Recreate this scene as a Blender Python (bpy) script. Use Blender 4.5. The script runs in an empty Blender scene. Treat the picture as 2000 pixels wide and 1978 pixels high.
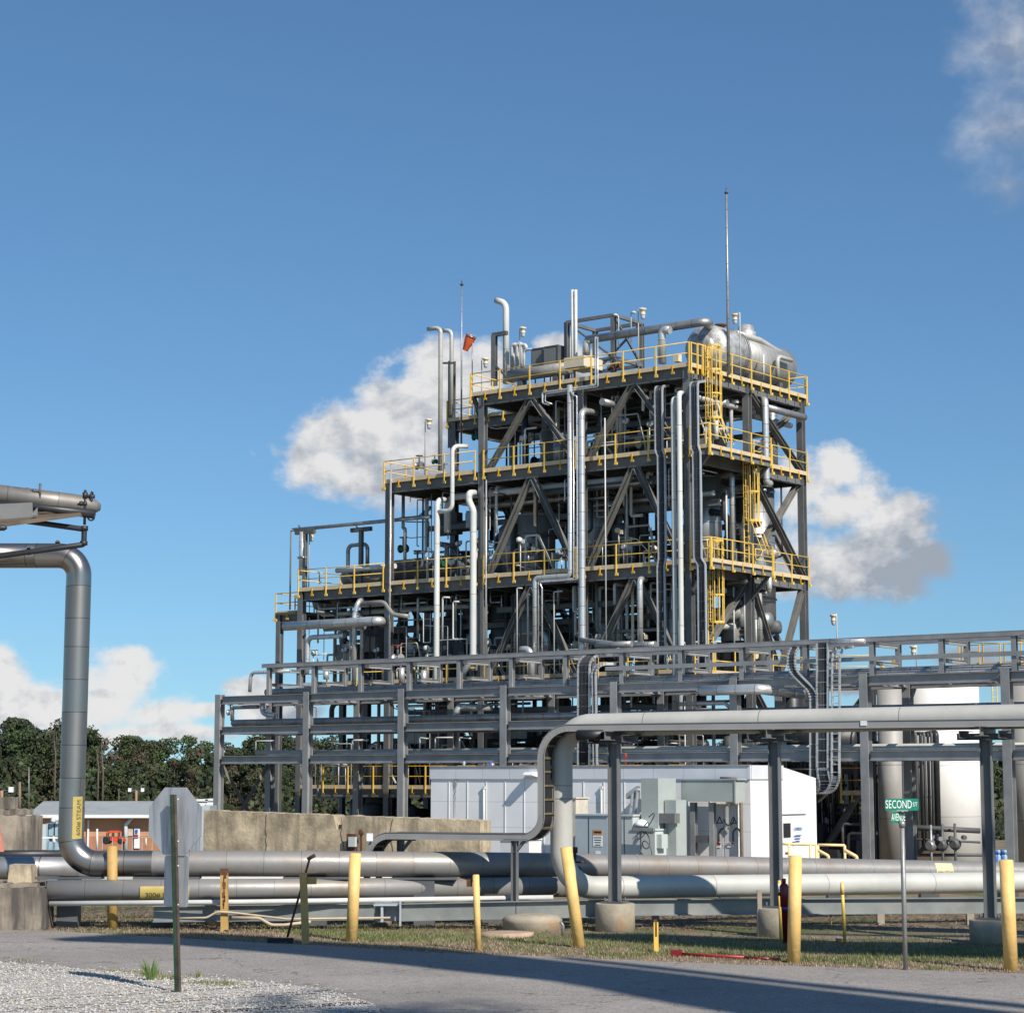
import bpy, bmesh, math, random
from mathutils import Vector, Matrix
rnd = random.Random(7)
S = bpy.context.scene
COL = S.collection
PI = math.pi
R = math.radians

# ------------------------------------------------------------------ camera, world, sun, exposure
F_PX, CX, CY, EYE = 4130.0, 1000.0, 989.0, 2.5
PITCH = math.atan(527 / 4130.0)
cp, sp = math.cos(PITCH), math.sin(PITCH)
cam = bpy.data.cameras.new('camera'); camo = bpy.data.objects.new('camera', cam); COL.objects.link(camo)
cam.sensor_fit = 'HORIZONTAL'; cam.sensor_width = 36; cam.lens = 36 * F_PX / 2000
cam.clip_start = 0.5; cam.clip_end = 6000
camo.location = (0, 0, EYE); camo.rotation_euler = (PI / 2 + PITCH, 0, 0)
S.camera = camo

SUN_EL = R(39.5); SUN_H = Vector((0.55, -0.835, 0)).normalized()
sun_dir = (SUN_H * math.cos(SUN_EL) + Vector((0, 0, math.sin(SUN_EL))))
sl = bpy.data.lights.new('sun', 'SUN'); sl.energy = 5.0; sl.angle = R(0.53); sl.color = (1.0, 0.93, 0.83)
so = bpy.data.objects.new('sun', sl); COL.objects.link(so)
so.rotation_euler = sun_dir.to_track_quat('Z', 'Y').to_euler(); so.location = (60, -80, 90)

S.view_settings.view_transform = 'Standard'; S.view_settings.look = 'None'
S.view_settings.gamma = 1; S.view_settings.exposure = 0.17; S.view_settings.use_curve_mapping = False
try:
    S.cycles.use_denoising = True; S.cycles.max_bounces = 5; S.cycles.diffuse_bounces = 3; S.cycles.glossy_bounces = 3
    S.cycles.volume_bounces = 0; S.cycles.transparent_max_bounces = 6
except Exception: pass

def ray(px, py):
    a = (px - CX) / F_PX; b = (CY - py) / F_PX
    return Vector((a, cp - b * sp, sp + b * cp))

world = bpy.data.worlds.new('World'); S.world = world; world.use_nodes = True
wn = world.node_tree; wn.nodes.clear(); WL = wn.links.new
def wnode(t, **k):
    n = wn.nodes.new(t)
    for a, b in k.items(): setattr(n, a, b)
    return n
def wm(op, a, b=None, c=None, clamp=False):
    n = wnode('ShaderNodeMath', operation=op); n.use_clamp = clamp
    for i, v in enumerate((a, b, c)):
        if v is None: continue
        if isinstance(v, (int, float)): n.inputs[i].default_value = v
        else: WL(v, n.inputs[i])
    return n.outputs[0]
sky = wnode('ShaderNodeTexSky', sky_type='NISHITA'); sky.sun_disc = False
sky.sun_elevation = SUN_EL; sky.sun_rotation = math.atan2(SUN_H.x, SUN_H.y)
sky.altitude = 50; sky.air_density = 1.0; sky.dust_density = 0.25; sky.ozone_density = 2.0
tc = wnode('ShaderNodeTexCoord')
sepw = wnode('ShaderNodeSeparateXYZ'); WL(tc.outputs['Generated'], sepw.inputs[0])
# keep clear of the thick yellowish air right on the horizon
lift = wnode('ShaderNodeVectorMath', operation='MULTIPLY_ADD'); WL(tc.outputs['Generated'], lift.inputs[0]); lift.inputs[1].default_value = (1, 1, .95); lift.inputs[2].default_value = (0, 0, .05)
nml = wnode('ShaderNodeVectorMath', operation='NORMALIZE'); WL(lift.outputs[0], nml.inputs[0]); WL(nml.outputs[0], sky.inputs[0])
az = wm('ARCTAN2', sepw.outputs[0], sepw.outputs[1]); el = wm('ARCSINE', sepw.outputs[2])
def noise_at(daz, dele, scale, detail, rough, lac=2.1):
    cmb = wnode('ShaderNodeCombineXYZ')
    WL(wm('ADD', az, daz), cmb.inputs[0]); WL(wm('ADD', wm('MULTIPLY', el, 1.25), dele), cmb.inputs[1])
    n = wnode('ShaderNodeTexNoise'); n.inputs['Scale'].default_value = scale
    n.inputs['Detail'].default_value = detail; n.inputs['Roughness'].default_value = rough
    n.inputs['Lacunarity'].default_value = lac
    WL(cmb.outputs[0], n.inputs['Vector']); return n.outputs[0]
# each cloud: centre pixel, half sizes in pixels, softness weight
def azel(px, py):
    d = ray(px, py).normalized(); return math.atan2(d.x, d.y), math.asin(d.z)
CL = [  # px, py, rx, ry
    (800, 800, 130, 88), (880, 735, 105, 75), (690, 850, 120, 75), (760, 900, 200, 95), (620, 905, 75, 55), (950, 720, 60, 60),
    (1650, 985, 120, 75), (1640, 925, 65, 60), (1740, 1030, 120, 80), (1660, 1110, 190, 85), (1810, 1090, 80, 55), (1550, 1100, 120, 90), (1560, 960, 70, 80),
    (1085, 680, 42, 32), (1120, 720, 60, 40),
    (250, 1330, 75, 68), (205, 1375, 100, 65), (310, 1395, 100, 50), (10, 1330, 55, 75), (60, 1390, 95, 58), (265, 1295, 40, 40), (130, 1400, 120, 40), (400, 1385, 45, 20), (330, 1430, 160, 24), (100, 1440, 180, 24), (490, 1340, 55, 28), (540, 1390, 90, 26),
    (1980, 80, 130, 170), (2010, 250, 150, 150), (1960, 360, 90, 60),
    (1900, 1280, 90, 28), (1700, 1340, 130, 20),
    (1130, 1260, 90, 30), (1180, 1130, 60, 50)]
dens = None
for (x, y, rx, ry) in CL:
    a0, e0 = azel(x, y)
    da = wm('DIVIDE', wm('SUBTRACT', az, a0), rx / 4130 * 1.02); de = wm('DIVIDE', wm('SUBTRACT', el, e0), ry / 4130)
    q = wm('SUBTRACT', 1.0, wm('SQRT', wm('ADD', wm('MULTIPLY', da, da), wm('MULTIPLY', de, de))))
    dens = q if dens is None else wm('SMOOTH_MAX', dens, q, 0.25)
n1 = noise_at(3.1, 0.0, 34, 9, 0.60)
n1s = noise_at(3.1, 0.0, 40, 6, 0.55)
n1b = noise_at(3.1 + 0.004, 0.007, 40, 6, 0.55)
n2 = noise_at(9.0, 2.0, 9, 4, 0.55)
base = wm('ADD', dens, wm('MULTIPLY', wm('SUBTRACT', n2, 0.5), 0.9))
d1 = wm('ADD', base, wm('MULTIPLY', wm('SUBTRACT', n1, 0.5), 1.9))
mrn = wnode('ShaderNodeMapRange', interpolation_type='SMOOTHSTEP'); WL(d1, mrn.inputs[0])
mrn.inputs[1].default_value = -0.08
hi = wnode('ShaderNodeMapRange', interpolation_type='SMOOTHSTEP'); WL(el, hi.inputs[0]); hi.inputs[1].default_value = .225; hi.inputs[2].default_value = .262; hi.inputs[3].default_value = .46; hi.inputs[4].default_value = 1.5; WL(hi.outputs[0], mrn.inputs[2])
hi2 = wnode('ShaderNodeMapRange', interpolation_type='SMOOTHSTEP'); WL(el, hi2.inputs[0]); hi2.inputs[1].default_value = .225; hi2.inputs[2].default_value = .262; hi2.inputs[3].default_value = .94; hi2.inputs[4].default_value = .62
cover = wm('MULTIPLY', mrn.outputs[0], hi2.outputs[0])
# cloud light: billows facing the sun are white, the base is blue-grey
rel = wm('MULTIPLY', wm('SUBTRACT', n1s, n1b), 3.0)
n3 = noise_at(5.0, 1.0, 20, 3, 0.5)
b = None
for (x, y, ry) in ((790, 800, 150), (1680, 1000, 110), (1970, -150, 300), (220, 1450, 130), (1100, 680, 60)):
    a0, e0 = azel(x, y)
    w = wm('SUBTRACT', 1.0, wm('DIVIDE', wm('ABSOLUTE', wm('SUBTRACT', az, a0)), 0.07), clamp=True)
    t = wm('MULTIPLY', wm('DIVIDE', wm('SUBTRACT', el, e0), ry / 4130), w)
    b = t if b is None else wm('ADD', b, t)
lit = wm('ADD', wm('ADD', 0.84, wm('MULTIPLY', b, 0.55)), wm('ADD', rel, wm('MULTIPLY', wm('SUBTRACT', n3, 0.5), 0.8)), clamp=True)
cr = wnode('ShaderNodeMix', data_type='RGBA'); WL(lit, cr.inputs[0])
cr.inputs[6].default_value = (3.3, 3.6, 4.15, 1); cr.inputs[7].default_value = (7.6, 7.45, 7.3, 1)
mixc = wnode('ShaderNodeMix', data_type='RGBA'); WL(cover, mixc.inputs[0])
tint = wnode('ShaderNodeMix', data_type='RGBA', blend_type='MULTIPLY'); tint.inputs[0].default_value = 1; WL(sky.outputs[0], tint.inputs[6]); tint.inputs[7].default_value = (.61, .85, 1.0, 1); WL(tint.outputs[2], mixc.inputs[6]); WL(cr.outputs[2], mixc.inputs[7])
bg = wnode('ShaderNodeBackground'); WL(mixc.outputs[2], bg.inputs[0]); bg.inputs[1].default_value = 0.096
wo = wnode('ShaderNodeOutputWorld'); WL(bg.outputs[0], wo.inputs[0])

# ------------------------------------------------------------------ coordinates
# plant frame: u runs along the long face towards the right, v into the depth
UV_U = Vector((.7919, -.6106, 0)); UV_V = Vector((.6106, .7919, 0)); UP = Vector((0, 0, 1))
Y0 = 107.9; X0 = (427. - 1000) / 4163.6 * Y0
ORG = Vector((X0, Y0, 0))
GP = -1.8      # level of the plant yard
def W(u, v, z): return ORG + UV_U * u + UV_V * v + Vector((0, 0, z))
def at(px, py, Y):
    r = ray(px, py); t = Y / r.y; return Vector((r.x * t, Y, EYE + r.z * t))
def gz(px, py, z=0.0):
    r = ray(px, py); t = (z - EYE) / r.z; return Vector((r.x * t, r.y * t, z))
def onv(px, py, v):
    r = ray(px, py); c = UV_V.dot(ORG) + v; t = c / UV_V.dot(r)
    p = Vector((r.x * t, r.y * t, 0)); return (UV_U.dot(p - ORG), v, EYE + r.z * t)
def onu(px, py, u):
    r = ray(px, py); c = UV_U.dot(ORG) + u; t = c / UV_U.dot(r)
    p = Vector((r.x * t, r.y * t, 0)); return (u, UV_V.dot(p - ORG), EYE + r.z * t)
ZO = {'A': (800, 540, 4.7775), 'B': (1180, 540, 4.343), 'C': (500, 880, 4.1543), 'D': (900, 900, 4.55), 'E': (1250, 880, 4.2467),
      'F': (0, 1240, 3.822), 'G': (400, 1240, 3.822), 'H': (820, 1240, 3.822), 'I': (1180, 1240, 3.822), 'J': (1540, 1240, 3.822),
      'K': (0, 1600, 3.864), 'L': (400, 1600, 3.864), 'M': (860, 1600, 3.864), 'N': (1300, 1600, 4.83), 'O': (1600, 1600, 4.83), 'Q': (0, 900, 5.62)}
def zp(z, x, y):
    o = ZO[z]; return (o[0] + x / o[2], o[1] + y / o[2])

# ------------------------------------------------------------------ materials
MATS = {}
def mat(name, col, rough=0.5, metal=0.0, var=0.12, vs=3.0, bump=0.0, seam=0.0, seamw=0.03, grid=0.0, stain=None, st=(0.5, 0.7), ssc=1.5, streak=False, tint=0.0, vline=0.0, spec=None):
    if name in MATS: return MATS[name]
    m = bpy.data.materials.new(name); m.use_nodes = True; MATS[name] = m
    nt = m.node_tree; N = nt.nodes; L = nt.links.new; pb = N['Principled BSDF']
    pb.inputs['Roughness'].default_value = rough; pb.inputs['Metallic'].default_value = metal
    if spec is not None: pb.inputs['Specular IOR Level'].default_value = spec
    t = N.new('ShaderNodeTexCoord')
    def M(op, a, b=None, clamp=False):
        n = N.new('ShaderNodeMath'); n.operation = op; n.use_clamp = clamp
        for i, v in enumerate((a, b)):
            if v is None: continue
            if isinstance(v, (int, float)): n.inputs[i].default_value = v
            else: L(v, n.inputs[i])
        return n.outputs[0]
    def mixc(f, a, b):
        n = N.new('ShaderNodeMix'); n.data_type = 'RGBA'
        for s, v in ((0, f), (6, a), (7, b)):
            if isinstance(v, tuple): n.inputs[s].default_value = (*v[:3], 1)
            elif isinstance(v, (int, float)): n.inputs[s].default_value = v
            else: L(v, n.inputs[s])
        return n.outputs[2]
    def noise(scale, detail=4, vec=None, rgh=.6):
        n = N.new('ShaderNodeTexNoise'); n.inputs['Scale'].default_value = scale; n.inputs['Detail'].default_value = detail
        n.inputs['Roughness'].default_value = rgh
        L(vec if vec is not None else t.outputs['Object'], n.inputs['Vector']); return n.outputs[0]
    c = tuple(col)
    n1 = noise(vs)
    dark = tuple(x * (1 - var * 1.6) for x in c); light = tuple(min(1, x * (1 + var * 1.2)) for x in c)
    mr = N.new('ShaderNodeMapRange'); L(n1, mr.inputs[0]); mr.inputs[1].default_value = .3; mr.inputs[2].default_value = .7
    out = mixc(mr.outputs[0], dark, light)
    vec = None
    if streak:
        mp = N.new('ShaderNodeMapping'); L(t.outputs['Object'], mp.inputs[0]); mp.inputs['Scale'].default_value = (1, 1, .12); vec = mp.outputs[0]
    if stain:
        sn = noise(ssc, 6, vec, .65)
        m2 = N.new('ShaderNodeMapRange'); L(sn, m2.inputs[0]); m2.inputs[1].default_value = st[0]; m2.inputs[2].default_value = st[1]
        out = mixc(m2.outputs[0], out, stain)
    if seam or grid or vline:
        sx = N.new('ShaderNodeSeparateXYZ'); L(t.outputs['UV'], sx.inputs[0])
    if seam:
        fx = M('DIVIDE', sx.outputs[0], seam); fr = M('FRACT', fx); ln = M('LESS_THAN', fr, seamw / seam)
        wnz = N.new('ShaderNodeTexWhiteNoise'); wnz.noise_dimensions = '1D'; L(M('FLOOR', fx), wnz.inputs['W'])
        out = mixc(M('MULTIPLY', wnz.outputs[0], .35), out, tuple(x * .72 for x in c))
        out = mixc(M('MULTIPLY', ln, .75), out, tuple(x * .18 for x in c))
        L(M('ADD', rough - .05, M('MULTIPLY', wnz.outputs[0], .16)), pb.inputs['Roughness'])
    if grid or vline:
        g = grid or vline
        fy = M('FRACT', M('DIVIDE', sx.outputs[1 if grid else 0], g)); l2 = M('LESS_THAN', fy, (.03 if grid else .028) / g)
        out = mixc(M('MULTIPLY', l2, .7 if grid else .35), out, tuple(x * .25 for x in c))
    L(out, pb.inputs['Base Color'])
    if not seam:
        L(M('ADD', rough - .06, M('MULTIPLY', noise(vs * 2.7, 3), .12)), pb.inputs['Roughness'])
    if bump:
        bn = N.new('ShaderNodeBump'); bn.inputs['Strength'].default_value = min(1, bump); bn.inputs['Distance'].default_value = .02
        L(noise(vs * 6, 5), bn.inputs['Height']); L(bn.outputs[0], pb.inputs['Normal'])
    return m
STEEL = mat('painted_steel', (.155, .158, .158), .5, 0, .14, 1.2, stain=(.10, .09, .08), st=(.62, .78), ssc=1.1)
STEELD = mat('aged_steel', (.10, .105, .11), .55, 0, .2, 1.5, stain=(.07, .055, .045), st=(.55, .75))
GALV = mat('galvanised_rack_steel', (.275, .28, .283), .5, .08, .12, 1.4)
BRACEM = mat('brace_steel', (.17, .165, .15), .55, 0, .2, 1.2, stain=(.2, .14, .07), st=(.66, .8), ssc=.8)
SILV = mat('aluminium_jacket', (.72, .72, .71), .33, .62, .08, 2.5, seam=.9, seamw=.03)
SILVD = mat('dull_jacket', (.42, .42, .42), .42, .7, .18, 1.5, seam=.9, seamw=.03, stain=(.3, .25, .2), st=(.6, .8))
CLAD = mat('vessel_cladding', (.45, .46, .47), .34, .75, .12, 1.2, seam=.75, seamw=.035, grid=.85)
STAINL = mat('riser_jacket', (.36, .335, .31), .30, .92, .06, 1.2, seam=.55, seamw=.012)
WHITEP = mat('white_pipe_paint', (.62, .63, .60), .42, 0, .06, 1.0, seam=3.1, seamw=.03)
WHITEQ = mat('white_small_pipe', (.6, .6, .57), .45, 0, .08, 2.0)
CREAMP = mat('grey_white_pipe_jacket', (.53, .52, .475), .45, .1, .12, .9, bump=.3, stain=(.42, .38, .31), st=(.55, .8), ssc=.9, seam=2.3, seamw=.014)
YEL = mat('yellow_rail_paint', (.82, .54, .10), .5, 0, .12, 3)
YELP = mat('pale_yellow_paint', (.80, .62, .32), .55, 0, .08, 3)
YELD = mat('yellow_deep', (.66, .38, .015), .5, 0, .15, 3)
TAN = mat('toe_board_tan', (.62, .49, .30), .55, 0, .08, 2)
CREAM = mat('cream_enamel', (.66, .58, .42), .5, 0, .06, 3)
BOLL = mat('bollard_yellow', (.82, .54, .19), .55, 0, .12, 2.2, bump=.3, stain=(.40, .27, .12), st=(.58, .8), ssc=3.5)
BOLLD = mat('bollard_yellow_shaded', (.50, .31, .10), .6, 0, .14, 2, stain=(.12, .07, .03), st=(.6, .75), ssc=5)  # bollard yellow darkened, shade mixed into the colour under the stains
RUSTY = mat('rust', (.13, .055, .025), .8, 0, .35, 9, bump=.3)
BLACKR = mat('black_rubber', (.012, .012, .014), .6, 0, .2, 5)
DECK = mat('deck_plate', (.09, .09, .09), .7, 0, .15, 2)
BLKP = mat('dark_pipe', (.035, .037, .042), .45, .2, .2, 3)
VESS = mat('grey_vessel_shell', (.27, .265, .25), .5, .2, .15, 1, stain=(.2, .16, .11), st=(.55, .8))
DRUM = mat('drum_jacket', (.42, .415, .40), .5, .35, .16, 1.0, seam=.42, seamw=.02, bump=.25)
HEADM = mat('hammered_head', (.50, .50, .49), .45, .45, .3, 3.0, bump=1.0)
GREENM = mat('valve_green', (.01, .11, .06), .4, 0, .1, 3)
REDM = mat('red_enamel', (.33, .03, .022), .45, 0, .15, 4)
DREDM = mat('dark_red_enamel', (.16, .008, .012), .35, 0, .2, 4)
BLUEM = mat('blue_enamel', (.02, .09, .42), .4, 0, .1, 4)
TEALM = mat('pale_blue_enamel', (.28, .42, .50), .5, 0, .1, 2)
ORANGE = mat('orange_cloth', (.9, .15, .045), .7, 0, .1, 3)
GREYBOX = mat('panel_grey', (.17, .175, .17), .55, 0, .06, 3)
LGREY = mat('cabinet_pale_grey', (.50, .54, .53), .42, 0, .05, 1.5)
CABG = mat('cabinet_blue_grey', (.40, .46, .50), .42, 0, .05, 1.5)
DUCTG = mat('duct_green_grey', (.38, .42, .40), .45, 0, .05, 1.5)
WALLW = mat('white_metal_panel', (.86, .86, .86), .42, .0, .04, .6, vline=1.02, stain=(.5, .5, .48), st=(.62, .9), ssc=.5, streak=True)
DOORG = mat('door_grey', (.62, .63, .64), .45, 0, .04, 2)
TANKW = mat('tank_white', (.90, .89, .86), .45, 0, .03, .6, seam=2.4, seamw=.02)
TANKG = mat('tank_grey', (.40, .385, .36), .5, .1, .08, .8, seam=2.4, seamw=.03)
CONC = mat('old_concrete', (.50, .41, .28), .85, 0, .30, 2.6, bump=.6, stain=(.25, .21, .15), st=(.50, .66), ssc=3.2, streak=True)
CONCD = mat('dark_concrete', (.30, .255, .20), .88, 0, .25, 2.2, bump=.4, stain=(.085, .075, .065), st=(.47, .62), ssc=2.2, streak=True)
CONCP = mat('pier_concrete', (.36, .315, .24), .85, 0, .15, 3, bump=.3, stain=(.42, .22, .08), st=(.56, .7), ssc=1.8)
SIGNB = mat('sign_back_aluminium', (.50, .51, .52), .5, .35, .05, 2, streak=True, stain=(.28, .3, .32), st=(.45, .7), ssc=14)
POSTG = mat('sign_post_green', (.03, .085, .04), .5, .1, .3, 8, stain=(.10, .07, .05), st=(.6, .75), ssc=5)
POSTB = mat('sign_post_brown', (.085, .065, .05), .6, .1, .25, 8)
PIPEG = mat('street_pole_galvanised', (.33, .32, .31), .5, .5, .12, 5, bump=.1)
SGREEN = mat('street_sign_green', (.0, .19, .115), .45, 0, .05, 4)
SWHITE = mat('sign_white', (.82, .84, .82), .5, 0, .02, 4)
LABY = mat('pipe_marker_yellow', (.48, .37, .11), .5, 0, .1, 5)
LABC = mat('pipe_marker_cream', (.70, .58, .34), .5, 0, .08, 5)
INK = mat('black_ink', (.02, .018, .016), .6, 0, .05, 4)
GLASSD = mat('dark_glass', (.02, .022, .026), .08, 0, .05, 4)
LENS = mat('lamp_glass', (.5, .55, .58), .15, 0, .05, 6)
TANB = mat('tan_siding', (.50, .27, .15), .7, 0, .05, .5, vline=.9)
BRNB = mat('brown_base_siding', (.36, .17, .09), .7, 0, .08, .5)
ROOFG = mat('grey_roof', (.33, .35, .35), .6, .1, .08, .4)
WTRIM = mat('white_trim', (.72, .74, .74), .5, 0, .04, 1)
MULCH = mat('brown_mulch', (.06, .042, .03), .95, 0, .4, 4, bump=.5)

# ------------------------------------------------------------------ mesh builder
class MB:
    def __init__(s): s.v = []; s.f = []; s.uv = []; s.sm = []; s.mi = []; s.m = 0
    def add(s, vs, fs, uvs=None, smooth=False):
        o = len(s.v); s.v += [Vector(x) for x in vs]
        for i, f in enumerate(fs):
            s.f.append([a + o for a in f]); s.sm.append(smooth); s.mi.append(s.m)
            s.uv.append(uvs[i] if uvs else [(0.5, 0.5)] * len(f))
        return s
    def hexa(s, c, ax, ay, az_):
        c = Vector(c); P = [c + ax * i + ay * j + az_ * k for k in (-1, 1) for j in (-1, 1) for i in (-1, 1)]
        lx, ly, lz = ax.length, ay.length, az_.length
        q = [([0, 2, 3, 1], lx, ly), ([4, 5, 7, 6], lx, ly), ([0, 1, 5, 4], lx, lz), ([2, 6, 7, 3], lx, lz), ([0, 4, 6, 2], ly, lz), ([1, 3, 7, 5], ly, lz)]
        fs = []; uvs = []
        for f, a, b_ in q:
            fs.append(f)
            if f == [0, 1, 5, 4]: uvs.append([(0, 0), (2 * a, 0), (2 * a, 2 * b_), (0, 2 * b_)])
            elif f == [2, 6, 7, 3]: uvs.append([(0, 0), (0, 2 * b_), (2 * a, 2 * b_), (2 * a, 0)])
            elif f == [0, 4, 6, 2]: uvs.append([(0, 0), (0, 2 * b_), (2 * a, 2 * b_), (2 * a, 0)])
            else: uvs.append([(0, 0), (2 * a, 0), (2 * a, 2 * b_), (0, 2 * b_)])
        return s.add(P, fs, uvs)
    def box(s, c, sx, sy, sz, rz=0.0):      # c = centre
        a = Vector((math.cos(rz), math.sin(rz), 0)); b_ = Vector((-math.sin(rz), math.cos(rz), 0))
        return s.hexa(c, a * sx / 2, b_ * sy / 2, UP * sz / 2)
    def bar(s, p, q, w, h, up=UP, kind='box', t=None):
        p = Vector(p); q = Vector(q); d = q - p; L = d.length
        if L < 1e-6: return s
        d /= L; up = Vector(up)
        if abs(d.dot(up)) > .99: up = Vector((0, 1, 0)) if abs(d.y) < .9 else Vector((1, 0, 0))
        x = d.cross(up).normalized(); y = x.cross(d).normalized()
        a, b_ = w / 2, h / 2
        if kind == 'box': sec = [(-a, -b_), (a, -b_), (a, b_), (-a, b_)]
        elif kind == 'I':
            t = t or max(.02, h * .07); k = t * .5
            sec = [(-a, -b_), (a, -b_), (a, -b_ + t), (k, -b_ + t), (k, b_ - t), (a, b_ - t), (a, b_), (-a, b_), (-a, b_ - t), (-k, b_ - t), (-k, -b_ + t), (-a, -b_ + t)]
        elif kind == 'C':
            t = t or max(.015, h * .07)
            sec = [(-a, -b_), (a, -b_), (a, -b_ + t), (-a + t, -b_ + t), (-a + t, b_ - t), (a, b_ - t), (a, b_), (-a, b_)]
        n = len(sec)
        V = [p + x * i + y * j for i, j in sec] + [q + x * i + y * j for i, j in sec]
        fs = [[i, (i + 1) % n, n + (i + 1) % n, n + i] for i in range(n)]
        uvs = [[(0, 0), (0, .2), (L, .2), (L, 0)]] * n
        fs += [list(range(n))[::-1], list(range(n, 2 * n))]; uvs = uvs + [[(.5, .5)] * n] * 2
        return s.add(V, fs, uvs)
    def tube(s, pts, r, seg=10, bend=0.0, caps=True, bs=5):
        pts = [Vector(p) for p in pts]
        if bend and len(pts) > 2:
            out = [pts[0]]
            for i in range(1, len(pts) - 1):
                a = (pts[i - 1] - pts[i]); c = (pts[i + 1] - pts[i]); la, lc = a.length, c.length
                if la < 1e-5 or lc < 1e-5: continue
                a /= la; c /= lc; th = PI - a.angle(c, 0)
                if th < .06: out.append(pts[i]); continue
                tl = min(bend * math.tan(th / 2), la * .48, lc * .48)
                rr = tl / math.tan(th / 2)
                cen = pts[i] + (a + c).normalized() * (rr / math.cos(th / 2))
                s0 = pts[i] + a * tl - cen; s1 = pts[i] + c * tl - cen
                ang = s0.angle(s1, 0); axis = s0.cross(s1)
                if axis.length < 1e-9: out.append(pts[i]); continue
                axis.normalize()
                for k in range(bs + 1): out.append(cen + Matrix.Rotation(ang * k / bs, 3, axis) @ s0)
            out.append(pts[-1]); pts = out
        rs = r if isinstance(r, (list, tuple)) else [r] * len(pts)
        if len(rs) != len(pts): rs = [rs[0]] * len(pts)
        d = (pts[1] - pts[0]).normalized()
        x = d.orthogonal().normalized()
        if abs(d.z) < .9: x = UP.cross(d).normalized()
        V = []; L = [0]
        for i in range(1, len(pts)): L.append(L[-1] + (pts[i] - pts[i - 1]).length)
        for i, p in enumerate(pts):
            if i == 0: dn = (pts[1] - pts[0])
            elif i == len(pts) - 1: dn = (pts[-1] - pts[-2])
            else: dn = (pts[i + 1] - pts[i]).normalized() + (pts[i] - pts[i - 1]).normalized()
            dn = dn.normalized(); x = (x - dn * x.dot(dn)).normalized(); y = dn.cross(x)
            for k in range(seg):
                a = 2 * PI * k / seg; V.append(p + (x * math.cos(a) + y * math.sin(a)) * rs[i])
        fs = []; uvs = []
        for i in range(len(pts) - 1):
            for k in range(seg):
                k2 = (k + 1) % seg; fs.append([i * seg + k, i * seg + k2, (i + 1) * seg + k2, (i + 1) * seg + k])
                c0 = 2 * PI * rs[i] * k / seg; c1 = 2 * PI * rs[i] * (k + 1) / seg
                uvs.append([(L[i], c0), (L[i], c1), (L[i + 1], c1), (L[i + 1], c0)])
        s.add(V, fs, uvs, True)
        if caps:
            o = len(s.v) - len(V); n = len(pts)
            for rng, rev in ((range(seg), True), (range((n - 1) * seg, n * seg), False)):
                ids = [a + o for a in rng]
                s.f.append(ids[::-1] if rev else ids); s.sm.append(False); s.mi.append(s.m); s.uv.append([(.5, .5)] * seg)
        return s
    def lathe(s, prof, base, axis=UP, seg=16):   # prof: list of (distance along axis, radius)
        base = Vector(base); axis = Vector(axis).normalized(); x = axis.orthogonal().normalized(); y = axis.cross(x)
        V = []
        for h, r in prof:
            for k in range(seg):
                a = 2 * PI * k / seg; V.append(base + axis * h + (x * math.cos(a) + y * math.sin(a)) * max(r, 1e-4))
        fs = []; uvs = []
        for i in range(len(prof) - 1):
            for k in range(seg):
                k2 = (k + 1) % seg; fs.append([i * seg + k, i * seg + k2, (i + 1) * seg + k2, (i + 1) * seg + k])
                rr = max(prof[i][1], .2)
                uvs.append([(prof[i][0], rr * 2 * PI * k / seg), (prof[i][0], rr * 2 * PI * (k + 1) / seg), (prof[i + 1][0], rr * 2 * PI * (k + 1) / seg), (prof[i + 1][0], rr * 2 * PI * k / seg)])
        s.add(V, fs, uvs, True)
        o = len(s.v) - len(V); n = len(prof)
        s.f.append([o + k for k in range(seg)][::-1]); s.sm.append(False); s.mi.append(s.m); s.uv.append([(.5, .5)] * seg)
        s.f.append([o + (n - 1) * seg + k for k in range(seg)]); s.sm.append(False); s.mi.append(s.m); s.uv.append([(.5, .5)] * seg)
        return s
    def prism(s, poly, ext):            # poly: list of points (planar), ext: vector
        n = len(poly); poly = [Vector(p) for p in poly]; ext = Vector(ext)
        V = poly + [p + ext for p in poly]
        L = [0]
        for i in range(n): L.append(L[-1] + (poly[(i + 1) % n] - poly[i]).length)
        fs = [[i, (i + 1) % n, n + (i + 1) % n, n + i] for i in range(n)]
        uvs = [[(L[i], 0), (L[i + 1], 0), (L[i + 1], ext.length), (L[i], ext.length)] for i in range(n)]
        fs += [list(range(n))[::-1], list(range(n, 2 * n))]; uvs += [[(.5, .5)] * n] * 2
        return s.add(V, fs, uvs)
    def mesh(s, name, mats, off):
        me = bpy.data.meshes.new(name)
        me.from_pydata([(v - off)[:] for v in s.v], [], s.f); me.update()
        uvl = me.uv_layers.new(name='UVMap'); flat = []
        for u in s.uv:
            for a in u: flat += [a[0], a[1]]
        uvl.data.foreach_set('uv', flat)
        me.polygons.foreach_set('use_smooth', s.sm); me.polygons.foreach_set('material_index', s.mi)
        for m in (mats if isinstance(mats, (list, tuple)) else [mats]): me.materials.append(m)
        bm = bmesh.new(); bm.from_mesh(me); bmesh.ops.recalc_face_normals(bm, faces=bm.faces); bm.to_mesh(me); bm.free()
        me.update(); return me

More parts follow.
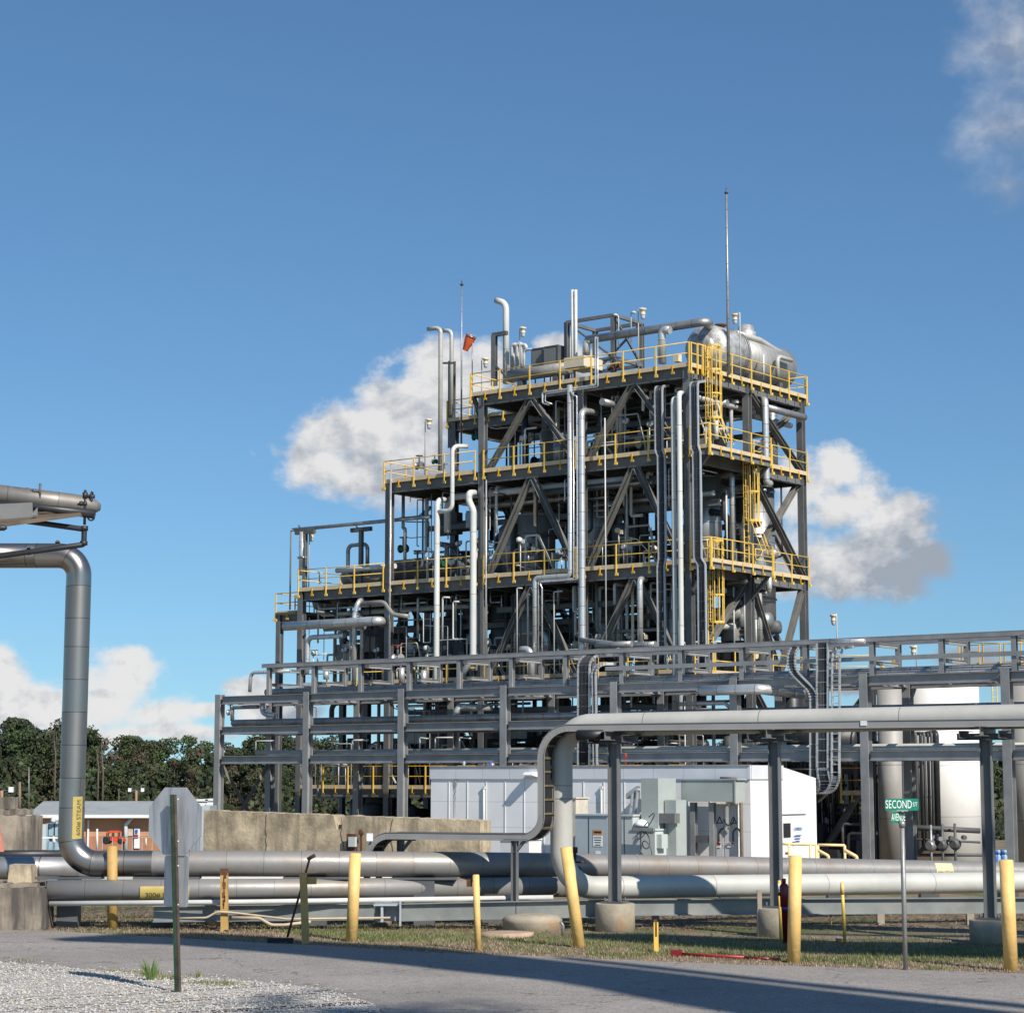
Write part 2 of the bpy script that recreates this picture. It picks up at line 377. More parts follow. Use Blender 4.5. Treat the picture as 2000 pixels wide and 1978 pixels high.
WLOC = {}; LABELS = {}
def tagit(o, label, cat, group=None):
    o['label'] = label; o['category'] = cat
    if group: o['group'] = group
    if label in LABELS and not (group and LABELS[label] == group): print('DUP LABEL', label, o.name)
    LABELS[label] = group
def thing(name, label, cat, loc, group=None):
    o = bpy.data.objects.new(name, None); COL.objects.link(o); loc = Vector(loc); o.location = loc; o.empty_display_size = .3
    WLOC[o.name] = loc.copy(); tagit(o, label, cat, group); return o
def part(mb, name, m, parent, label=None):
    me = mb.mesh(name, m, WLOC[parent.name]); o = bpy.data.objects.new(name, me); COL.objects.link(o); o.parent = parent
    WLOC[o.name] = WLOC[parent.name]
    if label: o['label'] = label
    return o
def top(mb, name, m, label=None, cat=None, group=None, kind=None):
    xs = [v.x for v in mb.v]; ys = [v.y for v in mb.v]; zs = [v.z for v in mb.v]
    off = Vector(((min(xs) + max(xs)) / 2, (min(ys) + max(ys)) / 2, min(zs)))
    if kind == 'structure': off = Vector((0, 0, 0))
    me = mb.mesh(name, m, off); o = bpy.data.objects.new(name, me); COL.objects.link(o); o.location = off
    WLOC[o.name] = off
    if kind: o['kind'] = kind
    if label: tagit(o, label, cat, group)
    return o
def share(me, name, parent, wloc, rz=0.0):     # a child that shares a mesh
    o = bpy.data.objects.new(name, me); COL.objects.link(o); o.parent = parent
    o.location = Vector(wloc) - WLOC[parent.name]; o.rotation_euler = (0, 0, rz); WLOC[o.name] = Vector(wloc); return o
def dup(root, delta, label=None, rz=0.0, scale=1.0):
    r = root.copy(); COL.objects.link(r); r.location = root.location + Vector(delta); r.rotation_euler = (0, 0, rz); r.scale = (scale,) * 3
    if label:
        r['label'] = label
        if label in LABELS and 'group' not in r: print('DUP LABEL', label)
        LABELS[label] = r.get('group')
    for ch in list(root.children):
        c = ch.copy(); COL.objects.link(c); c.parent = r
        for g in ch.children:
            d = g.copy(); COL.objects.link(d); d.parent = c
    return r
def text_mesh(txt, size, name):
    cu = bpy.data.curves.new(name, 'FONT'); cu.body = txt; cu.size = size; cu.align_x = 'CENTER'; cu.align_y = 'CENTER'; cu.extrude = 0.0
    cu.resolution_u = 3
    o = bpy.data.objects.new(name, cu); me = bpy.data.meshes.new_from_object(o)
    V = [v.co.copy() for v in me.vertices]; Fc = [list(p.vertices) for p in me.polygons]
    bpy.data.objects.remove(o); bpy.data.meshes.remove(me); bpy.data.curves.remove(cu); return V, Fc
def text_flat(mb, txt, size, c, ax, ay, narrow=1.0):
    V, Fc = text_mesh(txt, size, 'lettering'); c = Vector(c)
    return mb.add([c + ax * v.x * narrow + ay * v.y for v in V], Fc)
ANG = math.atan2(-.6106, .7919)
# ------------------------------------------------------------------ ground, road, gravel, grass
def sstep(a, b, x):
    t = max(0, min(1, (x - a) / (b - a))); return t * t * (3 - 2 * t)
def gh(x, y):
    k = sstep(.150, .185, -x / max(y, 1))
    base = GP * sstep(43, 58, y) + (-7.5 - GP) * ((1 - k) * sstep(138, 270, y) + k * sstep(62, 215, y))
    return base
def ground_mat():
    m = bpy.data.materials.new('verge_ground'); m.use_nodes = True; nt = m.node_tree; N = nt.nodes; L = nt.links.new; pb = N['Principled BSDF']
    t = N.new('ShaderNodeTexCoord'); pb.inputs['Roughness'].default_value = .95
    def noise(s, d=5, r=.6):
        n = N.new('ShaderNodeTexNoise'); n.inputs['Scale'].default_value = s; n.inputs['Detail'].default_value = d; n.inputs['Roughness'].default_value = r
        L(t.outputs['Object'], n.inputs['Vector']); return n.outputs[0]
    def mr(v, a, b):
        n = N.new('ShaderNodeMapRange'); L(v, n.inputs[0]); n.inputs[1].default_value = a; n.inputs[2].default_value = b; return n.outputs[0]
    def mix(f, a, b):
        n = N.new('ShaderNodeMix'); n.data_type = 'RGBA'; L(f, n.inputs[0])
        for s, v in ((6, a), (7, b)):
            if isinstance(v, tuple): n.inputs[s].default_value = (*v, 1)
            else: L(v, n.inputs[s])
        return n.outputs[2]
    c = mix(mr(noise(14, 6), .35, .65), (.13, .095, .062), (.30, .225, .16))
    c = mix(mr(noise(.55, 5), .48, .62), c, (.085, .11, .03))
    c = mix(mr(noise(.9, 4), .63, .72), c, (.24, .11, .05))
    L(c, pb.inputs['Base Color'])
    b = N.new('ShaderNodeBump'); b.inputs['Strength'].default_value = .7; b.inputs['Distance'].default_value = .04; L(noise(22, 6), b.inputs['Height']); L(b.outputs[0], pb.inputs['Normal'])
    return m
GROUND = ground_mat()
ys = [-60, -20, 0, 10, 20, 30, 40] + [43 + i for i in range(0, 17)] + [70, 90, 120] + [138 + 8 * i for i in range(18)] + [300, 360, 450, 700, 1200, 2500, 5000]
xs = [-3500, -1500, -700, -350, -200, -120, -80, -64, -50, -42, -36, -30, -26, -23, -20, -17, -14, -12, -10, -8, -5, 0, 10, 20, 30, 50, 80, 120, 200, 350, 700, 1500, 3500]
mb = MB(); n = len(xs)
V = [(x, y, gh(x, y)) for y in ys for x in xs]
mb.add(V, [[j * n + i, j * n + i + 1, (j + 1) * n + i + 1, (j + 1) * n + i] for j in range(len(ys) - 1) for i in range(n - 1)], None, True)
top(mb, 'ground', GROUND, kind='structure')

def speck_mat(name, cols, scale, rough, bump, big=None, extra=None):
    m = bpy.data.materials.new(name); m.use_nodes = True; nt = m.node_tree; N = nt.nodes; L = nt.links.new; pb = N['Principled BSDF']
    t = N.new('ShaderNodeTexCoord'); pb.inputs['Roughness'].default_value = rough
    v = N.new('ShaderNodeTexVoronoi'); v.inputs['Scale'].default_value = scale; L(t.outputs['Object'], v.inputs['Vector'])
    s = N.new('ShaderNodeSeparateColor'); L(v.outputs['Color'], s.inputs[0])
    r = N.new('ShaderNodeValToRGB'); L(s.outputs[0], r.inputs[0]); r.color_ramp.interpolation = 'LINEAR'
    e = r.color_ramp.elements; e[0].color = (*cols[0], 1); e[1].color = (*cols[-1], 1)
    for i, c in enumerate(cols[1:-1]): k = e.new((i + 1) / (len(cols) - 1)); k.color = (*c, 1)
    out = r.outputs[0]
    n = N.new('ShaderNodeTexNoise'); n.inputs['Scale'].default_value = big or .5; n.inputs['Detail'].default_value = 6; n.inputs['Roughness'].default_value = .65
    L(t.outputs['Object'], n.inputs['Vector'])
    mr = N.new('ShaderNodeMapRange'); L(n.outputs[0], mr.inputs[0]); mr.inputs[1].default_value = .3; mr.inputs[2].default_value = .7; mr.inputs[3].default_value = .78; mr.inputs[4].default_value = 1.15
    mm = N.new('ShaderNodeMix'); mm.data_type = 'RGBA'; mm.blend_type = 'MULTIPLY'; mm.inputs[0].default_value = 1; L(out, mm.inputs[6]); L(mr.outputs[0], mm.inputs[7])
    res = mm.outputs[2]
    if extra:        # hairline cracks and darker patches
        wn_ = N.new('ShaderNodeTexNoise'); wn_.inputs['Scale'].default_value = 1.3; wn_.inputs['Detail'].default_value = 5; L(t.outputs['Object'], wn_.inputs['Vector'])
        vm = N.new('ShaderNodeVectorMath'); vm.operation = 'MULTIPLY_ADD'; L(wn_.outputs['Color'], vm.inputs[0]); vm.inputs[1].default_value = (1.6, 1.6, 0); L(t.outputs['Object'], vm.inputs[2])
        v2 = N.new('ShaderNodeTexVoronoi'); v2.feature = 'DISTANCE_TO_EDGE'; v2.inputs['Scale'].default_value = .33; L(vm.outputs[0], v2.inputs['Vector'])
        lt = N.new('ShaderNodeMath'); lt.operation = 'LESS_THAN'; L(v2.outputs[0], lt.inputs[0]); lt.inputs[1].default_value = .0045
        ml = N.new('ShaderNodeMath'); ml.operation = 'MULTIPLY'; L(lt.outputs[0], ml.inputs[0]); ml.inputs[1].default_value = .6
        k1 = N.new('ShaderNodeMix'); k1.data_type = 'RGBA'; L(ml.outputs[0], k1.inputs[0]); L(res, k1.inputs[6]); k1.inputs[7].default_value = (.06, .055, .05, 1)
        n3 = N.new('ShaderNodeTexNoise'); n3.inputs['Scale'].default_value = 2.4; n3.inputs['Detail'].default_value = 3; L(t.outputs['Object'], n3.inputs['Vector'])
        m3 = N.new('ShaderNodeMapRange'); L(n3.outputs[0], m3.inputs[0]); m3.inputs[1].default_value = .62; m3.inputs[2].default_value = .7; m3.inputs[4].default_value = .35
        k2 = N.new('ShaderNodeMix'); k2.data_type = 'RGBA'; L(m3.outputs[0], k2.inputs[0]); L(k1.outputs[2], k2.inputs[6]); k2.inputs[7].default_value = (.15, .13, .115, 1); res = k2.outputs[2]
    L(res, pb.inputs['Base Color'])
    b = N.new('ShaderNodeBump'); b.inputs['Strength'].default_value = bump; b.inputs['Distance'].default_value = .02; L(v.outputs['Distance'], b.inputs['Height']); L(b.outputs[0], pb.inputs['Normal'])
    return m
ASPH = speck_mat('asphalt', [(.18, .16, .143), (.26, .236, .215), (.30, .275, .25), (.39, .36, .33)], 60, .88, .22, .35, True)
GRAV = speck_mat('limestone_gravel', [(.22, .205, .185), (.38, .36, .335), (.45, .43, .40), (.47, .42, .36), (.58, .57, .55)], 46, .9, .45, 1.3)
far = [(-300, 1794), (0, 1812), (220, 1824), (400, 1835), (640, 1847), (860, 1860), (1100, 1869), (1300, 1878), (1500, 1885), (1700, 1891), (1850, 1896), (2000, 1901), (2300, 1908)]
near_g = [(-300, 1868), (0, 1879.5), (120, 1890), (246, 1901), (400, 1911), (529, 1921), (610, 1931), (672, 1944), (712, 1957), (735, 1968), (748, 1985), (752, 2060)]
def rag(pts, amp, sub=10):
    out = []
    for i in range(len(pts) - 1):
        for k in range(sub):
            t = k / sub; out.append(pts[i].lerp(pts[i + 1], t) + Vector((rnd.uniform(-amp, amp) * .5, rnd.uniform(-amp, amp), 0)))
    out.append(pts[-1]); return out
fe = rag([gz(*p) for p in far], .05, 14)
mb = MB(); n = len(fe)
V = [(p.x, p.y, .006) for p in fe] + [(p.x * .5 + 1, -30, .006) for p in fe]
mb.add(V, [[i, i + 1, n + i + 1, n + i] for i in range(n - 1)])
top(mb, 'road', ASPH, kind='structure')
ge = rag([gz(*p) for p in near_g], .10, 14)
mb = MB(); n = len(ge)
V = [(p.x, p.y, .014) for p in ge] + [(-40 if i < n - 30 else -40 + (i - n + 30) * .9, 2 if i > n // 3 else 18, .014) for i in range(n)]
mb.add(V, [[i, i + 1, n + i + 1, n + i] for i in range(n - 1)])
top(mb, 'gravel_lot', GRAV, kind='structure')

def inside_gravel(x, y):
    # left of the ragged edge polyline
    best = None
    for i in range(len(ge) - 1):
        a, b_ = ge[i], ge[i + 1]
        if min(a.x, b_.x) <= x <= max(a.x, b_.x): 
            yy = (a.y + b_.y) / 2; best = yy if best is None else min(best, yy)
    return best is not None and y < best
# loose stones lying on the gravel and strewn on the road edge
mb = MB(); STM = [mat('stone_pale', (.50, .485, .46), .8, 0, .1, 9), mat('stone_grey', (.30, .29, .27), .8, 0, .15, 9), mat('stone_buff', (.42, .36, .28), .8, 0, .15, 9)]
k = 0
while k < 16000:
    Y = rnd.uniform(21.8, 31); X = rnd.uniform(-8.5, -1.0)
    g = inside_gravel(X, Y)
    if not g:
        near = inside_gravel(X, Y - .45)
        if not near or rnd.random() > .10: continue
    k += 1
    r = rnd.choice([.008, .011, .014, .019]) * rnd.uniform(.7, 1.2)
    c = Vector((X, Y, .014 + r * .35)); mb.m = rnd.choice([0, 0, 0, 1, 2])
    P = [Vector((rnd.uniform(.7, 1.2) * r * sx_, 0, 0)) for sx_ in (-1, 1)] + [Vector((0, rnd.uniform(.7, 1.2) * r * s_, 0)) for s_ in (-1, 1)] + [Vector((0, 0, -r * .6)), Vector((rnd.uniform(-.3, .3) * r, rnd.uniform(-.3, .3) * r, r * rnd.uniform(.6, .95)))]
    rot = Matrix.Rotation(rnd.uniform(0, 6), 3, 'Z'); P = [c + rot @ p for p in P]
    mb.add(P, [[0, 2, 5], [2, 1, 5], [1, 3, 5], [3, 0, 5], [2, 0, 4], [1, 2, 4], [3, 1, 4], [0, 3, 4]])
top(mb, 'loose_gravel', STM, 'loose pale gravel stones scattered over the corner lot', 'gravel', kind='stuff')

# grass: short living turf and dry stubble on the verge
def blades(mb, x, y, z, h, w, lean=.4):
    a = rnd.uniform(0, 2 * PI); d = Vector((math.cos(a), math.sin(a), 0)); s_ = Vector((-d.y, d.x, 0)) * w / 2
    b0 = Vector((x, y, z)); tip = b0 + d * h * rnd.uniform(0, lean) + UP * h
    mb.add([b0 - s_, b0 + s_, tip], [[0, 1, 2]])
def fedge(x):      # ground y of the far road edge at this x
    for i in range(len(fe) - 1):
        if fe[i].x <= x <= fe[i + 1].x: return fe[i].y
    return 30
from mathutils import noise as mn
GM = [mat('grass_green', (.13, .165, .04), .7, 0, .25, 3), mat('grass_dry', (.38, .30, .19), .8, 0, .2, 3), mat('grass_brown', (.20, .14, .085), .85, 0, .2, 3)]
mb = MB(); k = 0
while k < 62000:
    X = rnd.uniform(-9.5, 10.5); e = fedge(X); Y = e + abs(rnd.gauss(0, 1)) * 2.6 - .05
    if Y > 39: continue
    d_edge = Y - e
    nv = mn.noise(Vector((X * .7, Y * 1.3, 0))) + .55 * mn.noise(Vector((X * 2.1, Y * 3.1, 5)))
    green = nv + (d_edge - 1.35) * .42 + (X - 1) * .035
    if X < -3.5: green -= .5
    if green > .05: mi = 0 if rnd.random() < .8 else 1
    else:
        mi = 1 if rnd.random() < .6 else 2
        if rnd.random() < .25: continue
    k += 1; mb.m = mi
    blades(mb, X, Y, 0, rnd.uniform(.018, .055) * (1.25 if mi == 0 else .8), rnd.uniform(.006, .014), .8)
top(mb, 'grass', GM, 'short patchy grass along the far side of the road', 'grass', kind='stuff')
mb = MB()
for (cx_, cy_, sp_, n_, h_) in ((292, 1906, 22, 170, .10), (330, 1912, 40, 190, .07), (410, 1922, 52, 300, .045), (445, 1925, 30, 120, .05), (230, 1899, 60, 160, .035), (40, 1878, 45, 120, .03), (388, 1909, 8, 40, .09)):
    for _ in range(n_):
        g = gz(cx_ + rnd.gauss(0, sp_ * .5), cy_ + rnd.gauss(0, 2.2)); mb.m = 0 if rnd.random() < .75 else 1
        blades(mb, g.x, g.y, .012, h_ * rnd.uniform(.5, 1.1), .012, .6)
top(mb, 'weeds', GM, 'low weeds growing along the edge of the gravel', 'weeds', kind='stuff')
# a tall tuft by the sign post
mb = MB(); g0 = gz(293, 1916)
for _ in range(46):
    a = rnd.uniform(0, 2 * PI); h = rnd.uniform(.10, .30); d = Vector((math.cos(a), math.sin(a) * .6, 0)); l = rnd.uniform(.02, .16)
    s_ = Vector((.006, 0, 0)); p0 = g0 + d * .03 + Vector((0, 0, .012)); p1 = p0 + d * l * .4 + UP * h * .65; p2 = p0 + d * l + UP * h
    mb.add([p0 - s_, p0 + s_, p1 + s_ * .7, p1 - s_ * .7, p2], [[0, 1, 2, 3], [3, 2, 4]])
top(mb, 'grass_tuft', mat('tuft_green', (.10, .17, .035), .6, 0, .2, 5), 'tall bright green grass tuft beside the stop sign post', 'grass tuft')

# mulch and litter below the pipes
mb = MB()
for _ in range(16000):
    X = rnd.uniform(-9, 11); Y = rnd.uniform(35.2, 41.5)
    a = rnd.uniform(0, PI); d = Vector((math.cos(a), math.sin(a), rnd.uniform(-.15, .3))); s_ = Vector((-d.y, d.x, 0)) * .009; l = rnd.uniform(.015, .07)
    c = Vector((X, Y, .01 + rnd.uniform(0, .03))); mb.m = rnd.choice([0, 0, 1, 2])
    mb.add([c - d * l - s_, c + d * l - s_, c + d * l + s_, c - d * l + s_], [[0, 1, 2, 3]])
top(mb, 'leaf_litter', [MULCH, mat('litter_tan', (.25, .17, .10), .9, 0, .2, 5), mat('litter_red', (.13, .07, .045), .9, 0, .2, 5)], 'brown leaf litter and bark under the ground pipes', 'leaf litter', kind='stuff')
mb = MB()
for i in range(24):
    pass
# ------------------------------------------------------------------ forest behind the plant
LEAFS = [mat('foliage_dark', (.020, .031, .010), .75, 0, .3, .5), mat('foliage_mid', (.040, .062, .016), .7, 0, .3, .5),
         mat('foliage_light', (.05, .085, .022), .7, 0, .3, .5), mat('foliage_olive', (.060, .062, .022), .75, 0, .3, .5), mat('foliage_brown', (.075, .062, .035), .8, 0, .3, .5)]
BARK = mat('bark_grey', (.11, .09, .07), .9, 0, .2, 2)
def tree(label, x, y, h, cw, pal, seed, group, dens=1.0, low=.04):
    r_ = random.Random(seed); z0 = gh(x, y); root = thing('tree', label, 'tree', (x, y, z0), group); b0 = Vector((x, y, z0))
    t = MB(); bend = Vector((r_.uniform(-.6, .6), r_.uniform(-.6, .6), 0))
    t.tube([b0 - UP * .3, b0 + UP * h * .4 + bend * .5, b0 + UP * h * .92 + bend], [.32, .22, .06], 7)
    for i in range(9):
        zz = h * r_.uniform(.35, .8); a = r_.uniform(0, 6.28); l = cw * r_.uniform(.35, .8); p0 = b0 + UP * zz + bend * (zz / h)
        t.tube([p0, p0 + Vector((math.cos(a) * l * .5, math.sin(a) * l * .5, l * .35)), p0 + Vector((math.cos(a) * l, math.sin(a) * l, l * .8))], [.11, .07, .03], 5)
    part(t, 'trunk', BARK, root)
    c = MB(); nb = int(44 * dens) + 10
    blobs = []
    for i in range(nb):
        zz = r_.uniform(low, .97) ** .9; wr = math.sin(min(1, max(0.0, (1.04 - zz) / .75)) * PI * .5) ** .7 * (.65 + .35 * min(1, zz / .35))
        a = r_.uniform(0, 6.28); rr = cw * wr * math.sqrt(r_.uniform(.08, 1)) * .8
        blobs.append((b0 + bend * zz + Vector((math.cos(a) * rr, math.sin(a) * rr, h * zz - .3)), cw * r_.uniform(.16, .36), r_.choice(pal)))
    for (bc, br, mi) in blobs:
        for k in range(int(190 * dens)):
            d = Vector((r_.gauss(0, 1), r_.gauss(0, 1), r_.gauss(0, 1))).normalized() * br * (r_.uniform(.35, 1.0) ** .5); d.z *= .62
            p = bc + d; s_ = r_.uniform(.14, .31); nrm = (d.normalized() * .8 + Vector((r_.uniform(-1, 1), r_.uniform(-1, 1), r_.uniform(-.3, 1)))).normalized()
            ax = nrm.orthogonal().normalized() * s_; ay = nrm.cross(ax)
            rr = r_.uniform(0, 6.28); a1 = ax * math.cos(rr) + ay * math.sin(rr); a2 = -ax * math.sin(rr) + ay * math.cos(rr)
            c.m = mi if r_.random() < .75 else r_.choice(pal)
            c.add([p - a1, p + a2 * .7, p + a1, p - a2 * .7], [[0, 1, 2, 3]])
    part(c, 'crown', LEAFS, root); return root
FG = 'trees of the wood behind the plant'
protos = []
specs = [('tall dark green broadleaf tree in the wood behind the plant', 19, 6.0, [0, 0, 1]), ('rounded mid green tree in the wood behind the plant', 17, 6.2, [0, 1, 1, 3]),
         ('loose bright green pine topped tree rising from the wood', 18.5, 5.0, [1, 2, 2]), ('olive brown tree turning autumnal in the wood behind the plant', 16.5, 5.6, [1, 3, 3, 4]),
         ('dense dark evergreen tree in the wood behind the plant', 16, 6.5, [0, 0, 0, 1]), ('thin brownish half bare tree in the wood behind the plant', 17.5, 4.6, [3, 4, 4, 1])]
for i, (lb, h, cw, pal) in enumerate(specs):
    protos.append((tree(lb, -95 + i * 9, 345, h, cw, pal, 11 + i, FG, .62 if i == 5 else (.8 if i == 2 else 1.0)), h))
P0 = [p.location.copy() for p, h in protos]
def skyline(px):   # wanted top of the wood at this picture column, as height over the horizon in photo pixels
    k = [(-200, 105), (0, 118), (60, 124), (110, 105), (160, 92), (210, 85), (260, 82), (330, 80), (370, 92), (410, 78), (450, 84), (520, 92), (600, 76), (800, 72), (1200, 64), (2200, 66)]
    for i in range(len(k) - 1):
        if k[i][0] <= px <= k[i + 1][0]: return k[i][1] + (k[i + 1][1] - k[i][1]) * (px - k[i][0]) / (k[i + 1][0] - k[i][0])
    return 70
n_t = 0
first = set()
for row, (Y, step, f_) in enumerate(((318, 58, .72), (332, 52, .88), (346, 47, 1.0))):
    px = -60 + row * 19
    while px < 2080:
        w_ = rnd.random(); idx = rnd.choice([0, 1, 2, 3, 4, 5]) if px < 700 else rnd.choice([0, 1, 3, 4])
        if 330 < px < 410 and row == 2: idx = 2
        x = (px - 1000) / 4163.6 * Y; y = Y + rnd.uniform(-4, 4); hgt = EYE + skyline(px) * Y / 4163.6 * rnd.uniform(.90, 1.04) - gh(x, y)
        sc = hgt * f_ / protos[idx][1]; pr = protos[idx][0]
        tgt = Vector((x, y, gh(x, y)))
        if idx not in first: first.add(idx); pr.location = tgt; pr.scale = (sc,) * 3; pr.rotation_euler = (0, 0, rnd.uniform(0, 6))
        else: dup(pr, tgt - pr.location, None, rnd.uniform(0, 6), sc * rnd.uniform(.95, 1.05))
        px += (step * .8 if px < 620 else step * 1.3) * rnd.uniform(.75, 1.25); n_t += 1
print('trees', n_t)
mb = MB()
for _ in range(26000):
    px = rnd.uniform(-80, 2080); Y = rnd.uniform(306, 316); x = (px - 1000) / 4163.6 * Y; zz = -7.5 + abs(rnd.gauss(0, 1)) * 3.4 * (1 + .4 * math.sin(px * .05))
    p = Vector((x, Y, zz)); s_ = rnd.uniform(.25, .5); a = rnd.uniform(0, 6.3); ax = Vector((math.cos(a), rnd.uniform(-.4, .4), math.sin(a))) * s_; ay = Vector((-math.sin(a), rnd.uniform(-.4, .4), math.cos(a))) * s_
    mb.m = rnd.choice([0, 0, 0, 1, 3]); mb.add([p - ax, p + ay * .7, p + ax, p - ay * .7], [[0, 1, 2, 3]])
top(mb, 'undergrowth', LEAFS, 'dark bushy undergrowth at the foot of the wood', 'undergrowth', kind='stuff')
for (z, x, y0, y1) in (('F', 770, 800, 1030), ('F', 415, 760, 880), ('F', 735, 850, 980)):
    a = at(*zp(z, x, y1), 314); b_ = at(*zp(z, x - 14, y0), 314)
    mb = MB(); mb.tube([Vector((a.x, a.y, -7.5)), a, b_], [.22, .14, .05], 6)
    for k in range(5):
        q = a.lerp(b_, rnd.uniform(.1, .8)); mb.tube([q, q + Vector((rnd.uniform(-2, 2), 0, rnd.uniform(1, 3)))], [.08, .03], 5)
    tagit(top(mb, 'bare_tree', BARK), {800: 'pale bare forked tree standing in front of the dark wood', 760: 'small pale bare tree left of the tall riser pipe', 850: 'slender leafless stem leaning in front of the wood'}[y0], 'tree')
# ------------------------------------------------------------------ plant: steel structures
TU = [.05, 6.2, 12.36, 18.5, 24.6]; TV = [5.9, 11.2, 16.4]
L1, L2, L3, L4, L5 = 21.6, 17.65, 12.35, 7.3, 1.95
CW = .34
def column(root, u, v, z0, z1, m=STEEL, w=CW, name='column'):
    mb = MB(); mb.bar(W(u, v, z0), W(u, v, z1), w, w, up=UV_V, kind='I', t=.035)
    mb.box(W(u, v, z0 + .02), w + .16, w + .16, .04, ANG)
    return part(mb, name, m, root)
def beam(root, a, b_, h=.5, w=.26, m=STEEL, name='beam', kind='I'):   # a, b_: (u,v,z of top)
    mb = MB(); A = W(a[0], a[1], a[2] - h / 2); B_ = W(b_[0], b_[1], b_[2] - h / 2); mb.bar(A, B_, w, h, kind=kind); return part(mb, name, m, root)
def brace(root, a, b_, w=.28, m=BRACEM):
    mb = MB(); mb.bar(W(*a), W(*b_), w, w * .9, kind='I', t=.03); return part(mb, 'brace', m, root)
tower = thing('process_tower', 'tall multi storey grey steel process tower stepped down towards the wood', 'process tower', W(12.3, 11, GP))
topz = {0: {5.9: L3, 11.2: L3, 16.4: L3}, 1: {5.9: L2, 11.2: L1, 16.4: L1}, 2: {5.9: L1, 11.2: L1, 16.4: L1}, 3: {5.9: L1, 11.2: L1, 16.4: L1}, 4: {5.9: L1, 11.2: L1, 16.4: L1}}
for i, u in enumerate(TU):
    for v in TV: column(tower, u, v, GP, topz[i][v] - .05 - (0 if not (i == 4) else 0))
column(tower, -1.75, 6.1, GP, 11.3, w=.3); column(tower, -1.75, 11.2, GP, 11.3, w=.3)
def grid(z, u0, u1, vs=TV, h=.52, skip=()):
    us = [u for u in TU if u0 - .1 <= u <= u1 + .1]
    for v in vs:
        for a, c in zip(us[:-1], us[1:]): beam(tower, (a + CW / 2, v, z - .06), (c - CW / 2, v, z - .06), h)
    for u in us:
        for a, c in zip(vs[:-1], vs[1:]): beam(tower, (u, a + CW / 2, z - .06), (u, c - CW / 2, z - .06), h)
    for a, c in zip(us[:-1], us[1:]):       # joists
        for k in (1, 2):
            uu = a + (c - a) * k / 3
            for p, q in zip(vs[:-1], vs[1:]): beam(tower, (uu, p + .14, z - .06), (uu, q - .14, z - .06), .3, .16)
def deck(z, u0, u1, v0, v1):
    mb = MB(); a = W((u0 + u1) / 2, (v0 + v1) / 2, z - .03); mb.box(a, u1 - u0, v1 - v0, .055, ANG); part(mb, 'floor_deck', DECK, tower)
grid(L1, TU[2], TU[4]); grid(L1, TU[1], TU[2], TV[1:])
grid(L2, TU[1], TU[4]); grid(L3, TU[0], TU[4]); grid(L4, TU[0], TU[4]); grid(L5, TU[0], TU[4], h=.45)
deck(L1, 11.75, 24.75, 5.72, 16.6); deck(L1, 5.9, 11.75, 11.0, 16.6)
deck(L2, 5.95, 24.75, 5.72, 16.6); deck(L3, -.1, 24.75, 5.72, 16.6); deck(L4, -.1, 24.75, 5.9, 16.6); deck(L5, -.1, 24.75, 5.9, 16.6)
mb = MB(); mb.box(W(-.95, 8.5, 11.2), 1.75, 5.4, .055, ANG); part(mb, 'floor_deck', DECK, tower)
beam(tower, (-1.6, 6.1, 11.15), (-.1, 6.1, 11.15), .45); beam(tower, (-1.6, 11.2, 11.15), (-.1, 11.2, 11.15), .45); beam(tower, (-1.75, 6.25, 11.15), (-1.75, 11.05, 11.15), .45)
# cantilever left of the top deck: bracket under the overhang
mb = MB(); mb.bar(W(12.2, 5.9, L1 - 1.2), W(11.75, 5.9, L1 - .1), .2, .2, kind='I'); part(mb, 'bracket', STEEL, tower)
# chevron bracing
def chev(u0, u1, v, za, zb):
    m_ = (u0 + u1) / 2; brace(tower, (m_ - .12, v, zb - .62), (u0 + .35, v, za + .02)); brace(tower, (m_ + .12, v, zb - .62), (u1 - .35, v, za + .02))
    mb = MB(); mb.box(W(m_, v, zb - .72), .75, .03, .42, ANG); part(mb, 'gusset', STEEL, tower)
for (za, zb) in ((L2, L1), (L3, L2), (L4, L3)):
    for i in (2, 3): chev(TU[i], TU[i + 1], 5.9, za, zb)
for (za, zb) in ((L3, L2), (L4, L3), (L5, L4)):
    for i in (1, 2, 3): chev(TU[i], TU[i + 1], 16.4, za, zb)
chev(TU[1], TU[2], 11.2, L3, L2); chev(TU[1], TU[2], 11.2, L4, L3); chev(TU[0], TU[1], 11.2, L4, L3); chev(TU[2], TU[3], 16.4, L2, L1); chev(TU[1], TU[2], 16.4, L2, L1)
sx = TU[4]
for (za, zb) in ((L2, L1), (L3, L2)):
    brace(tower, (sx + .1, 11.4, zb - .6), (sx + .1, 16.2, za + .1)); brace(tower, (sx - .2, 16.2, zb - .6), (sx - .2, 11.4, za + .1))
brace(tower, (sx, 11.4, L3 - .6), (sx, 13.9, L4 + .1)); brace(tower, (sx, 16.2, L3 - .6), (sx, 13.9, L4 + .1))
brace(tower, (12.36, 11.2, L5), (18.5, 11.2, L4 - .6)); brace(tower, (sx - .1, 6.2, L4), (sx - .1, 11.0, L3 - .6)); brace(tower, (sx, 11.4, L4 - .6), (sx, 16.2, L5))
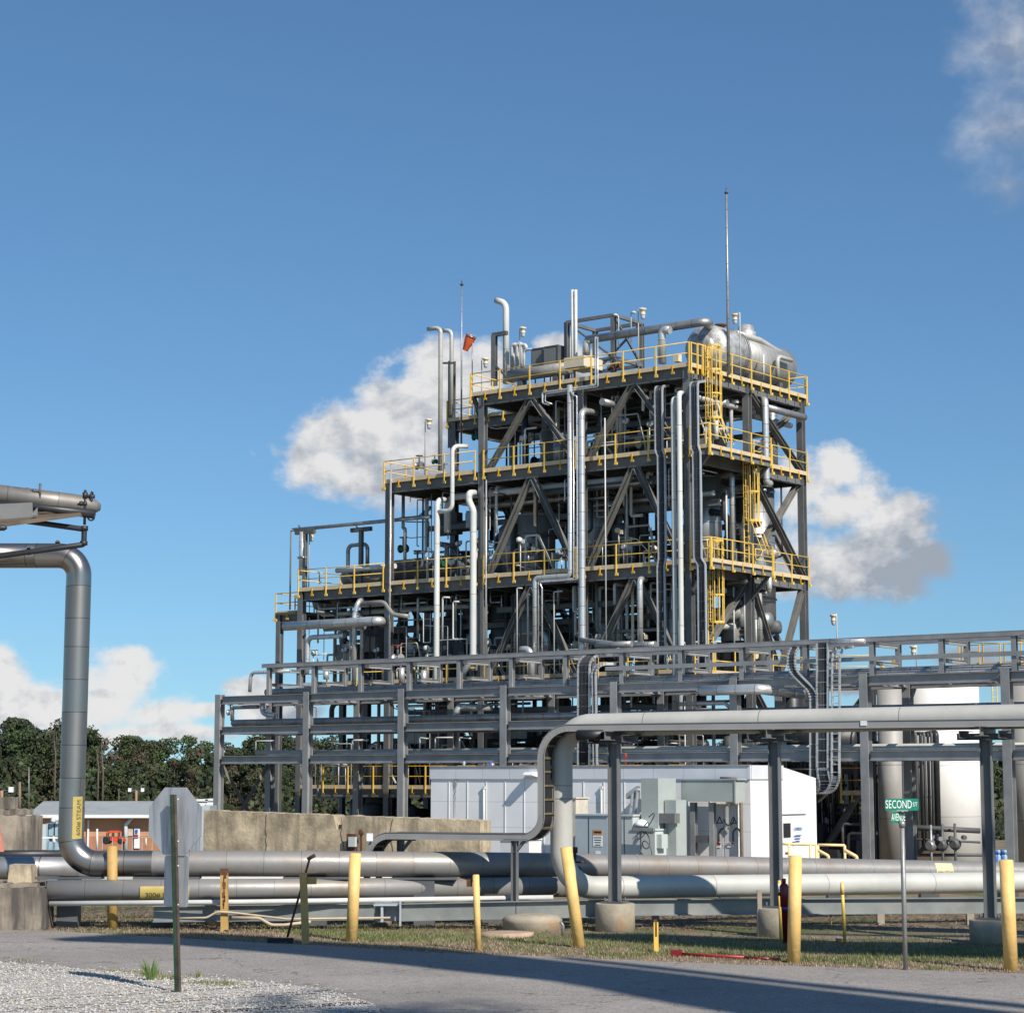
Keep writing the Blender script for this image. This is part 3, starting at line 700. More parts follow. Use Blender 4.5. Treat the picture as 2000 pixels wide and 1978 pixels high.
# side platforms at the corner
for zz, nm in ((L2, 'upper'), (L3, 'lower')):
    mb = MB(); mb.box(W(25.25, 8.45, zz - .03), 1.25, 5.5, .055, ANG); part(mb, 'floor_deck', DECK, tower)
    beam(tower, (25.88, 5.75, zz - .06), (25.88, 11.2, zz - .06), .3, .12, kind='C'); beam(tower, (24.75, 5.75, zz - .06), (25.82, 5.75, zz - .06), .3, .12); beam(tower, (24.75, 11.15, zz - .06), (25.82, 11.15, zz - .06), .3, .12)
    for vv in (5.9, 11.1):
        mb = MB(); mb.bar(W(24.75, vv, zz - 1.35), W(25.75, vv, zz - .3), .16, .16, kind='I'); part(mb, 'bracket', STEEL, tower)
# inner pipes and beams midway between floors
for (z, u0, u1, v) in ((19.9, 12.4, 24.5, 9.0), (19.4, 12.4, 24.5, 13), (15.6, 6.3, 24.5, 8.8), (14.9, 12.4, 24.5, 12.6), (10.3, .2, 24.5, 8.6), (9.6, 6.3, 24.5, 12.2), (5.2, .2, 24.5, 8.3), (4.6, .2, 24.5, 12.8), (10.9, 12.4, 24.5, 7.0), (5.9, 6.3, 24.5, 6.9)):
    beam(tower, (u0, v, z), (u1, v, z), .28, .16)

# ---- handrails
POSTM = None
def railpost_mesh(h, drop, clip):
    mb = MB(); mb.box((0, 0, (h - drop) / 2), .065, .045, h + drop)
    if clip: mb.box((.05, -.035, -drop + .06), .16, .07, .13)
    return mb.mesh('post', YEL, Vector((0, 0, 0)))
PM = {}
def handrail(label, pts, name='handrail', h=1.07, toe=True, step=1.75, drop=.42, clipside=1, m=YEL, group=None):
    """pts: world points along the floor edge"""
    root = thing(name, label, 'handrail', pts[0], group)
    a = MB(); b_ = MB(); t = MB()
    for p, q in zip(pts[:-1], pts[1:]):
        for r_, hh in ((a, h), (b_, h * .52)): r_.tube([p + UP * hh, q + UP * hh], .026, 6)
        if toe: t.bar(p + UP * .02, q + UP * .02, .02, .20)
    part(a, 'top_rail', m, root); part(b_, 'mid_rail', m, root)
    if toe: part(t, 'toe_board', TAN, root)
    key = (h, drop)
    if key not in PM: PM[key] = railpost_mesh(h, drop, True); 
    if 'clip' not in PM:
        c = MB(); c.box((0, 0, -.15), .05, .04, .40); c.box((.05, -.035, -.32), .16, .07, .10); PM['clip'] = c.mesh('clip', YELD, Vector((0, 0, 0)))
    for p, q in zip(pts[:-1], pts[1:]):
        d = (q - p); L = d.length; ang = math.atan2(d.y, d.x); n = max(1, round(L / step)); nrm = Vector((d.y, -d.x, 0)).normalized() * .035
        for k in range(n + 1):
            share(PM[key], 'post', root, p + d * (k / n) + nrm, ang)
            if toe and k < n: share(PM['clip'], 'clip', root, p + d * ((k + .5) / n) + nrm, ang)
    return root
v0 = 5.68
handrail('yellow handrail along the long front of the top deck', [W(11.75, v0, L1), W(24.85, v0, L1)])
handrail('yellow handrail closing the left end of the top deck', [W(11.75, 10.9, L1), W(11.75, v0 + .1, L1)])
handrail('yellow handrail beside the big drum on the right side of the top deck', [W(24.85, v0 + .1, L1), W(24.85, 16.6, L1)])
handrail('yellow handrail at the back right corner of the top deck', [W(24.75, 16.65, L1), W(20.5, 16.65, L1)], toe=False)
handrail('short yellow handrail on the set back left wing of the top deck', [W(5.9, 10.95, L1), W(11.65, 10.95, L1)])
handrail('yellow handrail on the end of the set back top wing', [W(5.9, 16.5, L1), W(5.9, 11.05, L1)])
handrail('yellow handrail on the third floor left of the tower step, with small valves behind', [W(6.0, v0, L2), W(12.05, v0, L2)])
handrail('yellow handrail on the open left end of the third floor', [W(5.95, 16.0, L2), W(5.95, v0 + .1, L2)])
handrail('yellow handrail on the third floor between the window of the first braced bay', [W(12.6, v0, L2), W(18.3, v0, L2)])
handrail('yellow handrail on the third floor in front of the clad vessel', [W(18.75, v0, L2), W(24.4, v0, L2)])
handrail('yellow handrail round the upper corner platform', [W(24.8, 5.7, L2), W(25.9, 5.7, L2), W(25.9, 11.15, L2)])
handrail('yellow handrail on the right rear bay of the third floor', [W(24.85, 11.3, L2), W(24.85, 16.5, L2)])
handrail('yellow handrail on the second floor over the low left wing', [W(.0, v0, L3), W(6.0, v0, L3)])
handrail('yellow handrail on the left end of the second floor', [W(-.1, 10.8, L3), W(-.1, v0 + .1, L3)], toe=False)
handrail('yellow handrail on the second floor behind the two tall white pipes', [W(6.45, v0, L3), W(12.1, v0, L3)])
handrail('yellow handrail on the second floor below the first chevron brace', [W(12.6, v0, L3), W(18.3, v0, L3)])
handrail('yellow handrail on the second floor below the second chevron brace', [W(18.75, v0, L3), W(24.4, v0, L3)])
handrail('yellow handrail round the lower corner platform', [W(24.8, 5.7, L3), W(25.9, 5.7, L3), W(25.9, 11.15, L3)])
handrail('yellow handrail on the right rear bay of the second floor', [W(24.85, 11.3, L3), W(24.85, 16.5, L3)])
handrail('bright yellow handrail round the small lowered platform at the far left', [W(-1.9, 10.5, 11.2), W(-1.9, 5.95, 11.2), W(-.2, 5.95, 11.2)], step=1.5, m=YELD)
handrail('yellow handrail on the first floor, left half behind the rack rail', [W(.1, 5.8, L4), W(6.1, 5.8, L4), W(12.2, 5.8, L4)])
handrail('yellow handrail on the first floor, right half behind the rack rail', [W(12.6, 5.8, L4), W(24.6, 5.8, L4)])
handrail('yellow handrail on the right side of the first floor', [W(24.8, 5.9, L4), W(24.8, 16.4, L4)])
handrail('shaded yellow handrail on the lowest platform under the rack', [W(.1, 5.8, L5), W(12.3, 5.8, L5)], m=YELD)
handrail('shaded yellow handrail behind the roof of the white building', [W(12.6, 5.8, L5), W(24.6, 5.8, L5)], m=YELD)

# ---- caged ladders
def ladder(label, base, htop, face, cage=None, w=.42, m=YEL, flare=0.0):
    """base: world point between stiles; face: unit vector pointing away from the climber side"""
    root = thing('caged_ladder', label, 'ladder', base); sd = Vector((-face.y, face.x, 0)) * w / 2
    for s_ in (-1, 1):
        mb = MB(); mb.bar(base + sd * s_, base + sd * s_ + UP * htop, .07, .03, up=face); part(mb, 'stile', m, root)
    mb = MB(); k = .3
    while k < htop: mb.tube([base - sd + UP * k, base + sd + UP * k], .014, 5); k += .31
    part(mb, 'rungs', m, root)
    if cage:
        c0, c1 = cage
        def hp(a, z, rr=1.0): return base + UP * z + (-face) * 0 + sd.normalized() * math.sin(a) * .36 * rr + (-face) * -0 + face * -(0) + fo * (.33 + .36 * math.cos(a)) * rr
        fo = -face
        n = max(2, round((c1 - c0) / 1.2))
        for i in range(n + 1):
            z = c0 + (c1 - c0) * i / n; P = [hp(a, z) for a in [R(d) for d in range(-125, 126, 25)]]
            hoop = MB()
            for p, q in zip(P[:-1], P[1:]): hoop.bar(p, q, .10 if i in (0, n) else .07, .012, up=(p - base - UP * z) * 1.0 + fo * .01)
            part(hoop, 'hoop', m, root)
        bars = MB()
        for d in (-110, -70, -35, 0, 35, 70, 110): bars.bar(hp(R(d), c0), hp(R(d), c1), .05, .012, up=fo)
        part(bars, 'cage_bars', m, root)
        if flare:
            fl = MB()
            for d in (-35, 0, 35, 70): fl.bar(hp(R(d), c0), hp(R(d), c0 - flare) + UV_V * .9 * (1 if d >= 0 else .7) + fo * .15, .05, .012, up=fo)
            part(fl, 'flared_bars', m, root)
    return root
FACE = -UV_U     # ladders on the right-hand side face outwards (+u)
ladder('yellow caged ladder climbing from the upper corner platform to the top deck', W(24.95, 7.1, L2), L1 - L2 + 1.1, FACE, (1.55, 5.0), flare=1.2)
ladder('yellow caged ladder between the two corner platforms', W(24.95, 10.4, L3), L2 - L3 - .1, FACE, (2.3, 5.1), flare=1.6)
ladder('yellow caged ladder hanging below the lower corner platform', W(24.95, 7.1, L4), L3 - L4 + 1.1, FACE, (2.3, 6.1))
for (a, lb) in (((24.95, 6.15, L1), 'yellow gate posts at the head of the top ladder'),): 
    mb = MB()
    for d in (0, .45, .9): mb.box(W(24.9, 6.3 + d, L1 + .35), .07, .07, 1.5, ANG)
    mb.bar(W(24.9, 6.3, L1 + 1.08), W(24.9, 7.2, L1 + 1.08), .05, .05); tagit(top(mb, 'ladder_gate', YEL), lb, 'gate')

# ------------------------------------------------------------------ pipe rack
rack = thing('pipe_rack', 'long grey steel pipe rack running past the foot of the tower', 'pipe rack', W(24, 1.8, GP))
RU = [.0 + 6.12 * i for i in range(10)]; RB = [6.53, 5.0, 3.53]; RV = 3.7
for u in RU:
    for v in (0, RV): 
        column(rack, u, v, GP, 6.62, GALV, .36)
for z in RB:
    for a, c in zip(RU[:-1], RU[1:]):
        for v in (0, RV): beam(rack, (a + .19, v, z), (c - .19, v, z), .40, .24, GALV)
    for u in RU:
        beam(rack, (u, .19, z - .03), (u, RV - .19, z - .03), .34, .2, GALV)
        if u < RU[-1]:
            for k in (1, 2): beam(rack, (u + 6.12 * k / 3, .14, z - .03), (u + 6.12 * k / 3, RV - .14, z - .03), .26, .14, GALV, 'joist')
beam(rack, (.2, 0, -.85), (.2, RV, -.85), .4, .24, GALV); beam(rack, (.2, RV, -.85), (5.9, RV, -.85), .4, .24, GALV)
def flat(root, a, b_, w=.22, m=BRACEM):
    mb = MB(); mb.bar(W(*a), W(*b_), w, .03, up=UV_U); part(mb, 'brace', m, root)
flat(rack, (.0, .2, 3.1), (.0, RV - .2, -.9)); flat(rack, (.06, RV - .2, 3.1), (.06, .2, -.9))
# upper frame: posts every half bay with two brackets, top rail, middle rail on the right part
u = 3.4
posts = []
while u < 54: posts.append(u); u += 3.06
for u in posts:
    for v, zt in ((.05, 8.0), (2.3, 7.95)):
        mb = MB(); mb.bar(W(u, v, 6.53), W(u, v, zt), .2, .2, up=UV_V, kind='I', t=.02); part(mb, 'post', GALV, rack)
    for z in (7.85, 7.12): beam(rack, (u, .15, z), (u, 2.2, z), .16, .1, GALV, 'stub')
mb = MB(); mb.bar(W(3.0, -.08, 7.98), W(55, -.08, 7.98), .03, .2, kind='box'); mb.bar(W(3.0, .16, 7.98), W(55, .16, 7.98), .03, .12); mb.bar(W(3.0, .04, 8.05), W(55, .04, 8.05), .27, .04); part(mb, 'top_rail', GALV, rack)
mb = MB(); mb.bar(W(24.0, -.07, 7.2), W(55, -.07, 7.2), .06, .18); part(mb, 'middle_rail', GALV, rack)
mb = MB(); mb.bar(W(3.4, 2.3, 7.95), W(55, 2.3, 7.95), .1, .16); part(mb, 'back_rail', GALV, rack)
mb = MB()
for i in range(5): mb.tube([W(3.2, .25 + .07 * i, 7.93 - .01 * i), W(54, .25 + .07 * i, 7.93)], .022, 5)
part(mb, 'conduit', GALV, rack)
for k in range(int(50 / .45)):
    pass
# pipes that lie along the rack
def rackpipe(lab, u0, u1, v, z, r, m, up0=0, cat='pipe', name='rack_pipe', sad=True):
    mb = MB(); P = [W(u0, v, z + r), W(u1, v, z + r)]
    if up0: P = [W(u0, v, z + r + up0)] + P
    mb.tube(P, r, 14, bend=r * 2.2); o = top(mb, name, m, lab, cat); return o
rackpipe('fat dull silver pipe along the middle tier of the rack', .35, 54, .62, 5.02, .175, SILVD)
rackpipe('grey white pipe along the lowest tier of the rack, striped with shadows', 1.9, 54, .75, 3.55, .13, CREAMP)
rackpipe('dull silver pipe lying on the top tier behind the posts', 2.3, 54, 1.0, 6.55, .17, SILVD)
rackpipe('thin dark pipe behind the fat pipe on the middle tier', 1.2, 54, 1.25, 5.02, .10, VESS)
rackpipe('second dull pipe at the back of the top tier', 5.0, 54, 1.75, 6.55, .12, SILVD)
rackpipe('silver pipe at the back of the middle tier', 2.0, 54, 2.4, 5.02, .14, SILV)
rackpipe('dark pipe at the back of the lowest tier', 2.6, 54, 1.5, 3.55, .12, VESS)
rackpipe('white pipe at the very back of the lowest tier', 2.0, 54, 2.7, 3.55, .09, WHITEQ)
rackpipe('thin silver line along the front of the top tier', 6.0, 54, .45, 6.55, .05, SILV)
rackpipe('thin white line at the front of the lowest tier', 3.0, 54, .35, 3.55, .045, WHITEQ)
rackpipe('dark pipe hanging at the back of the top tier', 8, 54, 3.0, 6.55, .14, STEELD)
# ------------------------------------------------------------------ pipes on and in the tower
def trace(spec, v):
    """spec: (zoom,x,y[,v]) photo points on plane v, or ('d',du,dv,dz) steps from the previous point"""
    P = []
    for s in spec:
        if s[0] == 'd': P.append([P[-1][0] + s[1], P[-1][1] + s[2], P[-1][2] + s[3]]); continue
        if s[0] == 'w': P.append([s[1], s[2], s[3]]); continue
        vv = s[3] if len(s) > 3 else v
        P.append(list(onv(*zp(s[0], s[1], s[2]), vv)))
    for i in range(1, len(P)):
        a, b_ = P[i - 1], P[i]
        if spec[i][0] in ('d', 'w'): continue
        du, dz, dv = abs(b_[0] - a[0]), abs(b_[2] - a[2]), abs(b_[1] - a[1])
        if dv > .01: continue
        if dz > 1.2 and du < dz * .12: b_[0] = a[0]
        elif du > .8 and dz < du * .12: b_[2] = a[2]
    return [W(*p) for p in P]
def pipe(label, spec, v, r, m, bend=None, name='pipe', cat='pipe', seg=None, group=None):
    mb = MB(); mb.tube(trace(spec, v), r, seg or (14 if r > .09 else 8 if r > .04 else 6), bend=(bend if bend is not None else r * 3))
    return top(mb, name, m, label, cat, group)
# big verticals on the front face
pipe('white pipe with a swan neck at its top in front of the tower', [('D', 165, 285, 6.3), ('D', 75, 285), ('D', 70, 350), ('D', 112, 440), ('D', 100, 1740), ('w', 10.9, 5.2, 6.6)], 5.2, .165, WHITEP, .5)
pipe('left white pipe with a hooked top in front of the second floor', [('C', 1545, 400, 6.2), ('C', 1470, 400), ('C', 1448, 1690), ('d', 0, 0, -1.8)], 5.2, .145, WHITEP, .45)
pipe('slim white pipe dropping from the third floor into the hooked white pipe', [('A', 540, 1585, 6.0), ('A', 400, 1580), ('A', 398, 1900), ('C', 1592, 485), ('C', 1480, 485)], 5.2, .11, WHITEP, .35)
pipe('bright silver pipe dropping from the top deck and stepping left at the second floor', [('A', 1495, 1010), ('D', 962, 1020), ('D', 662, 1045), ('D', 655, 1900)], 5.1, .13, SILV, .2, )
pipe('thin silver line beside the stepped silver pipe, inner one', [('A', 1527, 1075), ('D', 992, 1045), ('D', 690, 1070), ('D', 690, 1900)], 5.05, .04, SILV, .08)
pipe('thin silver line beside the stepped silver pipe, outer one', [('A', 1500, 1075), ('A', 1530, 1110), ('A', 1560, 1115), ('D', 1020, 1055), ('D', 700, 1080), ('D', 722, 1130), ('D', 722, 1900)], 5.0, .04, SILV, .08)
pipe('silver pipe with an elbow into the tower under the top deck', [('A', 1745, 1270, 6.6), ('A', 1605, 1250), ('D', 1062, 1660), ('d', 0, 0, -.6)], 5.1, .155, SILV, .35)
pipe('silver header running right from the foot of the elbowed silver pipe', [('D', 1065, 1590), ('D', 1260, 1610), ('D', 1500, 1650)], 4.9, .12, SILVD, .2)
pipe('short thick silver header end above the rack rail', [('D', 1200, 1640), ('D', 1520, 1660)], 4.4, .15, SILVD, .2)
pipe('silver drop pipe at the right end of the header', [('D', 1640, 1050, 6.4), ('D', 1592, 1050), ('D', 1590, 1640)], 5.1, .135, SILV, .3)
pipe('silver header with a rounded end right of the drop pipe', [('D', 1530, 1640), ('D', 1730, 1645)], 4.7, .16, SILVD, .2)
pipe('thin buff line hanging down the front between the chevron braces', [('A', 1822, 1320), ('D', 1275, 1600)], 5.3, .035, WHITEQ)
pipe('white pipe left of the corner column, shorter one', [('B', 640, 1040, 6.6), ('B', 583, 1040), ('D', 1887, 1500), ('d', 0, 0, -4.5)], 5.15, .115, WHITEP, .35)
pipe('white pipe left of the corner column, taller one', [('B', 690, 990, 6.6), ('B', 634, 990), ('E', 320, 1620), ('d', 0, 0, -4)], 5.05, .125, WHITEP, .35)
pipe('silver pipe across the top of the front with fine tubes, level with the top beam', [('A', 1735, 560), ('A', 1730, 1015), ('A', 1500, 1030), ('A', 1240, 1075), ('A', 1242, 1180), ('A', 1300, 1195)], 5.3, .055, SILV, .1)
pipe('fine tube alongside the silver pipe on the top beam', [('A', 1755, 560), ('A', 1752, 1030), ('A', 1268, 1095), ('A', 1265, 1165), ('A', 1330, 1190)], 5.25, .028, SILV, .08)
pipe('fine silver line up the left front column', [('C', 1868, 235), ('C', 1850, 1890)], 5.5, .04, SILV)
pipe('tall thin silver line on the first full height column', [('C', 1095, 110), ('C', 1073, 1900)], 5.6, .05, SILV)
pipe('silver line from the rack up to the second floor with a bright elbow', [('C', 905, 1215, 6.6), ('C', 830, 1215), ('C', 800, 1330), ('C', 803, 1900)], 5.3, .13, SILV, .4)
pipe('brown pipe snaking under the second floor', [('C', 850, 1240), ('C', 1040, 1240), ('C', 1110, 1330), ('C', 1240, 1345)], 5.6, .12, VESS, .6)
pipe('big polished pipe lying across the left wing below the second floor', [('C', 232, 1425), ('C', 900, 1380), ('C', 1010, 1375), ('C', 1030, 1400, 6.5)], 5.0, .24, SILV, .5)
pipe('second polished pipe under the big one', [('C', 560, 1440), ('C', 880, 1395)], 5.4, .18, SILVD, .3)
pipe('slim silver pipe dropping at the left end of the wing', [('C', 720, 1500), ('C', 420, 1510), ('C', 412, 1720), ('d', 0, 0, -.6)], 5.2, .13, SILV, .35)
pipe('white loop line with crossbar low in front of the tower', [('C', 1360, 1320), ('C', 1368, 1555), ('C', 1415, 1555), ('C', 1410, 1320)], 5.4, .03, WHITEQ, .05)
pipe('white line dropping beside the hooked pipe', [('C', 1570, 1190), ('C', 1515, 1190), ('C', 1508, 1540)], 5.4, .045, WHITEQ, .08)
pipe('white line with a step between the two white pipes', [('C', 1650, 1225), ('C', 1600, 1225), ('C', 1596, 1530), ('C', 1640, 1530)], 5.4, .045, WHITEQ, .1)
pipe('low white line with a right angle above the rack rail', [('C', 1440, 1540), ('C', 1712, 1540), ('C', 1715, 1760)], 5.3, .035, WHITEQ, .05)
pipe('twin fine line under the first chevron', [('D', 545, 1130), ('D', 500, 1130), ('D', 497, 1800)], 5.3, .035, WHITEQ, .05)
pipe('twin white lines left of the stepped silver pipe', [('D', 620, 1200, 6.2), ('D', 597, 1180), ('D', 592, 1650)], 5.4, .05, WHITEQ, .1)
pipe('thin line right of the stepped silver pipe', [('D', 905, 1155), ('D', 828, 1165), ('D', 828, 1890)], 5.4, .035, WHITEQ, .05)
pipe('thick silver elbow above the rack rail by the stepped pipe', [('D', 530, 1675), ('D', 610, 1670), ('D', 630, 1760), ('d', 0, 0, -1.0)], 4.8, .16, SILV, .4)
pipe('silver riser with an elbow behind the first chevron', [('D', 420, 1545, 7.5), ('D', 765, 1530, 7.5), ('D', 768, 1760, 7.5)], 7.5, .17, SILV, .4)
pipe('silver vent line looping over the left wing', [('C', 790, 1080), ('C', 745, 1000), ('C', 750, 770), ('C', 905, 765), ('C', 905, 1000)], 7.5, .11, SILVD, .3)
pipe('long grey line sloping over the left wing on posts', [('C', 275, 1290), ('C', 285, 650), ('C', 300, 645)], 6.0, .045, VESS, .1)
pipe('long dull overhead pipe carried on posts above the left wing', [('C', 300, 643), ('C', 850, 590), ('C', 1120, 560), ('C', 1420, 560)], 6.4, .10, SILVD, 0)
pipe('overhead pipe with a kink entering the tower', [('C', 1170, 555, 8.5), ('C', 1320, 548, 8.5), ('C', 1420, 460, 8.5)], 8.5, .10, SILVD, .3)
# right-hand face
def upipe(label, pts, u, r, m, bend=None, name='pipe', cat='pipe'):
    P = [list(onu(*zp(*p[:3]), p[3] if len(p) > 3 else u)) for p in pts]
    for i in range(1, len(P)):
        a, b_ = P[i - 1], P[i]
        if abs(a[0] - b_[0]) > .01: continue
        if abs(b_[2] - a[2]) > 1.0 and abs(b_[1] - a[1]) < .9: b_[1] = a[1]
        elif abs(b_[2] - a[2]) < .5: b_[2] = a[2]
    mb = MB(); mb.tube([W(*p) for p in P], r, 14 if r > .08 else 7, bend=bend if bend is not None else r * 3); return top(mb, name, m, label, cat)
upipe('silver downpipe on the right face between top deck and third floor', [('B', 1290, 1045, 23.5), ('B', 1365, 1050), ('B', 1355, 1745), ('B', 1410, 1750)], 25.1, .17, SILV, .25)
upipe('dull silver pipe sloping across the right face below the top deck', [('B', 1375, 1110), ('B', 1700, 1190)], 25.0, .17, SILVD)
upipe('white pipe crossing behind the caged ladder', [('B', 775, 1020), ('B', 1270, 1155)], 24.0, .14, CREAMP)
upipe('white pipe behind the crossing braces of the upper right bay', [('B', 1250, 1180), ('B', 1580, 1250)], 23.6, .15, CREAMP)
upipe('silver pipe standing inside the right face of the second floor', [('E', 630, 210, 23), ('E', 762, 195), ('E', 750, 895)], 24.2, .14, SILV, .25)
upipe('shorter silver pipe stepping down behind the lower platform', [('E', 775, 610, 23.5), ('E', 850, 620), ('E', 850, 880)], 24.0, .11, SILV, .2)
upipe('silver elbow hanging below the lower corner platform', [('E', 700, 1095, 23), ('E', 875, 1080), ('E', 875, 1010)], 25.0, .13, SILV, .3)
upipe('silver pipe end under the right rear bay', [('E', 960, 1160, 23.6), ('E', 1072, 1180), ('E', 1072, 1030)], 25.0, .14, SILV, .3)
upipe('thin white line standing on the right face', [('E', 715, 330), ('E', 718, 895)], 24.3, .05, WHITEQ)
for i, x in enumerate((775, 866, 948, 962, 976)):
    upipe(['slim white line left of the inner column', 'slim white line on the inner column', 'first of three white lines below the right bay', 'second of three white lines below the right bay', 'third of three white lines below the right bay'][i], [('E', x, 1130 if i < 2 else 1400), ('E', x, 1620)], 24.4, .045, WHITEQ)
upipe('silver standing pipe below the right rear bay', [('E', 990, 1180), ('E', 992, 1600)], 24.5, .13, SILV)
ALU = mat('tray_aluminium', (.50, .52, .55), .4, .35, .08, 2)
# cable trays climbing the front
def tray(label, P, width, up, depth=.12, m=SILV, rung=.45, cables=0, crm=BLKP, rails=2):
    """ladder tray along world points P; 'up' is the direction across the tray"""
    root = thing('cable_tray', label, 'cable tray', P[0]); up = Vector(up).normalized()
    for s_ in (-1, 1):
        mb = MB()
        for a, c in zip(P[:-1], P[1:]): mb.bar(a + up * s_ * width / 2, c + up * s_ * width / 2, .05, depth, up=(c - a).cross(up), kind='box')
        part(mb, 'side_rail', m, root)
    mb = MB()
    for a, c in zip(P[:-1], P[1:]):
        n = max(1, int((c - a).length / rung))
        for k in range(n):
            q = a.lerp(c, (k + .5) / n); mb.bar(q - up * width / 2, q + up * width / 2, .04, .03)
    part(mb, 'rungs', m, root)
    if cables:
        mb = MB()
        for k in range(cables):
            o = up * (width - .12) * ((k + .5) / cables - .5); mb.tube([p + o + Vector((rnd.uniform(-.01, .01), 0, rnd.uniform(-.01, .01))) for p in P], width / cables * .42, 6)
        part(mb, 'cables', crm, root)
    return root
def arc(P, r, n=5):
    out = [P[0]]
    for i in range(1, len(P) - 1):
        a = (P[i - 1] - P[i]); c = (P[i + 1] - P[i]); la, lc = a.length, c.length; a /= la; c /= lc; th = PI - a.angle(c)
        tl = min(r * math.tan(th / 2), la * .49, lc * .49); rr = tl / math.tan(th / 2); cen = P[i] + (a + c).normalized() * (rr / math.cos(th / 2))
        s0 = P[i] + a * tl - cen; ax = s0.cross(P[i] + c * tl - cen).normalized(); ang = s0.angle(P[i] + c * tl - cen)
        for k in range(n + 1): out.append(cen + Matrix.Rotation(ang * k / n, 3, ax) @ s0)
    return out + [P[-1]]
t1 = trace([('B', 520, 930, 6.4), ('B', 462, 935), ('B', 462, 1480), ('B', 486, 1520), ('E', 152, 900), ('E', 175, 960), ('E', 178, 1620), ('d', 0, 0, -.8)], 5.35)
tray('aluminium cable tray left of the two white pipes, jogging at each floor', arc(t1, .3, 4), .40, UV_U, cables=4, m=ALU)
t2 = trace([('B', 830, 890, 6.6), ('B', 762, 900), ('B', 762, 1440), ('B', 785, 1490), ('E', 470, 900), ('E', 512, 940), ('E', 515, 1620), ('d', 0, 0, -.8)], 5.35)
tray('aluminium cable tray right of the corner column, jogging at each floor', arc(t2, .3, 4), .40, UV_U, cables=4, m=ALU)
# trays turning down from the rack
def rp(z, x, y, v=-.35): return W(*onv(*zp(z, x, y), v))
tr = [rp('H', 1400, 150, .6), rp('H', 1225, 155), rp('H', 1225, 1000)]
tray('cable tray full of black cables dropping from the rack behind the pipe elbow', arc(tr, .5), .62, UV_U, cables=7, m=SILV)
tr = [rp('H', 1460, 215, .2), rp('H', 1300, 215, -.45), rp('H', 1312, 1000, -.45)]
tray('slim bright tray beside the black cable tray', arc(tr, .5), .16, UV_U, cables=2, m=SILV)
tr = [rp('I', 1500, 90, .8), rp('I', 1400, 95), rp('I', 1398, 260), rp('I', 1568, 430), rp('I', 1568, 1140), rp('I', 1540, 1230, .8)]
tray('s shaped cable tray swinging down from the right part of the rack', arc(tr, .7), .34, UV_U, cables=5, m=SILV)
tr = [rp('I', 1630, 55), rp('I', 1630, 1000), rp('I', 1660, 1150), rp('I', 1560, 1240, .5)]
tray('wide tray of black cables hanging straight from the rack rail', arc(tr, .5), .50, UV_U, cables=8, m=SILV)
tr = [rp('J', 460, 90, .8), rp('J', 355, 95), rp('J', 352, 1080), rp('J', 310, 1180), rp('J', 190, 1180)]
tray('bright curved ladder tray right of the black cables', arc(tr, .7), .34, UV_U, rung=.3, m=SILV)
mb = MB(); mb.tube([rp('J', 315, 45), rp('J', 570, 45)], .10, 12); top(mb, 'conduit_cover', SILV, 'shiny silver cover on top of the rack rail beside the black cables', 'cover')
# silver pipes between the rack tiers
pipe('thick silver pipe bending away at the top tier near the right cable trays', [('I', 720, 415), ('I', 1160, 405), ('I', 1480, 440, 1.6)], -.45, .22, SILV, .35)
pipe('thin silver pipe below the thick bent one', [('I', 560, 515), ('I', 900, 535), ('I', 940, 540)], 1.0, .09, SILV, .2)
pipe('silver pipe rising from the left end of the rack and running into the tower', [('G', 640, 268), ('G', 345, 262), ('G', 335, 425)], .9, .09, SILV, .3)
pipe('thick silver stub pipe with elbow on the top tier at the left', [('G', 925, 370), ('G', 745, 360), ('G', 740, 420)], 1.4, .15, SILV, .3)
pipe('dark elbowed pipe on the middle tier at the left end of the rack', [('G', 400, 535), ('G', 205, 530), ('G', 205, 640)], .9, .10, SILVD, .15)
pipe('silver swan neck under the top tier near the left end', [('G', 430, 490), ('G', 432, 580), ('G', 530, 605)], 1.2, .15, SILV, .3)
pipe('silver bent pipe under the top tier by the fourth column', [('G', 1890, 590), ('G', 1890, 525), ('H', 430, 545)], 1.0, .13, SILV, .2)
pipe('silver loop pipe behind the fourth bay', [('H', 270, 590), ('H', 285, 540), ('H', 540, 545, 2.2)], .8, .15, SILV, .3)
pipe('thin white line stepping over the lowest tier at the left', [('G', 380, 855), ('G', 382, 790), ('G', 520, 795)], .6, .03, WHITEQ, .05)
pipe('thin white line with a hooked top on the lowest tier', [('G', 1102, 855), ('G', 1102, 785), ('G', 1220, 790)], .5, .045, WHITEQ, .12)
pipe('white line crossing the lowest tier right of the third column', [('G', 1605, 875), ('G', 1605, 765), ('G', 1690, 775)], .5, .035, WHITEQ, .06)
pipe('white angular line on the lowest tier before the fourth column', [('H', 115, 870), ('H', 115, 765), ('H', 245, 770)], .5, .035, WHITEQ, .06)
pipe('white stub line left of the loop pipe elbow', [('H', 297, 860), ('H', 297, 765), ('H', 380, 770)], .5, .035, WHITEQ, .06)
pipe('white line bending below the lowest tier at the left', [('G', 900, 935), ('G', 905, 975), ('G', 1090, 990)], .6, .035, WHITEQ, .05)
pipe('grey conduit dropping and turning below the lowest platform', [('G', 845, 960), ('G', 838, 1215), ('G', 1000, 1215), ('G', 1000, 1320)], 3.9, .05, GALV, .1)
for i, (x, y0, y1) in enumerate(((905, 265, 330), (1470, 240, 360), (1635, 260, 380))):
    pipe('short silver pipe stub hanging behind the rack rail, ' + ['near the third post', 'below a small valve', 'beside the white pipe'][i], [('G', x, y0), ('G', x, y1)], 3.2, .15, SILV)

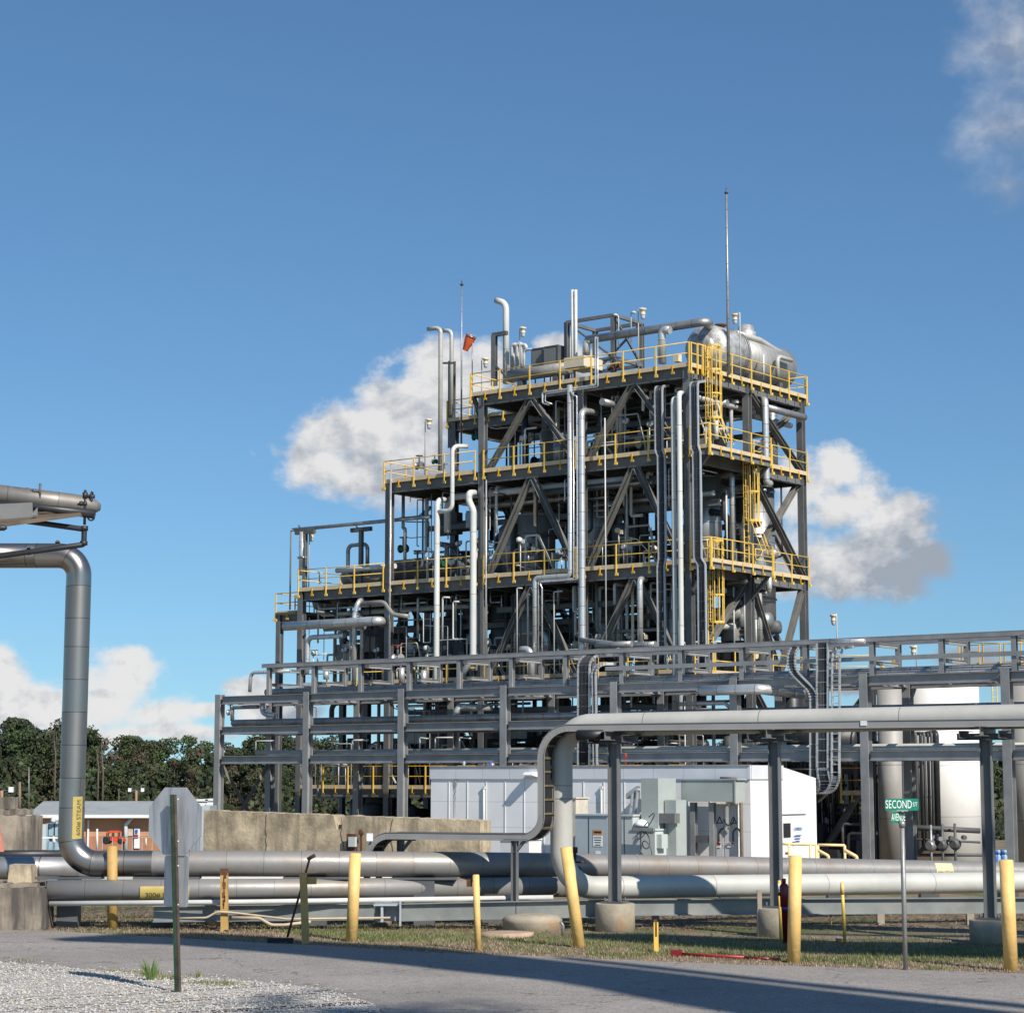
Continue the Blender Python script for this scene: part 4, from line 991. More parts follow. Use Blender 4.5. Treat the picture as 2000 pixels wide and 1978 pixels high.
# ---- vent stacks, masts, windsock on the tower top
def mast(label, base, top_, r, knob=True, m=SILVD, name='lightning_mast', cat='mast'):
    root = thing(name, label, cat, base); mb = MB(); mb.tube([base, base.lerp(top_, .5), top_], [r, r * .8, r * .5], 8); part(mb, 'pole', m, root)
    if knob:
        mb = MB(); mb.lathe([(-.18, .02), (-.14, .09), (-.08, .10), (-.03, .03), (.1, .02), (.18, .01)], top_, UP, 8); part(mb, 'air_terminal', BLKP, root)
    return root
p = trace([('A', 487, 60), ('A', 490, 1560)], 10.6); mast('tall thin mast with a small crown left of the windsock', p[1], p[0], .055)
bx = onv(1423.5, 740, 9.0); b0 = W(bx[0], 9.0, L1); tp = W(*onv(1423, 372, 9.0)); mast('very tall slender lightning mast beside the big drum', b0, Vector((b0.x, b0.y, tp.z)), .085)
for i, x in enumerate((1520, 1550)):
    p = trace([('A', x, 125), ('A', x, 745)], 9.0); p[1].z = W(0, 0, L1).z; mb = MB(); mb.tube(p, .085, 8); top(mb, 'vent_pipe', WHITEQ, ['left one of the twin white vent pipes by the grey panels', 'right one of the twin white vent pipes by the open gantry'][i], 'vent pipe')
pipe('tall vent pipe with a curved mouth at the left of the tower', [('A', 172, 490), ('A', 255, 482), ('A', 290, 500), ('A', 290, 1810)], 8.2, .115, CREAMP, .35, 'vent_pipe', 'vent pipe')
pipe('shorter hooked vent pipe right of the tall one', [('A', 312, 505), ('A', 392, 505), ('A', 392, 1290)], 10.8, .11, CREAMP, .45, 'vent_pipe', 'vent pipe')
pipe('goose neck vent pipe with an open slanted mouth', [('A', 808, 222), ('A', 900, 252), ('A', 895, 1000)], 10.0, .17, WHITEP, .6, 'vent_pipe', 'vent pipe')
root = thing('pipe_support', 'grey steel bracket holding the goose neck vent pipe', 'pipe support', W(*onv(*zp('A', 790, 1020), 9.6)))
p = trace([('A', 790, 1020), ('A', 790, 545), ('A', 910, 530)], 9.6)
mb = MB(); mb.bar(p[0], p[1], .28, .22, up=UV_V, kind='I'); part(mb, 'post', STEEL, root); mb = MB(); mb.bar(p[1] - UV_U * .1, p[2], .2, .2, kind='box'); part(mb, 'arm', STEELD, root)
mb = MB(); q = trace([('A', 800, 830), ('A', 970, 1005)], 9.6); mb.bar(q[0], q[1], .1, .1); part(mb, 'brace', STEELD, root)
mb = MB(); q = trace([('A', 300, 808), ('A', 420, 808)], 9.5); mb.bar(q[0], q[1], .1, .1); top(mb, 'pipe_clamp', STEELD, 'steel link tying the two left vent pipes together', 'pipe clamp')
q = trace([('A', 395, 790), ('A', 402, 1600)], 11.2); mb = MB(); mb.bar(q[0], q[1], .3, .3, up=UV_V, kind='I'); top(mb, 'steel_post', STEEL, 'tall grey post carrying the shorter hooked vent pipe', 'steel post')
for i, (x0, yt, r) in enumerate(((960, 640, .13), (1008, 635, .13), (1045, 640, .10), (1068, 680, .07))):
    pipe('white hooped pipe on the top deck, ' + ['the thick left one', 'the second thick one', 'the one behind the lamp pole', 'the slim one by the grey panels'][i], [('A', x0, 900), ('A', x0, yt), ('A', x0 + (40 if i < 3 else 80), yt), ('A', x0 + (42 if i < 3 else 82), yt + 40)], 11 - .4 * i, r, WHITEP if i < 3 else WHITEQ, .3)
# windsock
p0 = W(*onv(*zp('A', 575, 555), 11.2)); p1 = W(*onv(*zp('A', 518, 690), 11.2)); root = thing('windsock', 'orange windsock hanging slack from a thin pole', 'windsock', p1)
ax = (p1 - p0); mb = MB(); mb.lathe([(0, .3), (ax.length * .3, .28), (ax.length * .62, .22), (ax.length, .15)], p0, ax, 12)
mb.f = mb.f[:-2]; mb.uv = mb.uv[:-2]; mb.sm = mb.sm[:-2]; mb.mi = mb.mi[:-2]; part(mb, 'sleeve', ORANGE, root)
mb = MB(); x_ = ax.normalized().orthogonal().normalized(); y_ = ax.normalized().cross(x_); mb.tube([p0 + (x_ * math.cos(R(a)) + y_ * math.sin(R(a))) * .305 for a in range(0, 361, 24)], .025, 5, caps=False); part(mb, 'hoop', SILVD, root)
pb = W(*onv(*zp('A', 584, 1060), 11.2)); mb = MB(); mb.tube([Vector((pb.x, pb.y, L1)), Vector((pb.x, pb.y, p0.z))], .03, 6); part(mb, 'pole', SILVD, root)
# area lamps: a dome on a thin bent pole
def lamp(label, zl, zb, v, side=-1, floor=None):
    h = W(*onv(*zp(*zl), v)); b_ = W(*onv(*zp(*zb), v))
    if floor is not None: b_.z = floor
    root = thing('area_lamp', label, 'area lamp', b_, 'area lamps on thin poles')
    mb = MB(); mb.tube([b_, Vector((b_.x, b_.y, h.z + .33)), Vector((h.x, h.y, h.z + .33))], .032, 6, bend=.05); part(mb, 'pole', WHITEQ, root)
    mb = MB(); mb.lathe([(-.02, .13), (.03, .14), (.06, .12), (.2, .12), (.22, .17), (.3, .18), (.32, .06)], h, UP, 12); part(mb, 'housing', CREAM, root)
    mb = MB(); mb.lathe([(-.22, .06), (-.18, .1), (-.04, .12), (.0, .12)], h, UP, 10); part(mb, 'globe', LENS, root)
lamp('area lamp among the white hooped pipes on the top deck', ('A', 1058, 530), ('A', 1027, 1000), 9.5)
lamp('area lamp on the set back left wing below the windsock', ('A', 710, 815), ('A', 672, 1230), 13.0)
lamp('lowest of the lamps beside the left vent pipes, over the third floor rail', ('A', 182, 1385), ('A', 143, 1850), 8.2)
lamp('area lamp over the middle of the top deck rail', ('B', 328, 325), ('B', 293, 770), 6.2, floor=L1)
lamp('area lamp standing in front of the big drum', ('B', 1110, 370), ('B', 1157, 820), 10.2, floor=L1)
lamp('area lamp on the left wing of the second floor', ('C', 450, 705), ('C', 428, 1100), 7.5, floor=L3)
lamp('area lamp far right of the tower above the rack', ('E', 1605, 1410), ('E', 1634, 1560), 16, floor=7.5)
lamp('area lamp behind the rack rail near the right tanks', ('J', 935, 130), ('J', 958, 260), 14, floor=7.2)
for i, (z, x, y, xb, yb) in enumerate((('B', 95, 320, 122, 600), ('B', 250, 298, 228, 560))):
    q = trace([(z, x, y), (z, xb, y + 12), (z, xb, yb)], 9.5); mb = MB(); mb.tube(q, .03, 6, bend=.2); mb.lathe([(-.12, .02), (-.05, .16), (.02, .06)], q[0], UP, 8); top(mb, 'sensor_mast', WHITEQ, ['left thin mast with a small dark head above the top deck', 'right thin mast with a small dark head above the top deck'][i], 'mast')

# ---- top deck equipment
def vbox(name, label, z, x0, y0, x1, y1, v, dv, m, cat, rim=None, legs=None):
    a = onv(*zp(z, x0, y0), v); b_ = onv(*zp(z, x1, y1), v); zt = (a[2] + onv(*zp(z, x1, y0), v)[2]) / 2; zb = (b_[2] + onv(*zp(z, x0, y1), v)[2]) / 2
    u0, u1 = a[0], b_[0]; c = W((u0 + u1) / 2, v + dv / 2, (zt + zb) / 2)
    root = thing(name, label, cat, W((u0 + u1) / 2, v + dv / 2, zb)); mb = MB(); mb.box(c, u1 - u0, dv, zt - zb, ANG); part(mb, 'body', m, root)
    if rim:
        mb = MB()
        for zz in (zt, zb): mb.box(W((u0 + u1) / 2, v + dv / 2, zz), u1 - u0 + .06, dv + .06, .05, ANG)
        for uu in (u0, u1): mb.box(W(uu, v + dv / 2, (zt + zb) / 2), .06, dv + .07, zt - zb - .05, ANG)
        part(mb, 'frame', rim, root)
    if legs is not None:
        for uu in (u0 + .08, u1 - .08): mb = MB(); mb.bar(W(uu, v + dv / 2, zb - .02), W(uu, v + dv / 2, legs), .07, .07); part(mb, 'leg', STEELD, root)
    return root, (u0, u1, zt, zb)
vbox('control_panel', 'left dark grey panel standing on legs on the top deck', 'A', 1142, 672, 1250, 825, 9.2, .35, GREYBOX, 'control panel', STEELD, L1)
vbox('control_panel', 'right dark grey panel, the deeper one, on the top deck', 'A', 1258, 650, 1385, 838, 9.0, .8, GREYBOX, 'control panel', STEELD, L1)
vbox('equipment_box', 'cream equipment box hung behind the top deck rail', 'A', 1440, 748, 1625, 845, 6.6, 1.6, CREAM, 'equipment box', None, L1)
vbox('equipment_box', 'small cream box on the top deck rail near the corner', 'B', 585, 658, 630, 722, 6.1, .3, CREAM, 'equipment box')
def hvessel(label, a, b_, r, m, cat='vessel', name='horizontal_vessel', saddles=None, head=.35, seg=24, hm=None):
    root = thing(name, label, cat, (a + b_) / 2 - UP * r); d = (b_ - a).normalized(); L = (b_ - a).length
    mb = MB(); mb.lathe([(0, r), (L, r)], a, d, seg); part(mb, 'shell', m, root)
    for p_, s_ in ((a, -1), (b_, 1)):
        mb = MB(); mb.lathe([(math.sin(t) * r * head, math.cos(t) * r) for t in [R(k) for k in (0, 20, 40, 55, 70, 82, 90)]], p_, d * s_, seg); part(mb, 'head', hm or m, root)
    if saddles is not None:
        for t in (.2, .8):
            q = a.lerp(b_, t); mb = MB(); mb.bar(Vector((q.x, q.y, saddles)), q - UP * r * .8, .3, r * 1.3, up=d.cross(UP)); part(mb, 'saddle', STEELD, root)
    return root
q = trace([('A', 940, 932), ('A', 1490, 905)], 8.2); hvessel('dull horizontal vessel lying behind the top deck rail', q[0], q[1], .33, VESS, saddles=L1)
# the big drum
ud = 22.9
za = L1 + 1.72
root = hvessel('big battered metal drum lying on the top deck at the corner', W(ud, 12.2, za), W(ud, 17.2, za), 1.10, DRUM, 'drum', 'drum', L1, hm=HEADM, seg=32)
mb = MB(); mb.lathe([(-.42, .55), (-.28, .9), (-.1, 1.14), (.06, 1.22), (2.0, 1.24), (2.2, 1.1)], W(ud, 10.2, za), UV_V, 36); part(mb, 'front_channel', HEADM, root)
mb = MB(); mb.lathe([(0, 1.3), (.14, 1.3)], W(ud, 12.0, za), UV_V, 32); mb.lathe([(0, 1.3), (.14, 1.3)], W(ud, 12.22, za), UV_V, 32); part(mb, 'flange', SILVD, root)
mb = MB(); mb.lathe([(0, .5), (.55, .5), (.6, .42), (.85, .38), (.95, .2)], W(ud, 14.0, za + .9), UP, 16); part(mb, 'manway', HEADM, root)
mb = MB(); mb.lathe([(0, .2), (.4, .2), (.42, .3), (.5, .3)], W(ud, 11.6, za + .95), UP, 12); part(mb, 'nozzle', RUSTY, root)
mb = MB(); mb.lathe([(0, .62), (.1, .62), (.12, .3)], W(ud + .1, 9.86, za), -UV_V, 16); part(mb, 'end_plate', HEADM, root)
pipe('long dull silver header running along the top deck into the drum', [('A', 1660, 590), ('B', 470, 480), ('B', 880, 410), ('w', 22.7, 11.0, 24.45)], 8.8, .21, SILVD, .3)
pipe('silver elbow pipe coming down from the header through the top rail', [('B', 560, 455), ('B', 490, 450), ('B', 485, 740)], 8.3, .2, SILV, .35)
pipe('silver elbow at the left end of the header', [('A', 1700, 590), ('A', 1650, 600), ('A', 1650, 730)], 8.8, .2, SILV, .35)
upipe('white pipe bending over the drum towards the right end', [('B', 1115, 478), ('B', 1280, 455), ('B', 1310, 480), ('B', 1320, 610), ('B', 1590, 712)], 23.6, .15, CREAMP, .4)
upipe('short white pipe below the bent one beside the drum', [('B', 1590, 712), ('B', 1470, 725), ('B', 1455, 850)], 24.3, .11, CREAMP, .3)
upipe('pair of white struts beside the drum', [('B', 1350, 660), ('B', 1352, 880)], 24.4, .06, WHITEQ)
# small steel frame
root = thing('open_gantry', 'small open steel frame standing on the top deck', 'gantry', W(*onv(*zp('A', 1600, 800), 10)))
fa = onv(*zp('A', 1468, 430), 9.5); ub0, ub1 = fa[0], fa[0] + 2.9; zt = fa[2]
for uu, vv in ((ub0, 9.5), (ub1, 9.5), (ub0, 12), (ub1, 12)): mb = MB(); mb.bar(W(uu, vv, L1), W(uu, vv, zt), .22, .22, up=UV_V, kind='I'); part(mb, 'post', STEEL, root)
for z in (zt, zt - 2.2):
    for a, c in (((ub0, 9.5), (ub1, 9.5)), ((ub0, 12), (ub1, 12)), ((ub0, 9.5), (ub0, 12)), ((ub1, 9.5), (ub1, 12))): mb = MB(); mb.bar(W(*a, z), W(*c, z), .16, .16); part(mb, 'beam', STEEL, root)
for a, c in (((ub0, 9.5, zt), (ub1, 9.5, zt - 2.2)), ((ub1, 12, zt), (ub0, 12, zt - 2.2)), ((ub1, 9.5, zt), (ub1, 12, zt - 2.2))): mb = MB(); mb.bar(W(*a), W(*c), .1, .1); part(mb, 'brace', STEEL, root)

# ---- standing vessels inside the tower
def vvessel(label, u, v, z0, z1, r, m=CLAD, cone=0.0, dome=.3, name='vessel', cat='vessel', skirt=None):
    root = thing(name, label, cat, W(u, v, z0)); mb = MB()
    mb.lathe([(cone, r), (z1 - z0, r)], W(u, v, z0), UP, 24); part(mb, 'shell', m, root)
    mb = MB(); mb.lathe([(z1 - z0 + math.sin(R(a)) * r * dome, r * math.cos(R(a))) for a in (0, 25, 45, 65, 80, 90)], W(u, v, z0), UP, 24); part(mb, 'top_head', m, root)
    if cone: mb = MB(); mb.lathe([(0, .15), (cone, r)], W(u, v, z0), UP, 24); part(mb, 'cone', m, root)
    for k in range(2): mb = MB(); mb.lathe([(0, r + .06), (.07, r + .06)], W(u, v, z0 + (z1 - z0) * (.3 + .4 * k)), UP, 24); part(mb, 'band', SILVD, root)
    return root
vvessel('clad silver vessel behind the top right chevron brace', 21.6, 9.4, L2 + .1, L1 - 1.2, 1.15, CLAD)
vvessel('tall clad column behind the first chevron of the second floor', 16.6, 9.0, L3 + .1, L2 - .7, 1.0, CLAD)
vvessel('grey vessel at the left of the first braced bay on the second floor', 13.7, 8.6, L3 + .1, L2 - 2.1, .95, VESS)
vvessel('dark hanging vessel with a rounded cone bottom in the first braced bay', 15.0, 10.6, L3 + 2.1, L2 - .7, 1.15, BLKP, 1.0)
vvessel('slim dark column behind the hanging vessel', 15.1, 12.6, L3 + .1, L3 + 3.3, .7, VESS)
vvessel('clad column behind the second chevron of the second floor', 22.4, 10.6, L3 + .1, L2 - .7, .9, CLAD)
vvessel('tall clad column seen past the right face bracing', 22.9, 14.6, L4 + 1.5, L2 - .8, 1.0, CLAD, .8)
vvessel('pale vessel behind the first chevron of the first floor', 13.6, 8.2, L4 + .1, L3 - .9, 1.0, VESS)
vvessel('dark clad column in the middle of the first floor', 17.4, 9.6, L4 + .1, L3 - .7, .8, CLAD)
vvessel('slim column with a cone bottom below the lower corner platform', 22.4, 10.2, L4 + 1.4, L3 - .6, .62, CLAD, 1.0)
vvessel('grey column standing inside the right face of the first floor', 22.9, 12.2, L4 + .1, L3 - .6, .5, VESS)
vvessel('round vessel on the first floor behind the brown pipe', 8.0, 8.6, L4 + .1, L4 + 3.2, .9, STEELD)
vvessel('dark vessel on the first floor behind the white swan neck pipe', 11.0, 9.6, L4 + .1, L3 - .7, .8, STEELD)
vvessel('dark vessel at the back of the third floor', 15.5, 13.2, L2 + .1, L1 - .9, 1.1, STEELD)
vvessel('grey vessel in the middle of the third floor', 14.2, 9.4, L2 + .1, L2 + 2.3, .7, VESS)
vvessel('upright tank on the second floor behind the white pipes', 9.6, 13.0, L3 + .1, L2 - 1.6, 1.0, STEELD)
vvessel('small upright vessel at the left end of the first floor', 2.4, 9.0, L4 + .1, L4 + 2.6, .65, VESS)
q = [W(1.3, 8.0, L3 + .75), W(4.6, 8.0, L3 + .75)]; hvessel('grey horizontal exchanger on the left wing behind the rail', q[0], q[1], .42, VESS, 'heat exchanger', 'heat_exchanger', L3)
q = [W(5.2, 7.6, L3 + .85), W(11.0, 7.6, L3 + .85)]; hvessel('dark horizontal exchanger on the second floor left of the step', q[0], q[1], .58, STEELD, 'heat exchanger', 'heat_exchanger', L3)
q = [W(1.9, 6.6, L3 + 1.0), W(6.0, 6.6, L3 + 1.0)]; mb = MB(); mb.tube(q, .14, 12); top(mb, 'pipe', WHITEP, 'white pipe lying over the rail of the left wing', 'pipe')
hvessel('yellow tinged end of a drum on the lowered platform', W(-1.2, 8.6, 12.0), W(.6, 8.6, 12.0), .55, VESS, 'drum', 'drum', 11.2)
p = trace([('C', 372, 1010), ('C', 378, 660)], 7.2); mb = MB(); mb.tube(p, .17, 12); mb.lathe([(0, .26), (.1, .26)], p[0] + UP * .9, UP, 12); mb.tube([p[1] - UV_U * .3, p[1] + UV_U * .9], .07, 6); top(mb, 'stack_pipe', SILV, 'wrapped silver stack at the left end of the overhead pipe', 'stack')
for i, (x, y0, y1) in enumerate(((852, 900, 640), (395, 1040, 660))):
    p = trace([('C', x, y0), ('C', x, y1)], 7.0 + .2 * i); p[0].z = L3
    root = thing('pipe_stanchion', ['grey t shaped post under the overhead pipe', 'grey post under the end of the overhead pipe'][i], 'pipe support', p[0]); mb = MB(); mb.bar(p[0], p[1], .2, .2, kind='I', up=UV_V); part(mb, 'post', STEEL, root); mb = MB(); mb.bar(p[1] - UV_U * .7, p[1] + UV_U * .7, .2, .22); mb.bar(p[1] - UP * .1 - UV_U * .1, p[1] - UP * .1 - UV_U * .5 + UP * .5, .06, .06); part(mb, 'cross_arm', STEELD, root)
# valves: body, bonnet, handwheel
def valve(label, p, s=.5, m=STEELD, wheel=REDM, face=None):
    root = thing('valve', label, 'valve', p); face = face or -UV_V
    mb = MB(); mb.lathe([(0, s * .5), (s * .12, s * .5), (s * .14, s * .28), (s * .5, s * .36), (s * .86, s * .28), (s * .88, s * .5), (s, s * .5)], p - UV_U * s / 2 + UP * s * .5, UV_U, 10); part(mb, 'body', m, root)
    mb = MB(); mb.tube([p + UP * s * .5, p + UP * s * 1.8], s * .12, 6); part(mb, 'stem', STEELD, root)
    mb = MB(); c = p + UP * s * 1.8; mb.tube([c + (UV_U * math.cos(R(a)) + UV_V * math.sin(R(a))) * s * .45 for a in range(0, 361, 30)], s * .06, 5, caps=False); mb.bar(c - UV_U * s * .45, c + UV_U * s * .45, s * .07, s * .05); part(mb, 'handwheel', wheel, root)
vs = [('C', 1310, 940, 6.3, .45, STEELD, RUSTY, 'rusty valve with a tall spindle on the second floor'), ('C', 1505, 940, 6.6, .3, GREENM, GREENM, 'green valve beside the hooked white pipe'), ('C', 1195, 830, 7.0, .45, GREENM, GREENM, 'large green valve actuator above the second floor rail'),
      ('A', 235, 1750, 7.0, .25, GREENM, GREENM, 'small green valve on the third floor behind the rail'), ('A', 620, 1530, 7.2, .35, GREENM, STEELD, 'green valve beside the step column on the third floor'), ('D', 640, 900, 6.2, .4, SILVD, STEELD, 'small silver valve behind the second floor rail'),
      ('G', 1440, 215, 3.6, .5, SILV, REDM, 'silver valve above the rack with a red wheel'), ('G', 190, 600, .9, .3, SILV, REDM, 'small valve with a red wheel at the left end of the rack'), ('A', 90, 1800, 7.0, .4, SILVD, STEELD, 'small valve at the left end of the third floor'), ('D', 1120, 660, 9.0, .4, GREENM, GREENM, 'tiny bright green indicator in the second braced bay'),
      ('B', 120, 780, 7.2, .3, RUSTY, RUSTY, 'rusty red valve group behind the top rail'), ('A', 1880, 880, 7.4, .28, RUSTY, RUSTY, 'rusty red valve beside the fine tubes on the top deck')]
for z, x, y, v, s_, m, w_, lb in vs: valve(lb, W(*onv(*zp(z, x, y), v)), s_, m, w_)

# ---- dense small piping inside, part of the tower
r2 = random.Random(21)
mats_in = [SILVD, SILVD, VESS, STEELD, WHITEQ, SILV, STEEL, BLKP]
levels = [(L5, L4 - .6, 0), (L4, L3 - .6, 0), (L3, L2 - .6, 1), (L2, L1 - .6, 2)]
def rbay(lv): 
    return {0: (.3, 24.3), 1: (6.5, 24.3), 2: (12.6, 24.3)}[lv[2]]
n_p = 0
for i in range(98):
    lv = levels[[0, 0, 0, 1, 1, 1, 2, 2, 3][i % 9]]; ua, ub = rbay(lv); z0, z1 = lv[0], lv[1]; v = r2.choice([6.5, 7.0, 7.6, 8.2, 9.0, 10.0, 12, 13.5, 15]) + r2.uniform(-.2, .2)
    u = r2.uniform(ua, ub); r = r2.choice([.04, .05, .07, .09, .12, .16]); m = r2.choice(mats_in); k = r2.random(); mb = MB()
    if k < .35: P = [W(u, v, z0), W(u, v, z1)]
    elif k < .6:
        zz = r2.uniform(z0 + 1, z1 - .3); l = r2.uniform(2, 6) * r2.choice([-1, 1]); u2 = max(ua, min(ub, u + l)); P = [W(u, v, z0), W(u, v, zz), W(u2, v, zz), W(u2, v, z1)]
    elif k < .85:
        zz = r2.uniform(z1 - 1.6, z1 - .1); l = r2.uniform(3, 9); P = [W(u, v, zz), W(min(ub, u + l), v, zz)]
    else: zz = r2.uniform(z0 + .8, z1 - .3); P = [W(u, v, z0), W(u, v, zz), W(u, v + 1.5, zz), W(u, v + 1.5, z1)]
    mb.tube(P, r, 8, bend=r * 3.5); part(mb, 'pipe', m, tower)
for i in range(98):
    lv = levels[[0, 0, 0, 1, 1, 1, 2, 3][i % 8]]; ua, ub = rbay(lv); z0, z1 = lv[0], lv[1]; v = r2.choice([6.3, 6.7, 7.2, 8.0, 9.5]) + r2.uniform(-.2, .2)
    u = r2.uniform(ua, ub); mb = MB(); m = r2.choice([WHITEQ, WHITEQ, SILV, GALV, BLKP]); zz = r2.uniform(z0 + .5, z1)
    if r2.random() < .5: P = [W(u, v, z1), W(u, v, zz), W(u + r2.uniform(.2, 1.2), v, zz)]
    else: P = [W(u, v, z0), W(u, v, zz), W(u - r2.uniform(.2, 1.5), v, zz), W(u - 1.6, v, zz + .1)]
    mb.tube(P, r2.uniform(.02, .04), 5, bend=.08); part(mb, 'conduit', m, tower)
for i in range(95):
    lv = levels[[0, 0, 1, 1, 2, 3][i % 6]]; ua, ub = rbay(lv); z0 = lv[0]; v = r2.uniform(6.3, 14); u = r2.uniform(ua, ub); mb = MB(); k = r2.random(); m = r2.choice([VESS, STEELD, STEEL, SILVD, CREAM, BLKP, SILV])
    if k < .35: mb.box(W(u, v, z0 + r2.uniform(.5, 1.2)), r2.uniform(.3, .7), .3, r2.uniform(.3, .8), ANG)
    elif k < .7: s_ = r2.uniform(.2, .45); mb.lathe([(0, s_), (.08, s_), (.1, s_ * .6), (.5, s_ * .7), (.9, s_ * .6), (.92, s_), (1.0, s_)], W(u, v, z0 + r2.uniform(.4, 1.5)), UV_U if r2.random() < .6 else UP, 10)
    else: mb.lathe([(0, .1), (.05, .3), (1.2, .3), (1.3, .1)], W(u, v, z0 + .05), UP, 10); mb.lathe([(1.3, .16), (1.7, .16)], W(u, v, z0 + .05), UP, 8)
    part(mb, 'equipment', m, tower)
for i in range(80):
    lv = levels[[0, 0, 1, 1, 1, 2, 2, 3][i % 8]]; ua, ub = rbay(lv); z0, z1 = lv[0], lv[1]; v = r2.uniform(8.5, 16); u = r2.uniform(ua, ub); mb = MB(); k = r2.random(); m = r2.choice([VESS, STEELD, STEELD, BLKP, SILVD, CLAD])
    if k < .45: r = r2.uniform(.25, .6); zz = min(z1, z0 + r2.uniform(2, 5)); mb.lathe([(0, r), (zz - z0 - r * .4, r), (zz - z0 - r * .1, r * .7), (zz - z0, .1)], W(u, v, z0), UP, 14)
    elif k < .75: r = r2.uniform(.2, .4); l = r2.uniform(2, 4.5); zz = r2.uniform(z0 + .6, z1 - .5); mb.lathe([(0, .1), (.1, r), (l, r), (l + .1, .1)], W(min(u, ub - l), v, zz), UV_U, 14)
    else: mb.box(W(u, v, r2.uniform(z0 + .6, z1 - .6)), r2.uniform(.6, 1.8), .5, r2.uniform(.5, 1.2), ANG)
    part(mb, 'inner_vessel', m, tower)
for i in range(90):
    lv = levels[[0, 1, 1, 2, 2, 2, 3, 3][i % 8]]; ua, ub = rbay(lv); z0, z1 = lv[0], lv[1]; v = r2.uniform(6.6, 15.5); mb = MB(); m = r2.choice([VESS, STEELD, SILVD, STEEL, BLKP, WHITEQ]); r = r2.choice([.05, .07, .1, .14, .18]); u = r2.uniform(ua, ub)
    if i % 3: zz = z1 - abs(r2.gauss(0, .8)) - .1; l = r2.uniform(3, 12); P = [W(u, v, zz - r2.uniform(.3, 2)), W(u, v, zz), W(min(ub, u + l), v, zz)]
    else: zz = r2.uniform(z0 + 1, z1 - .2); P = [W(u, v - 1.5, zz), W(u, v, zz), W(u, v, z0)]
    mb.tube(P, r, 8, bend=r * 3); part(mb, 'header', m, tower)
for i in range(70):
    lv = levels[[0, 0, 1][i % 3]]; z0, z1 = lv[0], lv[1]; v = r2.uniform(7.2, 15.5); u = r2.uniform(1.0, 12.5); mb = MB(); k = r2.random(); m = r2.choice([STEELD, STEELD, BLKP, VESS, SILVD])
    if k < .5: r = r2.uniform(.3, .7); h = r2.uniform(1.2, 3.6); mb.lathe([(0, r), (h - .2, r), (h, r * .4)], W(u, v, z0), UP, 14)
    else: mb.box(W(u, v, z0 + r2.uniform(.8, 3.6)), r2.uniform(.5, 1.6), r2.uniform(.3, 1), r2.uniform(.4, 1.3), ANG)
    part(mb, 'process_equipment', m, tower)
# small bore lines in front of the decks
for nm, cnt in (('drop_line', 96), ('sample_line', 96), ('instrument_stand', 90)):
    for i in range(cnt):
        lv = levels[[0, 1, 1, 1, 2, 2, 3][i % 7]]; ua, ub = rbay(lv); z0, z1 = lv[0], lv[1]; v = r2.uniform(6.15, 8.2); u = r2.uniform(ua, ub); mb = MB(); m = r2.choice([WHITEQ, WHITEQ, SILV, WHITEP, CREAM, SILVD])
        if nm == 'drop_line': zz = z1 - r2.uniform(.4, 3.2); P = [W(u, v + r2.uniform(.3, 1.5), z1 - .15), W(u, v, z1 - .15), W(u, v, zz)] + ([W(u + r2.uniform(-.8, .8), v, zz)] if i % 2 else []); mb.tube(P, r2.choice([.025, .035, .05, .08]), 6, bend=.1)
        elif nm == 'sample_line': zz = z0 + r2.uniform(.5, 2.4); P = [W(u, v, z0), W(u, v, zz), W(u + r2.uniform(.3, 1.6), v, zz), W(u + 1.7, v, z0 + .2)]; mb.tube(P[:3 + i % 2], r2.choice([.025, .04, .06]), 6, bend=.1)
        else:
            zz = z0 + r2.uniform(.8, 1.9); mb.tube([W(u, v, z0), W(u, v, zz)], .03, 6); mb.lathe([(0, .09), (.06, .15), (.2, .15), (.26, .07)], W(u, v - .1, zz), UV_V if i % 2 else UP, 8); mb.box(W(u + .16, v, zz + .05), .16, .1, .2, ANG)
        part(mb, nm, m, tower)
# below the lowest platform
mb = MB()
for i in range(110):
    u = r2.uniform(.5, 30); v = r2.uniform(6.5, 15); h = r2.uniform(.5, 1.7) if u > 13 else r2.uniform(.9, 3.6)
    if i % 3 == 1: mb.box(W(u, v, GP + h / 2), r2.uniform(.6, 2.2), r2.uniform(.6, 1.5), h, ANG)
    else: mb.lathe([(0, .6), (h, .6), (h + .2, .3)], W(u, v, GP), UP, 12)
o = part(mb, 'pump_skids', STEELD, tower); o['kind'] = 'stuff'
# ------------------------------------------------------------------ unit and tanks beyond the rack on the right
uu0, uu1 = 29.0, 52.0
unit = thing('far_unit', 'low steel unit with yellow railed deck behind the right part of the rack', 'process unit', W(40, 14, GP))
FZ = 6.9
for u in (27.7, 30.9):
    for v in (11.5, 17.5): 
        column(unit, u, v, GP, FZ, STEELD, .3)
for v in (11.5, 17.5):
    for a, c in ((27.7, 30.9),):
        for z in (FZ, 3.0): beam(unit, (a + .16, v, z), (c - .16, v, z), .4, .22, STEELD)
mb = MB(); mb.box(W(29.2, 14.5, FZ + .03), 3.8, 6.4, .05, ANG); mb.box(W(29.2, 14.5, 3.05), 3.8, 6.4, .05, ANG); part(mb, 'floor_deck', DECK, unit)
for i, (a, c) in enumerate((((27.8, 3.0), (30.7, FZ - .5)), ((27.8, FZ - .5), (30.7, 3)), ((27.8, -1.6), (30.7, 2.5)))): mb = MB(); mb.bar(W(a[0], 11.5, a[1]), W(c[0], 11.5, c[1]), .25, .25, kind='I'); part(mb, 'brace', BRACEM, unit)
r2 = random.Random(5)
